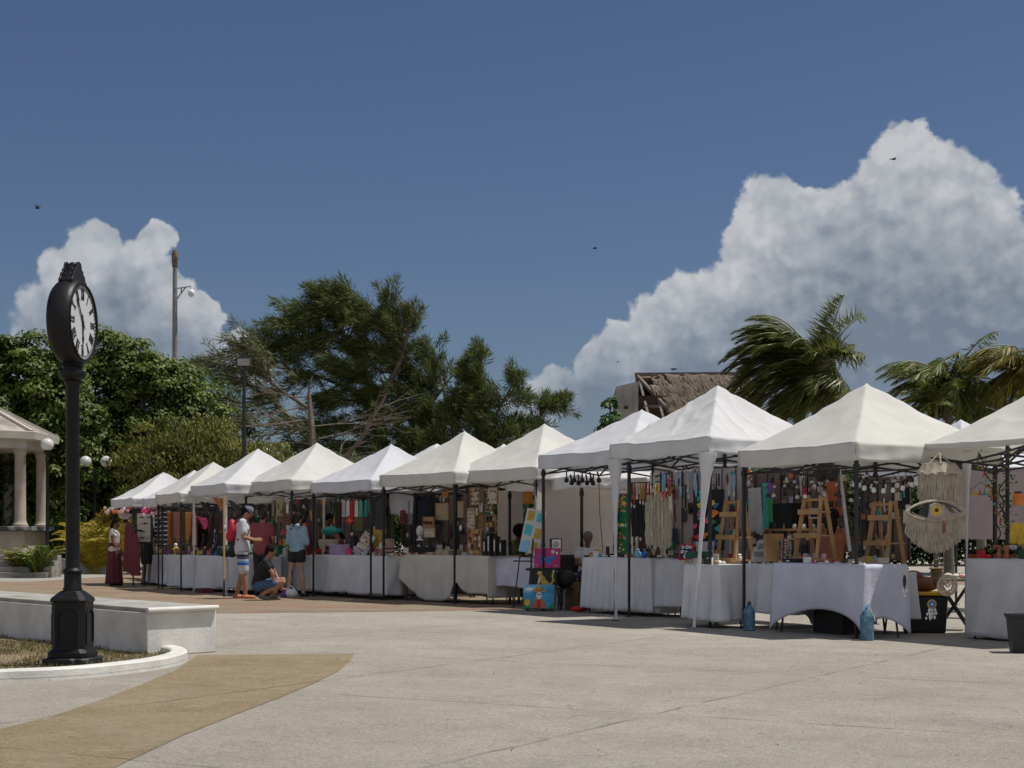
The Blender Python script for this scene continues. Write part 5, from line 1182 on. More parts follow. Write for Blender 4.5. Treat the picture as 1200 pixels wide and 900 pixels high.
for k in range(20):
    b = MB(); b.box(-.012, .012, -.012, .012, 0, R.uniform(.03, .07)); sing('ring_holder', b, C(R.choice(['rust', 'pink', 'cream', 'silver'])), 'small ring holder standing along the table edge by the double leg', 'ring holder', on(s, 436 + k * 1.9, .3, z6), s.rz, 'ring holders along the table edge')
boxy(Vector((W(462, 700, 30.3).x, 30.3, 0)), 'brown cardboard carton under the narrow side table', .3, .3, .28, 'brown', s.rz, 'carton')
# plants under tables
for k, px in enumerate((478, 486, 494)):
    nl = 130; p0 = Vector(((px - 600) / F * 31.5, 31.5, 0)); t = thing('potted_plant', ['leafy green pot plant under the swagged table, nearest the carton', 'middle leafy pot plant under the swagged table', 'leafy pot plant deepest under the swagged table'][k], 'potted plant', p0)
    b = MB(); b.lathe([(.08, 0), (.1, .16), (.09, .16)], 12); b.build('pot', C('darkbrown'), t)
    d_ = unit(nl); d_[:, 2] = abs(d_[:, 2]); rhombi('foliage', np.tile([0, 0, .2], (nl, 1)) + d_ * .08, d_, unit(nl), NR.uniform(.08, .16, nl), .05, leafmat('pot_leaf', (.02, .05, .012), (.08, .16, .03)), t)

# ================= stall 7
s = ST[7]; z7 = H[7] + .006
cloth_hang(s.at(328, 583, 1.0), 'cream printed cloth with a small red and green figure, hung behind the maroon shirt', .40, .52, mat('cream_print', (.38, .34, .2), .85, .1), s.rz, name='wall_cloth', cat='cloth')
t = thing('painted_motif', 'small red and green bird motif on the cream printed cloth', 'motif', s.at(330, 600, .96), s.rz)
for c, p in (('red', [(-.06, -.03), (0, .05), (.06, -.03)]), ('green', [(-.1, 0), (-.04, .04), (-.04, -.03)]), ('orange', [(.04, .04), (.1, 0), (.04, -.03)])): b = MB(); b.plate(p, 0, .01); b.build('patch', C(c), t)
t = board(s.at(356, 612, .9), 'black woven tapestry with a white diamond', .42, .48, 'black', s.rz, None, None, name='tapestry', cat='tapestry'); b = MB(); b.plate([(-.1, .26), (0, .37), (.12, .27), (.0, .16)], -.01, -.001); b.build('white_diamond', C('silver'), t)
hat(s.at(340, 607, .35) + Vector((0, 0, -.02)), 'wide dark brown sombrero above the blue hooded top', 'brown', 'rust', .27, .35)
for k, (px, py, c, w, h) in enumerate(((336, 622, 'red', .2, .12), (332, 634, 'rust', .14, .12), (337, 635, 'mustard', .14, .15), (327, 644, 'green', .2, .16), (337, 646, 'cream', .16, .15), (344, 640, 'darkgreen', .14, .2), (321, 648, 'teal', .2, .1), (352, 648, 'turquoise', .2, .1), (314, 625, 'gold', .12, .25), (360, 620, 'orange', .16, .2))):
    t = boxy(s.at(px, py + 5, .6), ['red', 'rust', 'mustard', 'green', 'cream', 'dark green', 'teal', 'turquoise', 'gold', 'orange'][k] + ' folded textile stacked behind the two shoppers', w, .15, h, c, s.rz, 'folded_textile', 'textile', group='folded textiles behind the shoppers')
garment(s.at(362, 604, .5), 'crimson dress hung at the tent leg beside the blue hooded top', 'maroon', .24, .75, s.rz, False, 'dress')
garment(s.at(352, 593, .75), 'black embroidered blouse hung behind the diamond tapestry', 'black', .3, .4, s.rz, True, 'blouse')
for k in range(10):
    strand(s.at(296 + k * 6, 590, .7), 'thin bead strand dangling over the shoppers', R.uniform(.12, .3), R.choice(['black', 'brown', 'cream']), .05, 1, 'cream', 'bead strands over the shoppers', s.rz)

# ================= stall 8 : hats
s = ST[8]; z8 = H[8] + .006
for k, (px, py, c, r_, lab) in enumerate(((240, 594, 'black', .17, 'black wide hat hung under the white-legged tent'), (256, 590, 'terracotta', .19, 'rust-coloured felt hat hung on the white tent leg'), (274, 594, 'charcoal', .2, 'charcoal wide hat hung above the red backpack'), (237, 612, 'pink', .19, 'bright pink hat hanging in the middle of the white-legged stall'))):
    hat(s.at(px, py, .1 + .1 * (k == 3)), lab, c, 'black' if c != 'black' else 'brown', r_, -1.0, s.rz)
b = MB(); b.tube([(0, 0, 0), (0, 0, 1.0)], .016, 7); t = thing('display_pole', 'pale wooden pole with black foot standing in front of the white-legged stall', 'pole', G(262.5, 700))
MB_ = b; MB_.build('foot_tube', FB, t); b = MB(); b.tube([(0, 0, .35), (0, 0, 1.95)], .02, 8); b.build('wooden_pole', mat('pale_wood', (.5, .34, .18), .6, .15), t)
b = MB(); b.ball((0, 0, 0), .16, 1.3, .8, .75, 14, 8); b.ball((.12, 0, -.05), .1, 1, .8, .8, 10, 6); sing('dark_bag', b, mat('bag_green', (.01, .03, .025), .6, .3, 5, bump=.5, bscale=9), 'dark green bag hanging on the pale wooden pole', 'bag', W(265, 646, 32.2), 0, smooth=60)
cloth_hang(W(266.5, 655, 32.3), 'white towel hanging below the dark green bag', .1, .48, CLW, s.rz, name='towel', cat='towel')
cloth_hang(s.at(238, 655, .3), 'white openwork lace runner over the table front', .22, .42, mat('lace', (.62, .62, .66), .9, .5, 26, col2=(.3, .3, .34)), s.rz, name='lace_runner', cat='lace', taper=.6)
b = MB(); b.box(-.2, .25, -.05, .2, 0, .1); sing('red_crate', b, C('maroon'), 'low red crate under the white-legged stall table', 'crate', Vector((W(236, 690, 33.2).x, 33.2, 0)), s.rz)
for k in range(26):
    px = 226 + 40 * R.random(); py = R.uniform(606, 645); c = R.choice(['black', 'darkbrown', 'charcoal', 'navy', 'brown', 'mustard', 'purple', 'maroon', 'black', 'black'])
    b = MB(); w_ = R.uniform(.05, .12); b.sheet(lambda u, v: ((u - .5) * w_, .01 * math.sin(u * 9), -.22 * v), 5, 5); sing('dangling_pouch', b, C(c), 'dark woven pouch hanging on the wall of the white-legged stall', 'pouch', s.at(px, py - 6, 1.1 + R.random() * .3), s.rz, 'woven pouches of the white-legged stall', solid=.012)
for k in range(14):
    c = R.choice(['blue', 'yellow', 'tan', 'brown', 'terracotta', 'purple', 'gold', 'navy']); b = MB(); h_ = R.uniform(.08, .16); b.lathe([(.03, 0), (.055, h_ * .4), (.03, h_ * .8), (.035, h_)], 12)
    sing('vase', b, C(c), 'little glazed vase on the white-legged stall table', 'vase', on(s, 230 + 34 * k / 14, .5 + .15 * (k % 2), z8), 0, 'glazed vases on the white-legged stall')

# ================= stall 9,10,11
s = ST[9]
for k in range(9):
    c = ['orange', 'rust', 'tan', 'terracotta', 'rust', 'brown', 'gold', 'orange', 'maroon'][k]; cloth_hang(s.at(198 + k * 3.6, 600, .9 + .05 * (k % 3)), 'narrow %s scarf hanging at the far stalls' % {'rust': 'rust brown'}.get(c, c), .085, R.uniform(.4, .8), c, rad(-10), group='scarves hanging at the far stalls')
b = MB(); 
t = thing('gold_ornament', 'gold and white ornament on the table below the orange scarves', 'ornament', on(s, 206, .5, H[9] + .006)); b = MB(); b.lathe([(.06, 0), (.03, .05), (.08, .12), (.02, .2)], 12); b.build('body', C('gold'), t); b = MB(); b.ball((0, 0, .22), .04, n=10, m=7); b.build('top_ball', C('white'), t)
boxy(on(s, 212, .45, H[9] + .006), 'brown tray on the table below the orange scarves', .3, .16, .07, 'brown', s.rz, 'tray')
garment(s.at(228, 598, .8), 'cream and orange patterned dress at the far stalls', 'palepink', .22, .8, s.rz, False, 'dress')
s = ST[10]
for k, px in enumerate((185, 192)):
    bd(s, px, 640, .5 - .1 * k, .17, .85, ['tall black panel of white-carded earrings', 'second tall black panel, beside the pale strip'][k], 'charcoal', None, ['white', 'cream', 'white'], 2, 8, isz=.028, ishape='bar', iname='earring_card')
t = bd(s, 196, 634, .7, .16, .75, 'white panel striped with dark glasses', 'white', None, ['darkbrown', 'black'], 1, 6, isz=.04, ishape='bar', iname='sunglasses')
hat(on(s, 181, .5, H[10] + .004), 'small olive cap on the far end table', 'olive', 'gold', .1)
s = ST[11]
bd(s, 168.5, 635, .15, .34, .68, 'brown-framed board of silver jewellery above the black shorts', 'cream', 'darkbrown', ['silver', 'black', 'cream', 'brown'], 4, 4, isz=.03, ishape='bar', iname='bracelet', fw=.05)
for k, (px, dy) in enumerate(((150, 0), (154.5, 6), (159, 14))):
    garment(W(px, 610 + dy, 37.6 - .2 * k), ['long maroon dress hanging nearest the woman', 'middle long maroon dress on the tent side', 'long maroon dress hanging lowest'][k], 'maroon', .2, 1.22 - .1 * k, rad(-30), False, 'dress', flare=1.5, group='long maroon dresses')
def flowers(px0, px1, py, Y, cols, n, lab, grp):
    for k in range(n):
        px = px0 + (px1 - px0) * (k + .5) / n; p = W(px, py + R.uniform(-4, 5), Y + R.uniform(-.2, .2)); b = MB()
        for j in range(7): a = j * 2 * PI / 7; b.ball((.024 * math.cos(a), R.uniform(-.02, .02), .024 * math.sin(a)), .019, 1, .5, 1, 7, 5)
        b.ball((0, -.02, 0), .013, n=7, m=5)
        sing('paper_flower', b, C(R.choice(cols)), lab, 'paper flower', p, 0, grp)
flowers(167, 186, 599, 37.0, ['pink', 'pink', 'palepink', 'white'], 26, 'pink paper flower in the garland under the small tent', 'pink paper flowers')
flowers(122, 152, 598, 37.9, ['orange', 'cream', 'rust', 'white', 'palepink'], 20, 'orange or cream paper flower on the farthest tent edge', 'orange and cream paper flowers')
hat(W(146, 604, 38.4), 'white sun hat hung at the farthest tent', 'white', 'tan', .17, -.5)
b = MB()
# big crossing leaf-litter free: done
# ------------------------------------------------------------------ crowded back panels of the stalls
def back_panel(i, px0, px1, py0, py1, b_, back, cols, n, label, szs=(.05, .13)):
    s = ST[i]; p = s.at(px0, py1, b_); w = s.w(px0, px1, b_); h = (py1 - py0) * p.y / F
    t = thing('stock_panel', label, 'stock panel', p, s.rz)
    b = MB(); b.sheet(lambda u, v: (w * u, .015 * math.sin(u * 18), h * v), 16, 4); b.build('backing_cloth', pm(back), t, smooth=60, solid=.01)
    b = MB()
    for k in range(int(w / .3) + 1): b.box(k * .3 - .006, k * .3 + .006, -.03, -.02, 0, h)
    b.build('wire_grid', FB, t)
    for k in range(n):
        x = R.uniform(.03, w - .03); z = R.uniform(.05, h - .02); c = R.choice(cols); q = R.random(); a, c2 = szs; sz = R.uniform(a, c2); b = MB()
        if q < .3: b.sheet(lambda u, v: (x + (u - .5) * sz, -.05 + .012 * math.sin(u * 9), z - sz * 1.9 * v), 4, 3); nm = 'pouch'
        elif q < .55: b.tube([(x + R.uniform(-.01, .01), -.06, z), (x, -.07, z - sz * 1.2), (x + R.uniform(-.02, .02), -.06, z - sz * 2.6)], sz * .12, 5); nm = 'tassel'
        elif q < .75: b.ball((x, -.07, z), sz * .42, 1, .5, R.uniform(.8, 1.5), 9, 6); nm = 'purse'
        elif q < .9: b.box(x - sz * .6, x + sz * .6, -.06, -.045, z - sz * .5, z + sz * .5); nm = 'card'
        else: b.lathe([(sz * .3, -.01), (sz * .3, .01), (sz * .5, .01), (sz * .5, -.01), (sz * .3, -.01)], 14, T=Matrix.Translation((x, -.06, z)) @ Tr); nm = 'hoop'
        b.build(nm, C(c), t)
    return t
DK = ['black', 'darkbrown', 'charcoal', 'brown', 'cream', 'silver', 'navy', 'tan', 'white', 'black']
MX = ['red', 'orange', 'teal', 'green', 'navy', 'cream', 'brown', 'white', 'black', 'purple', 'darkbrown', 'mustard', 'silver']
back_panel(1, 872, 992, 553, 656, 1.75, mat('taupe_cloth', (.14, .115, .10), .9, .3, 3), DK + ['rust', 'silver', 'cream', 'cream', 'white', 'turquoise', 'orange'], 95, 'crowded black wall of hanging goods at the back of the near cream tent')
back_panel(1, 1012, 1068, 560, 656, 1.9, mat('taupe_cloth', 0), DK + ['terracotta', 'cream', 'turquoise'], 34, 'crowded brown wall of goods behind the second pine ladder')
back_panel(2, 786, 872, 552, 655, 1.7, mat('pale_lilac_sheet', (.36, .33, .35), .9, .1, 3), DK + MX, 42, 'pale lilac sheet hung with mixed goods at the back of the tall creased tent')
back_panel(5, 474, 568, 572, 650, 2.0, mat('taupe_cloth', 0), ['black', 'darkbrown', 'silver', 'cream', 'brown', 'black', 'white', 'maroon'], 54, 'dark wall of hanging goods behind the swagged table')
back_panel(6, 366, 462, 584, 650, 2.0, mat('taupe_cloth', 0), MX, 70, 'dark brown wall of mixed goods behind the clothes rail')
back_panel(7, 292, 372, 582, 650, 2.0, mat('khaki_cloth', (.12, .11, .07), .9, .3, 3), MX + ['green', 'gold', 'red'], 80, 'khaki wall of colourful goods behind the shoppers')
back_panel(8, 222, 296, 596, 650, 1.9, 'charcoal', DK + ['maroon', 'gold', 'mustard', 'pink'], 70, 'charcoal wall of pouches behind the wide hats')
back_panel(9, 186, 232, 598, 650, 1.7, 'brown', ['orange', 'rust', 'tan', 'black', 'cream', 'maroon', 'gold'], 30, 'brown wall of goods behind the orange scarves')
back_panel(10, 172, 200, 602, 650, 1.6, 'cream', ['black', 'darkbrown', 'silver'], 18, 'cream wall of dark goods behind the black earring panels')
# dense dangling goods under the tall creased tent and the near tent edges
for k in range(26):
    s = ST[2]; px = R.uniform(760, 862); L = R.uniform(.12, .34); c = R.choice(['black', 'darkbrown', 'cream', 'brown', 'silver', 'skyblue', 'charcoal'])
    strand(s.at(px, 553 + 3 * R.random(), .25 + .5 * R.random()), 'dark or pale strand dangling under the tall creased tent', L, C(c), .03, 1, R.choice(['cream', 'black', None]), 'strands dangling under the tall creased tent', s.rz, .008)
b = MB(); b.sheet(lambda u, v: (u * .75, .03 * math.sin(u * 9), -2.2 * v), 12, 8); sing('backdrop_sheet', b, MATS['wall_sheet'], 'plain beige sheet hung beside the framed earring boards', 'sheet', W(583, 561, 29.6), ST[4].rz, smooth=70, solid=.006)
def clutter(i, px0, px1, b0, b1, h, n, cols, label, cat='trinket', big=1.0):
    s = ST[i]
    for k in range(n):
        px = px0 + (px1 - px0) * (k + R.random()) / n; b_ = R.uniform(b0, b1); c = R.choice(cols); q = R.random(); b = MB(); z = R.uniform(.03, .1) * big
        if q < .3: b.box(-.04 * big, .04 * big, -.03, .03, 0, z)
        elif q < .55: b.lathe([(.02 * big, 0), (.035 * big, z * .5), (.018 * big, z), (.02 * big, z * 1.3)], 10)
        elif q < .8: b.ball((0, 0, z * .4), .035 * big, 1.3, 1, .8, 9, 6)
        else: b.plate([(-.05 * big, 0), (.05 * big, 0), (.045 * big, .14 * big), (-.045 * big, .14 * big)], 0, .012)
        sing(cat.replace(' ', '_'), b, C(c), label, cat, on(s, px, b_, h + .006), s.rz + R.uniform(-.4, .4), cat + 's: ' + label)
clutter(3, 690, 800, .5, .85, H[3], 34, ['darkbrown', 'cream', 'brown', 'white', 'rust', 'turquoise', 'gold', 'black'], 'small carved souvenir standing on the pleated cloth table', 'souvenir', 1.2)
clutter(2, 806, 848, .1, .5, H[2], 14, ['cream', 'white', 'darkbrown', 'purple', 'tan'], 'little ornament beside the green hat box', 'ornament')
clutter(6, 367, 450, .45, .95, H[6], 40, ['maroon', 'lilac', 'teal', 'cream', 'orange', 'brown', 'white', 'pink', 'mustard'], 'folded or boxed ware behind the tilted jewellery board', 'craft item', 1.5)
clutter(7, 292, 366, .95, 1.5, H[7], 30, ['red', 'green', 'gold', 'cream', 'orange', 'teal', 'brown', 'white'], 'colourful craft item on the table behind the squatting woman', 'craft item', 1.6)
clutter(8, 226, 290, .5, 1.0, H[8], 26, ['blue', 'yellow', 'tan', 'brown', 'purple', 'rust', 'gold', 'black'], 'small craft item on the white-legged stall table', 'craft item', 1.4)
clutter(9, 188, 236, .5, 1.0, H[9], 20, ['gold', 'tan', 'brown', 'purple', 'rust', 'black', 'yellow'], 'small craft item on the far stall tables', 'craft item', 1.4)
clutter(5, 474, 566, .6, 1.0, H[5], 26, ['brown', 'tan', 'cream', 'darkbrown', 'white', 'rust'], 'small boxed earring set on the swagged table', 'earring box', 1.3)
clutter(0, 1140, 1215, .3, .7, H[0], 18, ['green', 'darkgreen', 'black', 'terracotta', 'white', 'red'], 'small pot or stone among the succulents', 'pot', 1.1)
# ------------------------------------------------------------------ people
SK = {'tan': mat('skin_tan', (.32, .17, .10), .55, .08, 8, spec=.3), 'dark': mat('skin_dark', (.15, .07, .042), .5, .08, 8, spec=.3), 'fair': mat('skin_fair', (.42, .25, .17), .55, .08, 8, spec=.3)}
HAIR = mat('dark_hair', (.012, .009, .008), .85, .3, 30, bump=.5, bscale=120, spec=.12)
def V3(*a): return Vector(a)
def capsule(b, p0, p1, r0, r1, lat=1.0, n=14, axis=None):
    """tapered capsule; lat = widening along the sideways axis"""
    p0 = Vector(p0); p1 = Vector(p1); d = p1 - p0; L = max(d.length, 1e-5); d = d / L
    side = Vector(axis or (0, 1, 0)); side = side - d * side.dot(d)
    side = side.normalized() if side.length > 1e-3 else d.orthogonal().normalized()
    up = d.cross(side); prof = []
    for k in range(5): a = PI / 2 * (1 - k / 5); prof.append((-math.sin(a) * r0, math.cos(a) * r0))
    prof.append((0, r0)); prof.append((L * .5, (r0 + r1) / 2)); prof.append((L, r1))
    for k in range(1, 6): a = PI / 2 * k / 5; prof.append((L + math.sin(a) * r1, math.cos(a) * r1))
    vs = []; fs = []
    for t, r in prof:
        r = max(r, 1e-4)
        for j in range(n): a = 2 * PI * j / n; vs.append(p0 + d * t + side * (math.cos(a) * r * lat) + up * (math.sin(a) * r))
    k = len(prof)
    for i in range(k - 1):
        for j in range(n): q = i * n + j; w = i * n + (j + 1) % n; fs.append((q, w, w + n, q + n))
    fs.append(tuple(range(n - 1, -1, -1))); fs.append(tuple((k - 1) * n + j for j in range(n)))
    b.add(vs, fs)
def remesh(b, name, m, parent, vox=.012, sm=6, thick=None):
    me = bpy.data.meshes.new('tmp'); me.from_pydata(b.v, [], b.f); me.update(); o = bpy.data.objects.new('tmp', me); COL.objects.link(o)
    r = o.modifiers.new('r', 'REMESH'); r.mode = 'VOXEL'; r.voxel_size = vox
    s_ = o.modifiers.new('s', 'SMOOTH'); s_.factor = .5; s_.iterations = sm
    dg = bpy.context.evaluated_depsgraph_get(); dg.update(); m2 = bpy.data.meshes.new_from_object(o.evaluated_get(dg)); bpy.data.objects.remove(o)
    m2.name = name; m2.materials.clear(); m2.materials.append(m); m2.polygons.foreach_set('use_smooth', [True] * len(m2.polygons)); m2.update()
    o = bpy.data.objects.new(name, m2); COL.objects.link(o); o.parent = parent; return o
def person(loc, rz, label, P, H=1.7, skin='tan', hair='short', top=('grey', .45, .6), bottom=('shorts', 'black', .45), shoes='black', cat='person', girth=1.0, group=None, cap=None, extra=None, hairm=None):
    """facing local +x. P: joint dictionary in metres for a 1.75 m figure."""
    sc_ = H / 1.75; t = thing('person', label, cat, loc, rz, group); t.scale = (sc_,) * 3
    J = dict(pelvis=(0, 0, .96), waist=(0, 0, 1.10), chest=(.01, 0, 1.31), neck=(.0, 0, 1.47), head=(.035, 0, 1.625), shl=(0, .165, 1.415), shr=(0, -.165, 1.415), ell=(-.02, .23, 1.13), elr=(-.02, -.23, 1.13),
             wrl=(.04, .25, .89), wrr=(.04, -.25, .89), hil=(0, .085, .93), hir=(0, -.085, .93), knl=(.02, .1, .5), knr=(.02, -.1, .5), anl=(-.02, .11, .08), anr=(-.02, -.11, .08))
    J.update(P); J = {k: Vector(v) for k, v in J.items()}; g = girth
    S = (J['shl'] - J['shr']).normalized(); HS = (J['hil'] - J['hir']).normalized()
    b = MB()
    capsule(b, J['pelvis'], J['waist'], .105 * g, .095 * g, 1.38, axis=HS); capsule(b, J['waist'], J['chest'], .095 * g, .112 * g, 1.42, axis=S); capsule(b, J['chest'], (J['neck'] + J['chest']) * .5 + Vector((0, 0, .01)), .112 * g, .075, 1.5, axis=S)
    capsule(b, J['neck'] - (J['neck'] - J['chest']) * .25, J['head'] - (J['head'] - J['neck']) * .3, .055, .052)
    hd = (J['head'] - J['neck']).normalized(); fw = J.get('face', None); fwd = Vector(fw).normalized() if fw is not None else Vector((1, 0, 0))
    fwd = (fwd - hd * fwd.dot(hd) * .3).normalized(); upv = (hd - fwd * hd.dot(fwd)).normalized(); sd_ = upv.cross(fwd)
    Hm = Matrix((( fwd.x, sd_.x, upv.x, J['head'].x), (fwd.y, sd_.y, upv.y, J['head'].y), (fwd.z, sd_.z, upv.z, J['head'].z), (0, 0, 0, 1)))
    hp = lambda x, y, z: Hm @ Vector((x, y, z))
    b.ball((0, 0, .02), .095, 1.0, .80, 1.12, 18, 12, T=Hm); b.ball((.03, 0, -.055), .06, 1, .85, .95, 14, 9, T=Hm)
    capsule(b, hp(.088, 0, .01), hp(.108, 0, -.025), .008, .013); 
    for sg in (1, -1): b.ball((-.005, sg * .078, -.01), .022, .8, .45, 1.3, 8, 6, T=Hm)
    b.ball((.085, 0, -.062), .016, .7, 1.5, .5, 8, 6, T=Hm); b.ball((.07, 0, -.1), .022, 1, 1.2, .8, 8, 6, T=Hm)
    for sfx in 'lr':
        sg = 1 if sfx == 'l' else -1; sh, el_, wr = J['sh' + sfx], J['el' + sfx], J['wr' + sfx]
        capsule(b, sh, el_, .052 * g, .038); capsule(b, el_, wr, .04, .026)
        d = (wr - el_).normalized(); hn = J.get('hand' + sfx, d); hn = Vector(hn).normalized(); sidev = hn.cross(Vector((0, 1, 0)) if abs(hn.y) < .8 else Vector((1, 0, 0))).normalized(); nrm = hn.cross(sidev)
        pc = wr + hn * .05; capsule(b, wr + hn * .01, wr + hn * .075, .02, .024, 1.6, axis=sidev)
        for k in range(4):
            o_ = sidev * (-.03 + .02 * k); l = (.062, .072, .068, .052)[k]; q0 = wr + hn * .08 + o_; q1 = q0 + hn * l * .55 + nrm * .004 * sg; q2 = q1 + hn * l * .4 + nrm * .02 * sg
            capsule(b, q0, q1, .0095, .009, n=8); capsule(b, q1, q2, .009, .0075, n=8)
        q0 = wr + hn * .03 + sidev * -.03; q1 = q0 + (hn * .6 - sidev * .8).normalized() * .045; capsule(b, q0, q1, .012, .01, n=8); capsule(b, q1, q1 + hn * .03, .01, .0085, n=8)
        hi, kn, an = J['hi' + sfx], J['kn' + sfx], J['an' + sfx]
        capsule(b, hi, kn, .088 * g, .055); capsule(b, kn, kn + (an - kn) * .35, .056, .058); capsule(b, kn + (an - kn) * .35, an, .058, .036)
        ft = Vector(J.get('toe' + sfx, (an.x + .15, an.y + sg * .02, max(0.03, an.z - .05)))); capsule(b, an + Vector((-.03, 0, -.035)), ft, .036, .026, 1.3)
    body = remesh(b, 'body', SK[skin], t, .011, 4)
    # eyes and mouth
    for sg in (1, -1):
        q = MB(); q.ball((.083, sg * .032, .018), .011, .6, 1.2, .7, 8, 6, T=Hm); q.build('eye', C('black'), t)
    q = MB(); q.ball((.094, 0, -.062), .014, .5, 1.5, .35, 8, 6, T=Hm); q.build('mouth', C('maroon'), t)
    hm_ = hairm or HAIR
    if hair:
        q = MB(); q.ball((-.018, 0, .045), .105, .98, .86, 1.0, 18, 12, T=Hm)
        if hair in ('long', 'pony'): capsule(q, hp(-.06, 0, .04), hp(-.085, 0, -.12), .075, .05, 1.1, axis=S); 
        if hair == 'long': capsule(q, hp(-.085, 0, -.1), hp(-.10, 0, -.30), .06, .035, 1.5, axis=S)
        if hair == 'pony': capsule(q, hp(-.11, 0, .05), hp(-.15, 0, -.22), .035, .015)
        if hair == 'bun': q.ball((-.12, 0, .06), .042, n=10, m=8, T=Hm); capsule(q, hp(-.05, 0, .02), hp(-.05, 0, -.06), .07, .05)
        if hair == 'afro': q.ball((-.02, 0, .06), .15, 1, .95, .95, 18, 12, T=Hm)
        if hair == 'short': capsule(q, hp(-.05, 0, .02), hp(-.055, 0, -.05), .068, .05)
        remesh(q, 'hair', hm_, t, .011, 3)
    if cap:
        q = MB(); q.ball((-.01, 0, .058), .107, 1, .86, .80, 18, 12, T=Hm); q.add([tuple(hp(.07 + .13 * math.cos(a), .085 * math.sin(a), .05 - .035 * math.cos(a) - .006 * dz)) for dz in (0, 1) for k, a in enumerate([-PI / 2 + PI * j / 8 for j in range(9)])], [tuple(range(9)), tuple(range(17, 8, -1))] + [(i, i + 9, (i + 1) % 9 + 9, (i + 1) % 9) for i in range(9)])
        q.build('cap', pm(cap), t, smooth=50)
    if top:
        col, slv, hem = top[:3]; q = MB(); e = .016; fl = top[3] if len(top) > 3 else 1.0
        hemp = J['pelvis'] + (J['waist'] - J['pelvis']) * (hem)
        capsule(q, hemp, J['waist'], .11 * g * fl + e, .10 * g + e, 1.38, axis=HS, n=18); capsule(q, J['waist'], J['chest'], .10 * g + e, .115 * g + e, 1.42, axis=S); capsule(q, J['chest'], (J['neck'] + J['chest']) * .5 + Vector((0, 0, .012)), .115 * g + e, .078 + e * .4, 1.5, axis=S)
        for sfx in 'lr':
            sh, el_, wr = J['sh' + sfx], J['el' + sfx], J['wr' + sfx]
            if slv <= 1: capsule(q, sh, sh + (el_ - sh) * slv, .06 * g + e * .6, .056 * g + e * .6)
            else: capsule(q, sh, el_, .058 + e * .6, .05 + e * .5); capsule(q, el_, el_ + (wr - el_) * (slv - 1), .05 + e * .5, .042)
        if len(top) > 4 and top[4] == 'hood': capsule(q, J['neck'] + Vector((-.07, -.06, -.0)), J['neck'] + Vector((-.07, .06, -.0)), .055, .055)
        o = remesh(q, 'shirt', pm(col), t, .014, 5)
    if bottom:
        kind, col, ln = bottom; q = MB(); e = .014
        if kind in ('shorts', 'trousers'):
            capsule(q, J['pelvis'] + (J['hil'] + J['hir'] - 2 * J['pelvis']) * .25, J['pelvis'] + (J['waist'] - J['pelvis']) * .5, .112 * g + e, .10 * g + e, 1.38, axis=HS)
            for sfx in 'lr':
                hi, kn, an = J['hi' + sfx], J['kn' + sfx], J['an' + sfx]
                if ln <= 1: capsule(q, hi, hi + (kn - hi) * ln, .092 * g + e, (.092 + (.06 - .092) * ln) * g + e * 1.8)
                else: capsule(q, hi, kn, .092 * g + e, .064 + e); capsule(q, kn, kn + (an - kn) * (ln - 1), .064 + e, .055 + e)
            o = remesh(q, kind, pm(col), t, .014, 4)
        else:
            c = J['pelvis']; zt = J['waist'].z + .02; zb = ln; ph = 1.3
            q.sheet(lambda u, v: (c.x + (.125 + .07 * v + .02 * v * math.sin(u * 2 * PI * 9 + ph)) * math.cos(2 * PI * u) * g, (.165 + .07 * v + .02 * v * math.sin(u * 2 * PI * 9 + ph)) * math.sin(2 * PI * u) * g, zt + (zb - zt) * v), 54, 14)
            o = q.build('skirt', pm(col), t, smooth=70, solid=.006)
    if shoes:
        for sfx in 'lr':
            an = J['an' + sfx]; sg = 1 if sfx == 'l' else -1; ft = Vector(J.get('toe' + sfx, (an.x + .15, an.y + sg * .02, max(0.03, an.z - .05)))); q = MB(); capsule(q, an + Vector((-.035, 0, -.04)), ft + Vector((.01, 0, -.003)), .043, .036, 1.25)
            remesh(q, 'shoe', pm(shoes), t, .011, 3)
    if extra: extra(t, J, Hm)
    return t
stripe = bpy.data.materials.new('striped_boardshorts'); stripe.use_nodes = True
_n = stripe.node_tree; _b = _n.nodes['Principled BSDF']; _t = _n.nodes.new('ShaderNodeTexCoord'); _s = _n.nodes.new('ShaderNodeSeparateXYZ'); _r = _n.nodes.new('ShaderNodeValToRGB'); _m = _n.nodes.new('ShaderNodeMapRange')
_n.links.new(_t.outputs['Object'], _s.inputs[0]); _n.links.new(_s.outputs['Z'], _m.inputs['Value']); _m.inputs['From Min'].default_value = .48; _m.inputs['From Max'].default_value = 1.0
_n.links.new(_m.outputs[0], _r.inputs[0]); _n.links.new(_r.outputs[0], _b.inputs['Base Color']); _r.color_ramp.interpolation = 'CONSTANT'; _b.inputs['Roughness'].default_value = .85
_e = _r.color_ramp.elements; _e[0].position = 0; _e[0].color = (.5, .5, .5, 1); _e[1].position = .27; _e[1].color = (.02, .12, .45, 1)
for p_, c_ in ((.37, (.15, .35, .6, 1)), (.43, (.5, .5, .48, 1)), (.49, (.05, .08, .15, 1)), (.58, (.02, .02, .03, 1)), (.66, (.35, .36, .38, 1)), (.76, (.02, .02, .025, 1))): x_ = _e.new(p_); x_.color = c_
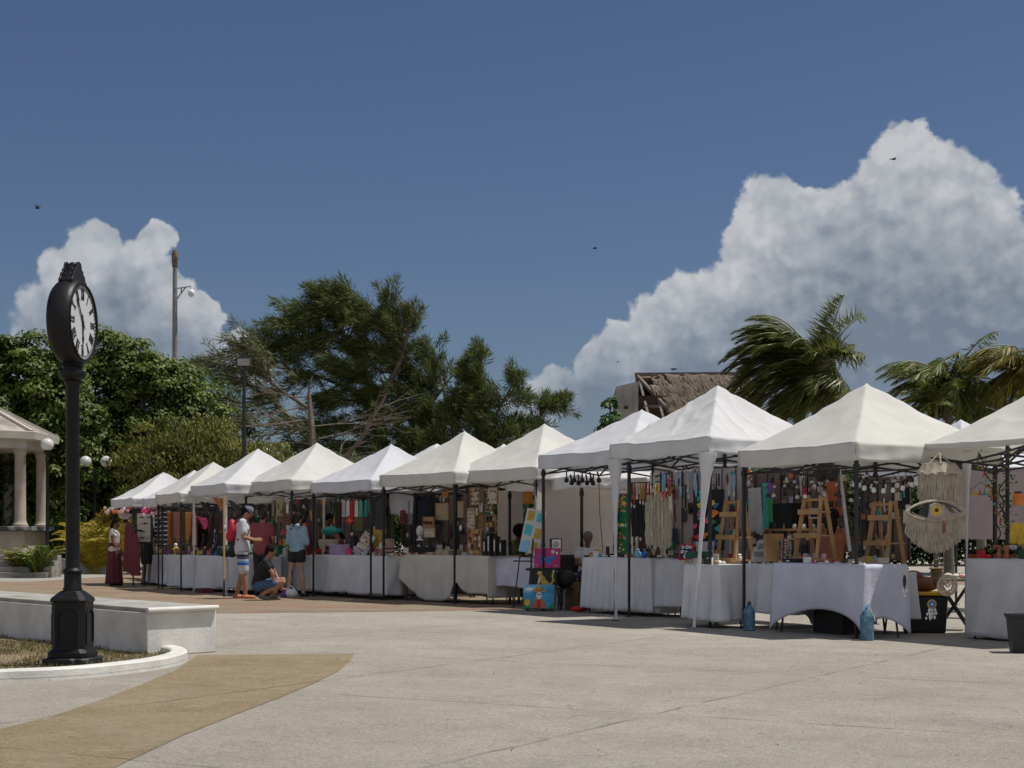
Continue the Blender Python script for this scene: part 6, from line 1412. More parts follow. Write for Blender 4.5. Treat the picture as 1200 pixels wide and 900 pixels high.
def backpack(t, J, Hm):
    q = MB(); c = J['chest'] + Vector((-.20, 0, -.03)); q.ball(c, .15, .62, .9, 1.35, 16, 12); q.ball(c + Vector((-.05, 0, -.12)), .11, .6, .95, 1.0, 14, 9); o = remesh(q, 'backpack', mat('backpack_red', (.42, .015, .045), .6, .2, 9, bump=.3, bscale=20), t, .014, 4)
    for sg in (1, -1): q = MB(); q.tube([(-.15, sg * .09, 1.40), (-.05, sg * .1, 1.475), (.08, sg * .11, 1.45), (.135, sg * .12, 1.3), (.06, sg * .16, 1.14), (-.1, sg * .14, 1.1)], .022, 8, sx=.35); q.build('strap', C('maroon'), t)
    q = MB(); q.ball(c + Vector((-.13, .05, .02)), .03, .8, 1, 2.4, 10, 7); q.build('side_pocket', C('silver'), t)
facing = lambda deg: rad(deg)
# man with cap, looking down at his hands (faces screen right, slightly away)
person(G(284, 701.5), facing(12), 'man in grey cap, pale T-shirt, striped shorts and red backpack, looking at his hands',
    dict(head=(.09, 0, 1.60), face=(1, 0, -.55), ell=(.03, .22, 1.15), wrl=(.24, .08, 1.10), elr=(.01, -.23, 1.14), wrr=(.23, -.12, 1.08), handr=(1, .3, .05), handl=(1, -.3, .05), neck=(.015, 0, 1.475), anl=(-.10, .1, .08), anr=(.05, -.11, .08)),
    1.80, 'tan', 'short', (mat('shirt_pale', (.50, .51, .53), .85, .08, 6, bump=.3, bscale=14), .62, -.35, 1.08), ('shorts', stripe, .92), 'terracotta', girth=1.14, cap=mat('cap_blue', (.16, .19, .24), .8, .3, 8), extra=backpack)
person(G(307, 698), facing(75), 'person in maroon T-shirt and black trousers seen from behind beside the capped man',
    dict(head=(.05, 0, 1.61), face=(1, .3, -.3), wrl=(.2, .16, 1.05), wrr=(.2, -.14, 1.02), ell=(0, .25, 1.15), elr=(0, -.25, 1.15)), 1.74, 'tan', 'short', (mat('shirt_maroon', (.25, .06, .075), .85, .08, 6, bump=.3, bscale=14), .6, -.25, 1.05), ('trousers', 'black', 1.9), 'black', girth=1.12, hairm=mat('brown_hair', (.03, .018, .012), .6, .3, 30))
# squatting woman facing right
person(G(309, 703.5), facing(2), 'woman in black T-shirt and denim shorts squatting on the paving in front of the table',
    dict(pelvis=(-.12, 0, .30), waist=(-.09, 0, .45), chest=(.02, 0, .66), neck=(.07, 0, .81), head=(.13, 0, .955), face=(1, .2, -.35), shl=(.05, .16, .76), shr=(.05, -.16, .76), ell=(.2, .2, .53), elr=(.2, -.2, .53), wrl=(.30, .1, .33), wrr=(.22, -.17, .28),
         handl=(.4, 0, -1), handr=(.3, 0, -1), hil=(-.1, .1, .28), hir=(-.1, -.1, .28), knl=(.36, .16, .40), knr=(.40, -.15, .36), anl=(.12, .15, .085), anr=(-.02, -.14, .12), toel=(.27, .17, .03), toer=(.12, -.15, .03)),
    1.66, 'tan', 'short', (mat('tee_black', (.014, .014, .016), .85, .2, 6, bump=.3, bscale=14), .5, .1), ('shorts', mat('denim', (.05, .09, .17), .85, .25, 20), .62), mat('grey_sneaker', (.12, .12, .11), .8))
# girl in light blue hooded top seen from behind
person(G(348, 699.5), facing(68), 'girl in light blue hooded top and black shorts browsing with her back turned',
    dict(head=(.05, 0, 1.61), face=(1, 0, -.4), wrl=(.25, .1, 1.08), wrr=(.24, -.1, 1.1), ell=(.02, .22, 1.12), elr=(.02, -.22, 1.12), anl=(-.12, .15, .08), knl=(-.02, .13, .5), anr=(.03, -.13, .08)),
    1.66, 'fair', 'pony', (mat('hoodie_blue', (.26, .40, .48), .85, .12, 8, bump=.4, bscale=12), 1.8, .05, 1.02, 'hood'), ('shorts', 'black', .32), 'black')
# standing woman at far left
person(G(134, 686.5), facing(-5), 'woman in white sleeveless blouse and long maroon skirt standing by the farthest tent',
    dict(head=(.05, 0, 1.61), face=(1, -.2, -.15), ell=(-.03, .2, 1.14), elr=(.03, -.21, 1.14), wrl=(.1, .18, .93), wrr=(.17, -.17, .93)), 1.62, 'dark', 'pony', (mat('blouse_white', (.56, .52, .47), .85, .12, 6, bump=.3, bscale=14), .25, -.1, 1.16), ('skirt', mat('skirt_maroon', (.11, .022, .028), .9, .3, 4), .06), 'black', girth=1.08)
person(Vector((W(171, 685, 38.6).x, 38.7, 0)), facing(60), 'person in black shorts standing behind the brown-framed jewellery board', {}, 1.66, 'tan', 'short', ('black', .5, .1), ('shorts', 'black', .75), 'brown')
person(Vector((W(68, 612, 56).x, 56, .25)), facing(-40), 'distant person in pale shirt sitting among shrubs beside the bandstand', dict(knl=(.4, .12, .52), knr=(.4, -.12, .52), anl=(.42, .12, .08), anr=(.42, -.12, .08), pelvis=(0, 0, .5), waist=(0, 0, .66), chest=(.02, 0, .87), neck=(.03, 0, 1.03), head=(.06, 0, 1.18), shl=(.0, .165, .98), shr=(0, -.165, .98), ell=(.08, .22, .72), elr=(.08, -.22, .72), wrl=(.3, .12, .6), wrr=(.3, -.12, .6), hil=(0, .09, .48), hir=(0, -.09, .48)), 1.7, 'tan', 'short', (C('silver'), .5, .1), ('trousers', 'navy', 1.9), 'black')
SIT = dict(pelvis=(0, 0, .52), waist=(0, 0, .67), chest=(.03, 0, .88), neck=(.06, 0, 1.03), head=(.11, 0, 1.18), shl=(.04, .165, .98), shr=(.04, -.165, .98), ell=(.12, .22, .73), elr=(.12, -.22, .73), wrl=(.33, .10, .70), wrr=(.33, -.1, .70),
    hil=(0, .09, .5), hir=(0, -.09, .5), knl=(.42, .13, .5), knr=(.42, -.13, .5), anl=(.42, .13, .08), anr=(.42, -.13, .08), face=(1, 0, -.5))
def seated(st, px, b_, turn, label, H, skin, hair, top, py_head, cap=None, hairm=None, seat=True, chl=None, lift=None):
    p = st.P(st.X(px, b_), b_); zhead = EH + (HZ - py_head) * p.y / F; dz = zhead - 1.30 * H / 1.75
    o = person(p + Vector((0, 0, dz)), turn, label, SIT, H, skin, hair, top, ('trousers', 'navy', 1.9), 'black', cap=cap, hairm=hairm)
    h = max(.2, .43 + dz)
    t = thing('stool', 'plain stool under the seated vendor' + (chl or ''), 'stool', p, turn)
    b = MB(); b.lathe([(.17, h - .03), (.18, h - .015), (.17, h), (.001, h)], 18); b.build('seat', C('charcoal'), t)
    for a in (.8, 2.4, 3.9, 5.5): b = MB(); b.tube([(.11 * math.cos(a), .11 * math.sin(a), h - .03), (.16 * math.cos(a), .16 * math.sin(a), 0)], .012, 6); b.build('leg', FB, t)
    return o
seated(ST[6], 383, 1.35, rad(-60), 'vendor in dark glasses seated behind the teal bundle', 1.8, 'dark', 'short', (C('brown'), .6, .1), 603, chl=' in dark glasses')
seated(ST[6], 400, 1.0, rad(200), 'woman in wide black headscarf and maroon blouse seated at the teal bundle', 1.5, 'tan', 'long', (C('maroon'), .5, .1), 619, chl=' in the black headscarf')
seated(ST[4], 603, 1.2, rad(-20), 'dark curly-haired vendor in olive top seated left of the print board'.replace('left of', 'beside'), 1.6, 'dark', 'afro', (C('olive'), .7, .1), 618, chl=' with curly hair')
seated(ST[3], 687, 1.0, rad(-75), 'grey-haired woman in white blouse seated behind the pleated cloth', 1.55, 'dark', 'bun', (C('silver'), .5, .1), 624, hairm=mat('grey_hair', (.1, .09, .085), .7, .3, 30), chl=' with grey hair')
seated(ST[1], 975, 1.35, rad(70), 'woman with long dark hair seated with her back turned between the ladders', 1.6, 'tan', 'long', (mat('top_rust', (.3, .11, .06), .8), .4, .1), 598, chl=' with long dark hair')
seated(ST[2], 795, 1.9, rad(200), 'vendor in a navy top seated far inside the tall creased tent', 1.6, 'dark', 'short', (C('navy'), .6, .1), 612, chl=' in the navy top')
t = thing('shoulder_bag', 'white and purple bag on the ground by the girl in blue', 'bag', G(341, 700), 0)
b = MB(); b.ball((0, 0, .08), .11, 1.2, .7, .8, 12, 8); b.build('bag_body', C('white'), t); b = MB(); b.ball((-.12, 0, .07), .08, .8, .7, 1, 10, 7); b.build('bag_flap', C('purple'), t); b = MB(); b.tube([(-.08, 0, .14), (-.02, 0, .24), (.08, 0, .15)], .01, 6); b.build('strap', C('white'), t)

# ------------------------------------------------------------------ bandstand, lamps, poles
stone = mat('cream_stucco', (.37, .325, .26), .85, .12, 3, bump=.2, bscale=20); roofm = mat('weathered_roof', (.26, .22, .19), .85, .3, 2.2, bump=.4, bscale=8, col2=(.4, .36, .31)); white_s = mat('pale_stucco', (.46, .43, .37), .85, .1, 3, bump=.2, bscale=20)
KY = 50.0; kc = W(-62, 600, KY); kc.z = 0; KR = 3.0
bs = thing('bandstand', 'cream bandstand with round columns, stepped platform and shallow stone roof', 'bandstand', kc, rad(22.5))
def octo(r): return [(r * math.cos(PI / 4 * k), r * math.sin(PI / 4 * k)) for k in range(8)]
PZ = EH + (HZ - 617) * KY / F
b = MB(); b.prism(octo(KR + .05), 0, PZ - .14); b.build('platform', stone, bs, bevel=.01)
b = MB(); b.prism(octo(KR + .28), PZ - .14, PZ); b.build('platform_edge', mat('dark_stone', (.055, .05, .045), .8, .6, 1.6, col2=(.2, .2, .2), thr=(.5, .6)), bs, bevel=.015)
ZE = EH + (HZ - 528) * KY / F; ZT = EH + (HZ - 513) * KY / F; ZA = ZT + 1.6
for k in range(8):
    a = PI / 4 * k; x, y = (KR - .12) * math.cos(a), (KR - .12) * math.sin(a); b = MB()
    b.lathe([(.24, PZ), (.24, PZ + .06), (.2, PZ + .1), (.19, PZ + .16), (.175, PZ + .2), (.165, ZE - .2), (.2, ZE - .15), (.2, ZE - .08), (.24, ZE - .05), (.24, ZE)], 22, c=(x, y, 0)); b.build('column', stone, bs)
b = MB(); vs = []; n = 8
for r, z in ((KR - .35, ZE), (KR + .12, ZE), (KR + .12, ZE + .22), (KR + .42, ZE + .28), (KR + .45, ZT + .1), (KR + .38, ZT + .12)): vs += [(x, y, z) for x, y in octo(r)]
b.add(vs, [(i * 8 + j, i * 8 + (j + 1) % 8, i * 8 + 8 + (j + 1) % 8, i * 8 + 8 + j) for i in range(5) for j in range(8)] + [tuple(range(7, -1, -1))]); b.build('entablature', white_s, bs, smooth=20)
b = MB(); b.add([(x, y, ZT + .1) for x, y in octo(KR + .3)] + [(x, y, ZA) for x, y in octo(.25)], [(j, (j + 1) % 8, 8 + (j + 1) % 8, 8 + j) for j in range(8)] + [tuple(range(8, 16))]); b.build('roof', roofm, bs, smooth=0)
for j in range(8):
    a = PI / 4 * j; b = MB(); b.bar(((KR + .33) * math.cos(a), (KR + .33) * math.sin(a), ZT + .12), (.25 * math.cos(a), .25 * math.sin(a), ZA + .03), .14, .08); b.build('roof_rib', white_s, bs)
# steps and low walls
b = MB()
for k in range(4): b.box(-2.6, 1.55 - .0 * k, -.38 * (4 - k), 0, .16 * k, .16 * (k + 1))
sing('entrance_steps', b, mat('step_stone', (.2, .185, .165), .85, .3, 3, col2=(.34, .31, .27)), 'low grey steps in front of the bandstand', 'steps', W(10, 600, 46.2).to_2d().to_3d(), 0, bevel=.01)
b = MB(); b.box(-1.4, 1.6, -.12, .12, 0, .42); b.box(-1.5, 1.7, -.17, .17, .42, .5); sing('low_wall', b, white_s, 'low cream wall between the bandstand and the yellow palms', 'wall', Vector((W(82, 600, 50).x, 50, 0)), rad(28), bevel=.01)
kk = sweep(smooth_path([G(62, 672.5), G(88, 670), G(115, 667.5), G(140, 664.5), G(180, 661)]), [(0, 0), (0, .14), (.02, .16), (.22, .16), (.24, .14), (.24, 0)])
struct(kk.build('far_kerb', MATS['white_kerb']), 'pale kerb below the yellow palms')
struct(flat('planting_bed', [(G(64, 671)), G(115, 666.2), G(140, 663.3), G(182, 659.5), Vector((-6, 90, 0)), Vector((-60, 90, 0)), Vector((-40, 62, 0)), Vector((-17, 57, 0))], .03, mat('bed_soil', (.14, .13, .06), .95, .3, 1.5, bump=.5, bscale=10, col2=(.10, .13, .04))), 'dry grassy soil bed behind the far kerb')
globe = mat('globe_glass', (.72, .72, .70), .3, .03, 3, trans=.25)
def lamp(px, py, Y, arms, label, group='globe lamps', base=None, gr=.18):
    g = W(px, py, Y); h = g.z; t = thing('street_lamp', label, 'street lamp', Vector((g.x, Y, 0)), 0, group)
    b = MB(); b.lathe([(.14, 0), (.14, .1), (.09, .16), (.09, .5), (.055, .56), (.045, h - .5), (.07, h - .45), (.05, h - .4), (.05, h - .25)], 14); b.build('post', bk, t)
    for dx, dz in arms:
        b = MB(); b.tube([(0, 0, h - .4), (dx * .5, 0, h - .42), (dx, 0, h + dz - .3)], .025, 7); b.lathe([(.04, -.3), (.1, -.24), (.11, -.18), (.08, -.16)], 14, c=(dx, 0, h + dz)); b.build('arm', bk, t)
        b = MB(); b.ball((0, 0, 0), gr, n=22, m=16); o = b.build('globe', globe, t); o.location = (dx, 0, h + dz)
    return t
lamp(55.5, 521, 47, [(0, 0)], 'single white globe lamp on a black post by the bandstand', gr=.19)
lamp(111, 541, 52, [(-.3, 0), (.38, 0)], 'twin white globe lamp just behind the clock post', gr=.19)
lamp(80, 524, 60, [(0, 0), (.0, -.1)], 'globe lamp mostly hidden by the clock post', gr=.2)
lamp(311, 533, 50, [(-.12, .02), (.0, .08), (.26, 0)], 'cluster of white globes peeking over the white-legged tent', gr=.19)
# tall camera mast
Y = 75; p = W(205, 300, Y); t = thing('camera_mast', 'tall grey mast with a dome camera on a side bracket, above the green trees', 'mast', Vector((p.x, Y, 0)))
gm = mat('galvanised', (.22, .21, .21), .6, .2, 4); h = p.z
b = MB(); b.lathe([(.17, 0), (.145, h * .5), (.11, h - .6), (.10, h)], 14); b.build('pole', gm, t)
b = MB(); b.lathe([(.10, h - .1), (.14, h - .05), (.16, h + .5), (.12, h + .72), (.001, h + .75)], 14, c=(0, 0, -.45)); b.build('top_cap', mat('rusty_cap', (.15, .12, .09), .8, .4, 6), t)
b = MB(); zb = W(205, 338, Y).z; b.tube([(.1, 0, zb), (.75, 0, zb + .1), (.75, 0, zb - .1)], .03, 6); b.tube([(.1, 0, zb - .5), (.5, 0, zb + .05)], .03, 6); b.tube([(.3, 0, zb + .03), (.3, 0, zb - .2)], .03, 6); b.build('bracket', gm, t)
b = MB(); b.ball((.78, 0, zb - .22), .17, 1, 1, 1.1, 14, 10); b.build('dome_camera', C('white'), t)
# floodlight pole
Y = 47; p = W(286, 424, Y); h = p.z; t = thing('floodlight_pole', 'slim black pole with a square floodlight on top, in front of the bare branches', 'floodlight', Vector((p.x, Y, 0)))
b = MB(); b.lathe([(.07, 0), (.05, h)], 10); b.build('pole', FB, t); b = MB(); b.box(-.22, .22, -.08, .06, h - .16, h + .12); b.build('lamp_housing', C('charcoal'), t, bevel=.01); b = MB(); b.box(-.18, .18, -.09, -.081, h - .12, h + .08); b.build('lamp_glass', mat('flood_glass', (.3, .3, .27), .2), t); b = MB(); b.tube([(0, 0, h + .12), (0, 0, h + .3)], .03, 6); b.build('finial', FB, t)
Y = 90; p = W(468, 385, Y); t = thing('mast_light', 'small white and red hooded light poking out of the windswept trees', 'mast', Vector((p.x, Y, 0)))
b = MB(); b.lathe([(.1, 0), (.08, p.z)], 8); b.build('pole', gm, t); b = MB(); b.ball((0, 0, p.z), .35, 1, 1, .35, 14, 8); b.build('hood', C('palepink'), t)
# ------------------------------------------------------------------ thatched building
Y = 62.0; cw_ = mat('raw_concrete', (.30, .28, .255), .9, .25, .9, bump=.3, bscale=6); th = mat('thatch', (.13, .095, .07), .95, .4, 5, bump=.25, bscale=60, col2=(.24, .18, .135))
bt = thing('thatched_building', 'grey concrete building with a torn brown palm-thatch roof behind the tents', 'building', Vector((0, 0, 0)))
zb = 0; A = W(722, 453, Y); B_ = W(748, 447, Y); C_ = W(752, 441, Y + .3); Dd = W(872, 438, Y + 4)
b = MB(); b.add([(A.x, Y, 0), (B_.x, Y, 0), (B_.x, Y, B_.z), (A.x, Y, A.z), (A.x + .2, Y + 5, 0), (B_.x + .2, Y + 5, 0), (B_.x + .2, Y + 5, B_.z), (A.x + .2, Y + 5, A.z)], [(0, 1, 2, 3), (1, 5, 6, 2), (4, 0, 3, 7), (5, 4, 7, 6), (3, 2, 6, 7)])
b.build('concrete_wall', cw_, bt, smooth=0); b = MB(); b.box(W(731, 470, Y).x, W(736, 470, Y).x, Y - .06, Y - .01, W(731, 479, Y).z, W(731, 476, Y).z); b.build('wall_bracket', FB, bt)
for px in (730, 742): b = MB(); b.box(W(px, 0, Y).x, W(px, 0, Y).x + .04, Y - .03, Y - .003, 0, W(px, 452, Y).z); b.build('pilaster', cw_, bt)
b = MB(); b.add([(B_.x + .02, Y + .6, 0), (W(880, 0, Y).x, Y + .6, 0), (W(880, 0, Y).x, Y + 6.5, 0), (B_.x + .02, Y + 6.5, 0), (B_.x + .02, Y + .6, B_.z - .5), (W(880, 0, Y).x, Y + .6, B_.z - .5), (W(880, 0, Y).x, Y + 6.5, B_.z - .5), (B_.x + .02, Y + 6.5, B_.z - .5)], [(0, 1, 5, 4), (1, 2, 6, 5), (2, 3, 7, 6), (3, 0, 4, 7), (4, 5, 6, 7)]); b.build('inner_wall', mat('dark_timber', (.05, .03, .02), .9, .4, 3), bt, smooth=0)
# roof: ridge runs to the right, slope falls toward the camera
RX0, RX1 = W(752, 0, Y).x, W(885, 0, Y).x; RZ = W(752, 440, Y + 2).z
def roof(u, v):
    x = RX0 + .2 + (RX1 - RX0) * u + v * 1.5 * (1 - u) ; yy = Y + 2.2 - 3.6 * v; z = RZ - 2.5 * v
    return (x + .12 * math.sin(v * 19) * (u < .02), yy, z + .03 * math.sin(u * 37 + v * 9) * .8 + .02 * math.sin(v * 31 + 5 * u))
b = MB(); b.sheet(roof, 60, 24); n0 = len(b.f)
hole = lambda u, v: (v < .22 and (u < .10 + .05 * math.sin(v * 40) or .16 < u < .20 or .33 < u < .37 + .02 * math.sin(v * 50))) or (u > .72 and v < .26 + .1 * math.sin(u * 40) and math.sin(u * 47) > .1)
keep = [k for k in range(n0) if not hole((k % 60 + .5) / 60, (k // 60 + .5) / 24)]
b.f = [b.f[k] for k in keep]; b.mi = [0] * len(b.f); tr = b.build('thatch_roof', th, bt, smooth=60, solid=.16)
n = 16000; us = NR.random(n); vs_ = NR.random(n) ** .8; P_ = []
for u, v in zip(us, vs_):
    if not hole(u, v): x, y, z = roof(u, v); P_.append((x, y - .06, z + .09))
P_ = np.array(P_); dn = np.tile([0.25, -.8, -.62], (len(P_), 1)) + NR.normal(size=P_.shape) * .1
rhombi('thatch_straw', P_, dn, np.tile([0, -.6, .8], (len(P_), 1)), NR.uniform(.4, .9, len(P_)), .03, leafmat('straw_leaf', (.11, .08, .058), (.21, .16, .115), .1), bt)
b = MB(); b.sheet(lambda u, v: (RX0 + (RX1 - RX0) * u, Y + 2.3 + 4.4 * v, RZ - .05 - 2.6 * v), 20, 8); b.build('rear_thatch', th, bt, smooth=60, solid=.16)
for k in range(9): u = k / 8; b = MB(); b.bar(roof(u, 0) + Vector((0, 0, -.1)) if False else (RX0 + .05 + (RX1 - RX0) * u, Y + 2.2, RZ - .05), (RX0 + .3 + (RX1 - RX0) * u, Y - 1.0, RZ - 2.35), .09); b.build('rafter', mat('grey_timber', (.16, .13, .11), .9, .3, 5), bt)
b = MB(); b.bar((RX0 - .1, Y + 2.2, RZ + .06), (RX1 + .6, Y + 2.2, RZ + .1), .14); b.build('ridge_beam', mat('grey_timber', 0), bt)
b = MB(); b.bar((RX0, Y + 2.2, RZ), (RX0 + 1.6, Y - 1.3, RZ - 2.4), .12); b.bar((RX0, Y + 2.2, RZ), (RX0 - .05, Y + 2.2, 0), .14); b.bar((RX0 + .1, Y + .3, RZ - 1.4), (RX1, Y + .3, RZ - 1.4), .1); b.build('gable_frame', mat('grey_timber', 0), bt)
def bird(loc, label, span, rz, wing=.5, col='black', perched=False):
    t = thing('bird', label, 'bird', loc, rz)
    b = MB(); b.ball((0, 0, 0), span * .09, 2.6, 1, .9, 10, 7); b.ball((span * .22, 0, span * .05), span * .05, 1.2, 1, 1, 8, 6); b.add([(span * .3, 0, span * .04), (span * .26, span * .02, span * .05), (span * .26, -span * .02, span * .05)], [(0, 1, 2)])
    b.add([(-span * .2, span * .03, 0), (-span * .36, span * .07, 0), (-span * .36, -span * .07, 0), (-span * .2, -span * .03, 0)], [(0, 1, 2, 3)]); b.build('bird_body', C(col), t)
    for sg in (-1, 1):
        b = MB()
        if perched: b.add([(span * .1, sg * span * .09, span * .04), (-span * .3, sg * span * .05, -.0), (0, sg * span * .1, -span * .06)], [(0, 1, 2)])
        else: b.add([(span * .1, 0, .0), (span * .06, sg * span * .28, span * wing * .25), (-span * .06, sg * span * .52, span * wing * .12), (-span * .1, sg * span * .26, span * wing * .2), (-span * .1, 0, 0)], [(0, 1, 2, 3, 4)])
        b.build('wing', C(col), t, smooth=0, solid=.01)
    return t
bird(W(1047, 186.5, 120), 'dark bird gliding before the bright cloud top', .9, rad(30), .3); bird(W(697, 291, 140), 'small dark bird high over the thatched roof', .8, rad(20), .5)
bird(W(44, 244, 130), 'dark bird in the clear sky above the clock', .9, rad(160), 1.2); bird(W(724, 424, 160), 'pale distant bird just above the concrete building', .8, rad(10), .5, 'grey')
bird(Vector((W(790, 434, Y + 2).x, Y + 2.2, RZ + .28)), 'black bird perched on the thatched ridge', .5, rad(0), .5, perched=True)
# ------------------------------------------------------------------ vegetation
bark = mat('grey_bark', (.14, .11, .085), .9, .3, 4, bump=.6, bscale=12); palmbark = mat('palm_bark', (.17, .14, .11), .9, .3, 6, bump=.7, bscale=14)
def limb(b, p0, p1, r0, r1, wob=.1, n=7, k=6):
    p0 = Vector(p0); p1 = Vector(p1); L = (p1 - p0).length; pts = []
    o1 = Vector((R.gauss(0, 1), R.gauss(0, 1), R.gauss(0, .6))) * L * wob
    for j in range(k + 1):
        u = j / k; pts.append(p0.lerp(p1, u) + o1 * math.sin(PI * u) + Vector((R.gauss(0, 1), R.gauss(0, 1), R.gauss(0, 1))) * L * .012)
    b.tube(pts, [r0 + (r1 - r0) * j / k for j in range(k + 1)], n); return pts
def lump_points(lumps, Y, dep, n, outer=.45):
    """points inside ellipsoids given as (px, py, rx, ry); returns world points and outward directions"""
    w = np.array([l[2] * l[3] for l in lumps], float); w /= w.sum(); idx = NR.choice(len(lumps), n, p=w); out = []; nor = []
    for i in idx:
        cx, cy, rx, ry = lumps[i][:4]; dd = lumps[i][4] if len(lumps[i]) > 4 else 0; v = NR.normal(size=3); v /= np.linalg.norm(v); r = NR.random() ** outer
        c = W(cx, cy, Y + dd); sx = rx * (Y + dd) / F; sz = ry * (Y + dd) / F; sy = dep * .5 * (sx + sz)
        out.append((c.x + v[0] * sx * r, c.y + v[1] * sy * r, c.z + v[2] * sz * r)); nor.append(v)
    return np.array(out), np.array(nor)
def broadleaf(label, Y, lumps, base_px, m, nclump=900, per=42, L=.17, name='broadleaf_tree', cr=.38, dep=.9, group=None, trunk_r=.22, outer=.4, cat='tree', zmin=.15, droop=0.0, fork=.35, Wl=.6):
    c, nor = lump_points(lumps, Y, dep, nclump, outer); k = c[:, 2] > zmin; c = c[k]; nor = nor[k]
    bx = (base_px - 600) / F * Y; t = thing(name, label, cat, Vector((bx, Y, 0)), 0, group)
    cen = Vector(c.mean(0)); b = MB(); f0 = Vector((bx, Y, max(.5, cen.z * fork)))
    limb(b, (bx, Y, -.05), f0, trunk_r, trunk_r * .75, .03)
    pick = NR.choice(len(c), min(len(c), 34), replace=False); forks = []
    for q in range(5):
        tgt = Vector(c[pick[q]]).lerp(cen, .45); pts = limb(b, f0, tgt, trunk_r * .55, trunk_r * .28, .08); forks.append(tgt)
    for i in pick[5:]:
        e = Vector(c[i]); f = min(forks, key=lambda q: (q - e).length); limb(b, f, e, trunk_r * .22, .015, .1, 5, 5)
    b2 = b
    off = Vector((bx, Y, 0))
    b2.v = [(x - off.x, y - off.y, z) for x, y, z in b2.v]; b2.build('trunk', bark, t, smooth=60)
    n = len(c) * per; csz = np.repeat(NR.uniform(.6, 1.35, len(c)), per)[:, None]; off_ = unit(n); off_[:, 2] = np.where(off_[:, 2] < -.25, -off_[:, 2], off_[:, 2]); q_ = off_ * (NR.random((n, 1)) ** .35) * cr * 1.55 * csz * np.array([1, 1, .62]); C_ = np.repeat(c, per, 0) + q_; N_ = np.repeat(nor, per, 0) * .25 + off_ * .9 + unit(n) * .5 + np.array([0, 0, .55])
    rv = np.clip(np.repeat(NR.random(len(c)), per) * .55 + NR.random(n) * .55 - .05, 0, 1)
    N_ /= np.linalg.norm(N_, axis=1)[:, None]; D_ = np.cross(N_, unit(n)); D_[:, 2] -= .25 + droop
    C_ -= np.array([off.x, off.y, 0]); C_ = C_[:]; ok = C_[:, 2] > .05
    rhombi('crown', C_[ok], D_[ok], N_[ok], NR.uniform(.6, 1.2, ok.sum()) * L, L * Wl, m, t, bend=.08, rnd=rv[ok]); return t
G1 = leafmat('leaf_bright', (.03, .07, .010), (.17, .22, .035)); G2 = leafmat('leaf_deep', (.022, .055, .012), (.085, .15, .03)); G3 = leafmat('leaf_olive', (.04, .07, .014), (.27, .25, .05)); G4 = leafmat('leaf_casuarina', (.035, .06, .015), (.18, .21, .055), .35); G5 = leafmat('leaf_sea', (.02, .06, .012), (.10, .19, .035))
broadleaf('dense bright green broadleaf tree between the bandstand roof and the clock post', 53, [(-40, 440, 60, 50), (20, 430, 45, 42), (50, 470, 50, 50), (10, 500, 60, 50), (60, 540, 50, 50), (-30, 560, 60, 60), (40, 590, 50, 40), (2, 405, 20, 18), (80, 430, 25, 35), (85, 500, 30, 50)], 25, G1, 480, 125, .17, outer=.42, cr=.36)
broadleaf('round green broadleaf tree directly behind the clock post and the camera mast', 56, [(140, 430, 42, 38), (120, 470, 50, 50), (180, 450, 45, 38), (215, 462, 36, 30), (140, 520, 60, 50), (95, 560, 50, 45), (180, 520, 55, 50), (130, 400, 18, 14), (150, 590, 60, 40), (230, 500, 40, 40), (100, 610, 55, 28)], 130, G1, 560, 125, .17, outer=.42, cr=.36)
broadleaf('thin twiggy tree with sparse leaves in front of the floodlight pole', 58, [(235, 455, 30, 26), (262, 470, 30, 30), (255, 505, 40, 30), (285, 500, 26, 30)], 255, G2, 150, 24, .15, cr=.35, outer=.7, trunk_r=.12)
broadleaf('drooping olive and rust tinted tree above the farthest tents', 50, [(200, 520, 50, 32), (250, 530, 55, 36), (300, 545, 45, 30), (170, 545, 35, 24), (230, 560, 70, 32), (320, 560, 40, 30), (270, 580, 60, 26), (180, 580, 50, 30), (350, 575, 40, 22)], 240, G3, 330, 110, .13, outer=.5, droop=.9, cr=.40, Wl=.45, trunk_r=.16)
broadleaf('dark shrubbery tree behind the stalls between the olive tree and windswept pines', 60, [(330, 575, 60, 30), (400, 570, 60, 36), (470, 575, 60, 32), (380, 610, 90, 30), (480, 610, 90, 30)], 400, G2, 800, 40, .17, outer=.6)
broadleaf('low dark green thicket behind the middle stalls', 64, [(560, 590, 70, 30), (640, 590, 70, 28), (700, 600, 60, 26), (600, 615, 100, 20)], 600, G2, 600, 40, .17, outer=.6)
broadleaf('low dark green thicket behind the near stalls', 64, [(880, 590, 90, 40), (980, 590, 90, 45), (1080, 590, 90, 45), (1170, 590, 90, 50), (1000, 560, 150, 30)], 1000, G2, 900, 40, .17, outer=.6)
broadleaf('sea grape shrub with round leaves at the foot of the concrete wall', 58, [(716, 492, 14, 10), (708, 500, 8, 5), (716, 478, 5, 8), (712, 520, 16, 22)], 716, G5, 26, 14, .24, cr=.18, outer=.8, trunk_r=.05, name='sea_grape', Wl=.95)
broadleaf('dark trees closing the view behind the bandstand', 66, [(-60, 590, 90, 50), (20, 590, 70, 45), (80, 600, 60, 40), (0, 550, 60, 40), (150, 610, 60, 30)], 20, G2, 900, 40, .22, outer=.6)
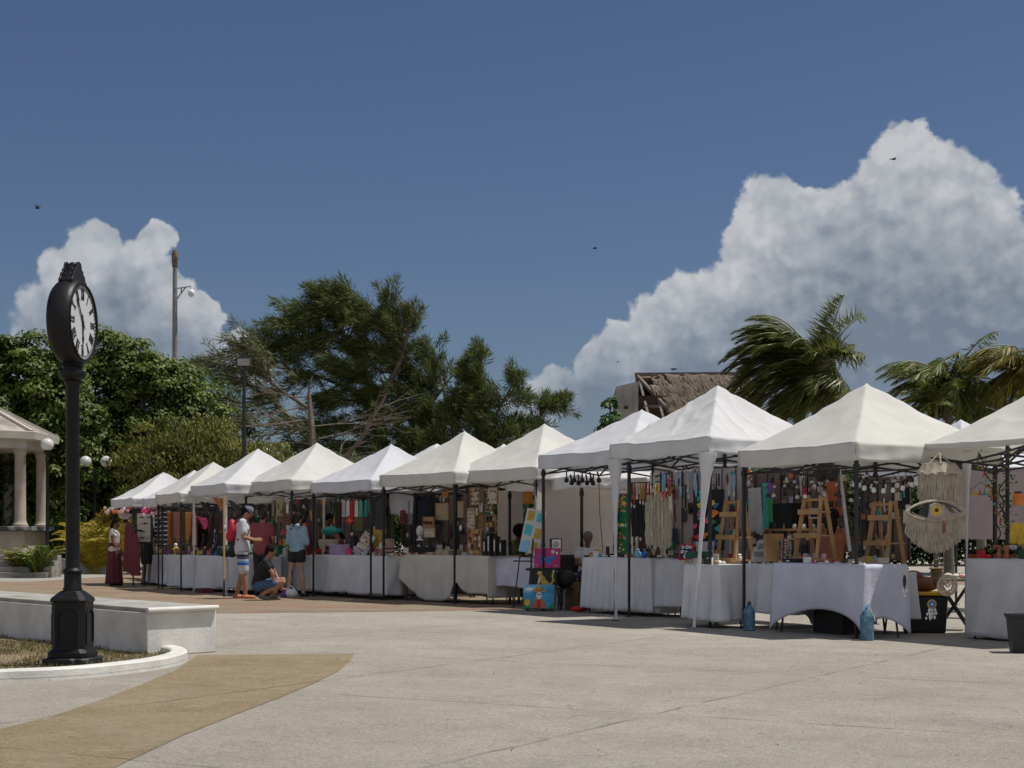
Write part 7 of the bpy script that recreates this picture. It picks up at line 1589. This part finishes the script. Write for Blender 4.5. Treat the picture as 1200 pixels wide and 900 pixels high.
# windswept casuarinas
def casuarina(label, Y, base_px, stems, tufts, m, per=120, nl=.34, wind=(-1, 0, .42), tl=1.25, seed=1, wd=.03):
    rr = np.random.default_rng(seed); bx = (base_px - 600) / F * Y; t = thing('casuarina_tree', label, 'tree', Vector((bx, Y, 0)), 0, 'windswept casuarinas'); off = np.array([bx, Y, 0]); b = MB()
    stem_pts = []
    for (pts, r0) in stems:
        P = smooth_path([W(px, py, Y + dy) for px, py, dy in pts], 6); k = len(P); b.tube(P, [r0 * (1 - .85 * j / (k - 1)) + .012 for j in range(k)], 8); stem_pts += P
    Cs = []; Ds = []; Ns = []
    for (cx, cy, rx, ry, n, ang, dy) in tufts:
        for _ in range(n):
            v = rr.normal(size=3); v /= np.linalg.norm(v); r = rr.random() ** .5; Y_ = Y + dy
            c = np.array(W(cx, cy, Y_)); c = c + np.array([v[0] * rx * Y_ / F, v[1] * (rx + ry) * .5 * Y_ / F, v[2] * ry * Y_ / F]) * r
            a = rad(ang + rr.normal() * 20); d = np.array([math.cos(a), rr.normal() * .35, math.sin(a)]); d /= np.linalg.norm(d)
            ln = tl * rr.uniform(.6, 1.3); u = rr.random((per, 1)) ** .8; side = rr.normal(size=(per, 3))
            curve = np.array([0, 0, -.22]) * u * u * ln
            p = c + d * u * ln + side * .09 * (1.25 - u) + curve
            Cs.append(p); dd = d * 1.1 + side * .5 + np.array([0, 0, -.25]) + np.array([-.25, 0, 0]); Ds.append(dd); Ns.append(rr.normal(size=(per, 3)))
            if rr.random() < .5:
                e = Vector(c); f = min(stem_pts, key=lambda q: (q - e).length)
                if (f - e).length < 4.5: limb(b, f, e + Vector(d) * ln * .6, .035, .008, .08, 4, 5)
    b.v = [(x - off[0], y - off[1], z) for x, y, z in b.v]; b.build('trunk', bark, t, smooth=60)
    C_ = np.concatenate(Cs) - off; D_ = np.concatenate(Ds); N_ = np.concatenate(Ns)
    rhombi('crown', C_, D_, N_, rr.uniform(.6, 1.2, len(C_)) * nl, wd, m, t); return t
casuarina('tallest windswept casuarina, its feathery crown swept above the fifth and sixth tents', 62, 455,
    [([(455, 640, 0), (450, 540, 0), (438, 460, 0), (400, 390, .5), (375, 350, .6)], .26), ([(448, 540, 0), (425, 470, .5), (370, 440, 1), (320, 430, 1)], .12), ([(440, 480, 0), (470, 420, -.5), (480, 380, -.6), (486, 360, -.6)], .12), ([(438, 460, 0), (400, 425, .5), (350, 400, .8), (325, 392, .8)], .05), ([(450, 540, 0), (500, 480, .4), (530, 440, .4)], .1)],
    [(385, 352, 12, 8, 8, 150, 0), (410, 350, 22, 13, 26, 150, 0), (372, 372, 24, 12, 24, 168, 0), (345, 383, 18, 7, 13, 165, 0), (425, 372, 28, 16, 34, 150, 0), (392, 402, 36, 13, 34, 168, .5), (345, 412, 26, 12, 20, 168, .5), (318, 402, 10, 6, 6, 160, .5), (446, 388, 18, 18, 22, 140, -.2), (440, 410, 20, 14, 16, 150, 0), (466, 395, 16, 18, 20, 120, -.5), (457, 364, 4, 10, 7, 105, -.5), (486, 388, 10, 14, 13, 112, -.5),
     (425, 432, 40, 14, 36, 165, 0), (470, 432, 26, 20, 34, 130, 0), (496, 462, 22, 22, 34, 110, .4), (503, 425, 10, 12, 9, 115, .4), (514, 445, 8, 14, 10, 100, .4), (455, 478, 40, 22, 44, 135, 0), (510, 505, 30, 22, 40, 115, 0), (400, 470, 34, 12, 20, 165, 0), (405, 505, 34, 16, 22, 155, 0), (460, 535, 60, 22, 60, 120, 0), (375, 440, 24, 9, 14, 170, .4), (360, 540, 40, 16, 20, 160, 0)], G4, seed=3)
casuarina('lower casuarina boughs reaching toward the floodlight pole, thin and brownish', 60, 370,
    [([(372, 630, 0), (368, 560, 0), (366, 500, 0), (362, 455, 0)], .2), ([(366, 520, 0), (320, 470, .3), (270, 440, .3), (250, 425, .3)], .08), ([(364, 480, 0), (320, 450, -.5), (290, 415, -.5), (285, 395, -.5)], .06)],
    [(300, 410, 22, 8, 20, 155, -.5), (320, 430, 26, 10, 24, 160, -.5), (280, 430, 26, 8, 16, 170, .3), (260, 428, 14, 5, 8, 170, .3), (290, 448, 30, 8, 14, 165, .3), (330, 460, 30, 14, 20, 165, 0), (350, 500, 30, 18, 18, 160, 0), (310, 485, 30, 10, 10, 165, 0)], leafmat('leaf_casuarina_brown', (.05, .06, .022), (.20, .20, .08), .25), per=60, seed=5)
casuarina('airy casuarina at the end of the grove, its side boughs reaching toward the thatched building', 60, 560,
    [([(560, 640, 0), (558, 560, 0), (562, 500, 0), (566, 450, 0), (562, 412, 0)], .14), ([(560, 560, 0), (600, 520, .3), (640, 480, .4)], .07), ([(562, 520, 0), (590, 470, 0), (604, 445, 0)], .06), ([(558, 560, 0), (530, 500, 0), (516, 440, 0)], .08)],
    [(563, 425, 6, 12, 10, 110, 0), (560, 445, 14, 16, 22, 120, 0), (570, 470, 24, 16, 34, 130, 0), (600, 452, 12, 10, 9, 75, 0), (600, 475, 18, 9, 9, 60, 0), (565, 500, 34, 20, 36, 110, 0), (628, 478, 20, 8, 13, 30, .4), (642, 478, 10, 6, 7, 20, .4), (612, 500, 24, 8, 12, 30, .4), (590, 520, 36, 14, 22, 60, 0), (528, 495, 14, 16, 12, 110, 0), (520, 525, 28, 20, 26, 110, 0), (560, 535, 50, 16, 34, 90, 0), (540, 470, 6, 10, 4, 105, 0)], G4, per=100, tl=.8, seed=7)
# bare tree with grey leaning limbs
t = thing('bare_tree', 'leafless grey tree with horizontal windblown branches above the olive tree', 'tree', Vector((W(366, 600, 57).x, 57, 0)))
b = MB(); YB_ = 57; off = t.location.copy(); r5 = random.Random(5)
def grow(p, d, L, r, depth, bias):
    k = 5; pts = [p]; dd = d.copy()
    for j in range(k): dd = (dd + Vector((r5.gauss(0, .14), r5.gauss(0, .14), r5.gauss(0, .12))) + bias * .06).normalized(); pts.append(pts[-1] + dd * L / k)
    b.tube([q - off for q in pts], [max(.006, r * (1 - .55 * j / k)) for j in range(k + 1)], 5)
    if depth:
        for _ in range(3 + (depth > 1) * 2):
            q = pts[r5.randint(2, k)]; nd_ = (dd + Vector((r5.gauss(0, .5), r5.gauss(0, .5), r5.gauss(0, .42))) + bias * .6).normalized(); grow(q, nd_, L * r5.uniform(.5, .8), r * .42, depth - 1, bias)
P0 = [W(366, 628, 57), W(366, 560, 57), W(365, 505, 57), W(362, 462, 57), W(366, 440, 57)]
b.tube([q - off for q in smooth_path(P0, 4)], [.16 - .0087 * j for j in range(17)], 8)
for py, l in ((480, 2.4), (492, 2.4), (505, 2.4), (520, 2.4), (466, 1.8), (535, 2.4)): grow(W(364, py, 57), Vector((-1, r5.gauss(0, .3), r5.uniform(-.1, .25))).normalized(), l, .032, 2, Vector((-1, 0, .05)))
P1 = [W(372, 560, 57), W(400, 540, 56.8), W(425, 512, 56.6), W(437, 490, 56.5), W(449, 470, 56.5), W(452, 462, 56.5)]
b.tube([q - off for q in smooth_path(P1, 4)], [.095 - .0036 * j for j in range(21)], 8)
for px, py in ((425, 512), (437, 492), (445, 478), (410, 530), (395, 542)): grow(W(px, py, 56.6), Vector((r5.uniform(-.2, 1), r5.gauss(0, .3), r5.uniform(-.1, .6))).normalized(), 1.1, .03, 1, Vector((.5, 0, .1)))
for py in (500, 515, 530, 545): grow(W(366, py, 57), Vector((1, r5.gauss(0, .3), r5.uniform(-.1, .3))).normalized(), 2.0, .03, 2, Vector((1, 0, .05)))
0
P2 = [W(365, 470, 57), W(374, 440, 57), W(384, 420, 57), W(402, 404, 57)]
b.build('branches', mat('dead_wood', (.17, .135, .105), .9, .3, 5), t, smooth=60); t.children[0].name = 'trunk'
# palms
def frond(Cs, Ds, Ns, Ls, rach, p, d, L, rr, wind, g=.35, nl=46, leaf=.55, hang=.5, sdw=.8, ww=1.1):
    k = 12; pts = [p.copy()]; dd = d.normalized()
    for j in range(k): u = j / k; dd = (dd + Vector((0, 0, -g * u * .35)) + wind * (.05 + .12 * u)).normalized(); pts.append(pts[-1] + dd * L / k)
    rach.tube(pts, [.03 * (1 - .8 * j / k) + .004 for j in range(k + 1)], 4)
    for s_ in (-1, 1):
        for q in range(nl):
            u = .1 + .9 * q / nl; x = u * k; i = min(k - 1, int(x)); P = pts[i].lerp(pts[i + 1], x - i); tg = (pts[i + 1] - pts[i]).normalized(); sd_ = tg.cross(Vector((0, 0, 1)))
            if sd_.length < .1: sd_ = Vector((1, 0, 0))
            sd_.normalize(); dl = (sd_ * s_ * sdw + tg * .75 + Vector((0, 0, -hang)) + wind * ww + Vector((rr.gauss(0, .12), rr.gauss(0, .12), rr.gauss(0, .12)))).normalized()
            Cs.append(P); Ds.append(dl); Ns.append(sd_.cross(tg) + Vector((rr.gauss(0, .3), rr.gauss(0, .3), 0))); Ls.append(leaf * (math.sin(PI * min(1, u * .9 + .12)) ** .6) * rr.uniform(.8, 1.1))
def palm(label, base, crown, dirs, m, group='coconut palms', wind=Vector((-.6, 0, 0)), seed=1, leaf=.6, r=.14, hang=.5, lw=.045, nl=46, name='palm_tree', g=.35, sdw=.8, ww=1.1):
    rr = random.Random(seed); t = thing(name, label, 'palm', base, 0, group); b = MB(); h = crown - base; mid = h * .5 + Vector((.15 * rr.uniform(-1, 1), 0, 0))
    if r: b.tube([Vector((0, 0, 0)), h * .25 + mid * .1, mid, h * .8, h], [r * 1.3, r * 1.1, r, r * .9, r * .95], 10); b.build('trunk', palmbark, t, smooth=60)
    Cs = []; Ds = []; Ns = []; Ls = []; rb = MB()
    for (ax, ay, az_, L) in dirs: frond(Cs, Ds, Ns, Ls, rb, h.copy(), Vector((ax, ay, az_)), L, rr, wind, g, nl, leaf, hang, sdw, ww)
    rb.build('frond_stalks' if False else 'rachis', mat('rachis', (.16, .17, .05), .6, .2), t)
    rhombi('crown', np.array([tuple(v) for v in Cs]), np.array([tuple(v) for v in Ds]), np.array([tuple(v) for v in Ns]), np.array(Ls), lw, m, t); return t
PL = leafmat('palm_green', (.045, .07, .016), (.25, .26, .08), .35, .4); PL2 = leafmat('palm_mix', (.035, .07, .012), (.24, .25, .05), .35, .45)
r8 = random.Random(8)
Yp = 44; cp = W(958, 438, Yp)
d8 = []
for k in range(84):
    a = r8.uniform(90, 270) if r8.random() < .68 else r8.uniform(-80, 80); z = r8.uniform(-1.1, 1.5); L = (2.9 if 110 < a < 250 else 1.6) * r8.uniform(.7, 1.05) * (1 if z > -.2 else .75)
    d8.append((math.cos(rad(a)), math.sin(rad(a)) * .9, z, L))
for k in range(34):
    a = r8.uniform(110, 250); d8.append((math.cos(rad(a)), math.sin(rad(a)) * .8, r8.uniform(.1, 1.25), r8.uniform(2.5, 3.1)))
d8 = [(x + .1, y, z, l) if not (abs(x) < .5 and z > 1.0) else (x - .5, y, .8, l) for x, y, z, l in d8] + [(.55, -.1, 1.5, 2.3), (.8, .1, 1.3, 2.3), (-.6, -.2, 1.3, 2.9), (-.45, .2, 1.4, 2.8), (-.8, .0, 1.2, 3.0)]
palm('bushy coconut palm blown sideways beside the thatched roof', Vector((cp.x + .1, Yp, 0)), cp, d8, PL, wind=Vector((-.38, 0, .02)), seed=2, leaf=.85, lw=.045, nl=70, hang=.35, g=.8, sdw=.4, ww=1.9)
Yp = 50; cp = W(1112, 448, Yp)
def ring(n, zlo, zhi, L, sk=0): return [(math.cos(a) + sk, math.sin(a), r8.uniform(zlo, zhi), L * r8.uniform(.85, 1.1)) for a in [2 * PI * k / n + r8.uniform(-.2, .2) for k in range(n)]]
palm('coconut palm with spreading fronds, first of the pair beyond the corner tent', Vector((cp.x, Yp, 0)), cp, ring(12, .4, 1.1, 2.5, -.4) + ring(14, -.1, .5, 2.4, -.2) + ring(12, -1.0, -.1, 2.0), PL2, wind=Vector((-.32, 0, 0)), seed=4, leaf=.75, nl=60, sdw=.5, ww=1.5, hang=.7, g=.7)
cp = W(1200, 428, 49)
palm('yellowing coconut palm cut by the picture edge', Vector((cp.x, 49, 0)), cp, ring(11, .4, 1.1, 2.3, -.4) + ring(13, -.1, .5, 2.3, -.2) + ring(12, -1.0, -.1, 2.1), leafmat('palm_yellow', (.05, .07, .012), (.34, .26, .045), .3, .45), wind=Vector((-.32, 0, 0)), seed=6, leaf=.75, nl=60, sdw=.5, ww=1.5, hang=.7, g=.7)
cp = W(1150, 478, 51)
palm('small low palm filling the gap between the two larger palms', Vector((cp.x, 51, 0)), cp, ring(9, .3, 1.2, 1.6) + ring(9, -.4, .4, 1.7), PL2, wind=Vector((-.2, 0, 0)), seed=9, leaf=.55, nl=44)
cp = W(1097, 470, 49)
palm('slender young palm whose thin trunk shows over the tents', Vector((cp.x, 49, 0)), cp, ring(7, .2, .9, 1.3, -.3) + ring(6, -.4, .2, 1.3, -.2), PL2, wind=Vector((-.25, 0, 0)), seed=12, leaf=.5, nl=40, r=.06)
# areca clumps
def areca(label, px, py, Y, h, n, m, seed, group='areca palm clumps', sp=.35):
    rr = random.Random(seed); p = W(px, py, Y); p.z = 0; t = thing('areca_palm', label, 'palm clump', p, 0, group); Cs = []; Ds = []; Ns = []; Ls = []; rb = MB()
    for k in range(n):
        a = rr.uniform(0, 2 * PI); st_ = Vector((.25 * sp * math.cos(a), .25 * sp * math.sin(a), .02)); L = h * rr.uniform(.7, 1.15)
        frond(Cs, Ds, Ns, Ls, rb, st_, Vector((math.cos(a) * sp * rr.uniform(.4, 1.6), math.sin(a) * sp * rr.uniform(.4, 1.6), 1)), L, rr, Vector((-.08, 0, 0)), .9, 26, h * .24, .25)
    rb.build('stems', mat('areca_stem', (.3, .25, .06), .6, .2), t); t.children[0].name = 'stem'
    rhombi('foliage', np.array([tuple(v) for v in Cs]), np.array([tuple(v) for v in Ds]), np.array([tuple(v) for v in Ns]), np.array(Ls), .04, m, t); return t
AY = leafmat('areca_yellow', (.24, .21, .02), (.66, .52, .06), .35); AG = leafmat('areca_green', (.03, .08, .012), (.16, .22, .04), .35)
areca('bright yellow areca clump beside the clock post', 112, 660, 50, 2.1, 40, AY, 1); areca('second yellow areca clump, just behind the woman in maroon skirt', 126, 660, 51.5, 1.9, 34, AY, 2)
areca('green areca palm in front of the bandstand platform', 45, 668, 45.2, 1.15, 22, AG, 3); areca('yellow-green areca palm at the foot of the steps', 26, 668, 45.6, 1.0, 18, AY if False else leafmat('areca_mid', (.09, .11, .015), (.34, .3, .05), .35), 4)
areca('tall spiky green palm behind the bandstand column and globe lamp', 72, 640, 55, 2.6, 20, AG, 5); areca('yellow areca sprawling behind the hanging maroon dresses', 146, 660, 53, 1.4, 24, AY, 6)
# low hedge behind everything so no bare horizon shows
def hedge(x0, x1, Y, h, label, n, m):
    t = thing('hedge', label, 'hedge', Vector(((x0 + x1) / 2, Y, 0))); c = np.stack([NR.uniform(x0, x1, n), Y + NR.normal(size=n) * .5, h * NR.random(n) ** .7 + .1 * NR.normal(size=n)], 1) - np.array([(x0 + x1) / 2, Y, 0]); c[:, 2] = abs(c[:, 2])
    N_ = unit(n) + np.array([0, -.3, .5]); rhombi('foliage', c, unit(n), N_, NR.uniform(.15, .28, n), .13, m, t, bend=.08)
    b = MB()
    for k in range(12): x = (x1 - x0) * (k / 11 - .5) * .9; limb(b, (x, 0, 0), (x + R.uniform(-.3, .3), 0, h * .8), .04, .01)
    b.build('stem', bark, t, smooth=60)
hedge(-16, -2, 66, 3.0, 'dark clipped hedge behind the far stalls', 14000, G2); hedge(-2, 14, 68, 2.6, 'dark clipped hedge behind the middle stalls', 24000, G2); hedge(14, 40, 66, 2.4, 'dark clipped hedge behind the near stalls', 34000, G2)
hedge(-44, -15, 72, 3.2, 'dark clipped hedge behind the bandstand', 14000, G2)
sc.render.film_transparent = False
sc.cycles.max_bounces = 5; sc.cycles.diffuse_bounces = 3; sc.cycles.glossy_bounces = 2; sc.cycles.transmission_bounces = 3; sc.cycles.transparent_max_bounces = 4
sc.cycles.use_denoising = True; sc.cycles.use_adaptive_sampling = True; sc.cycles.adaptive_threshold = .015
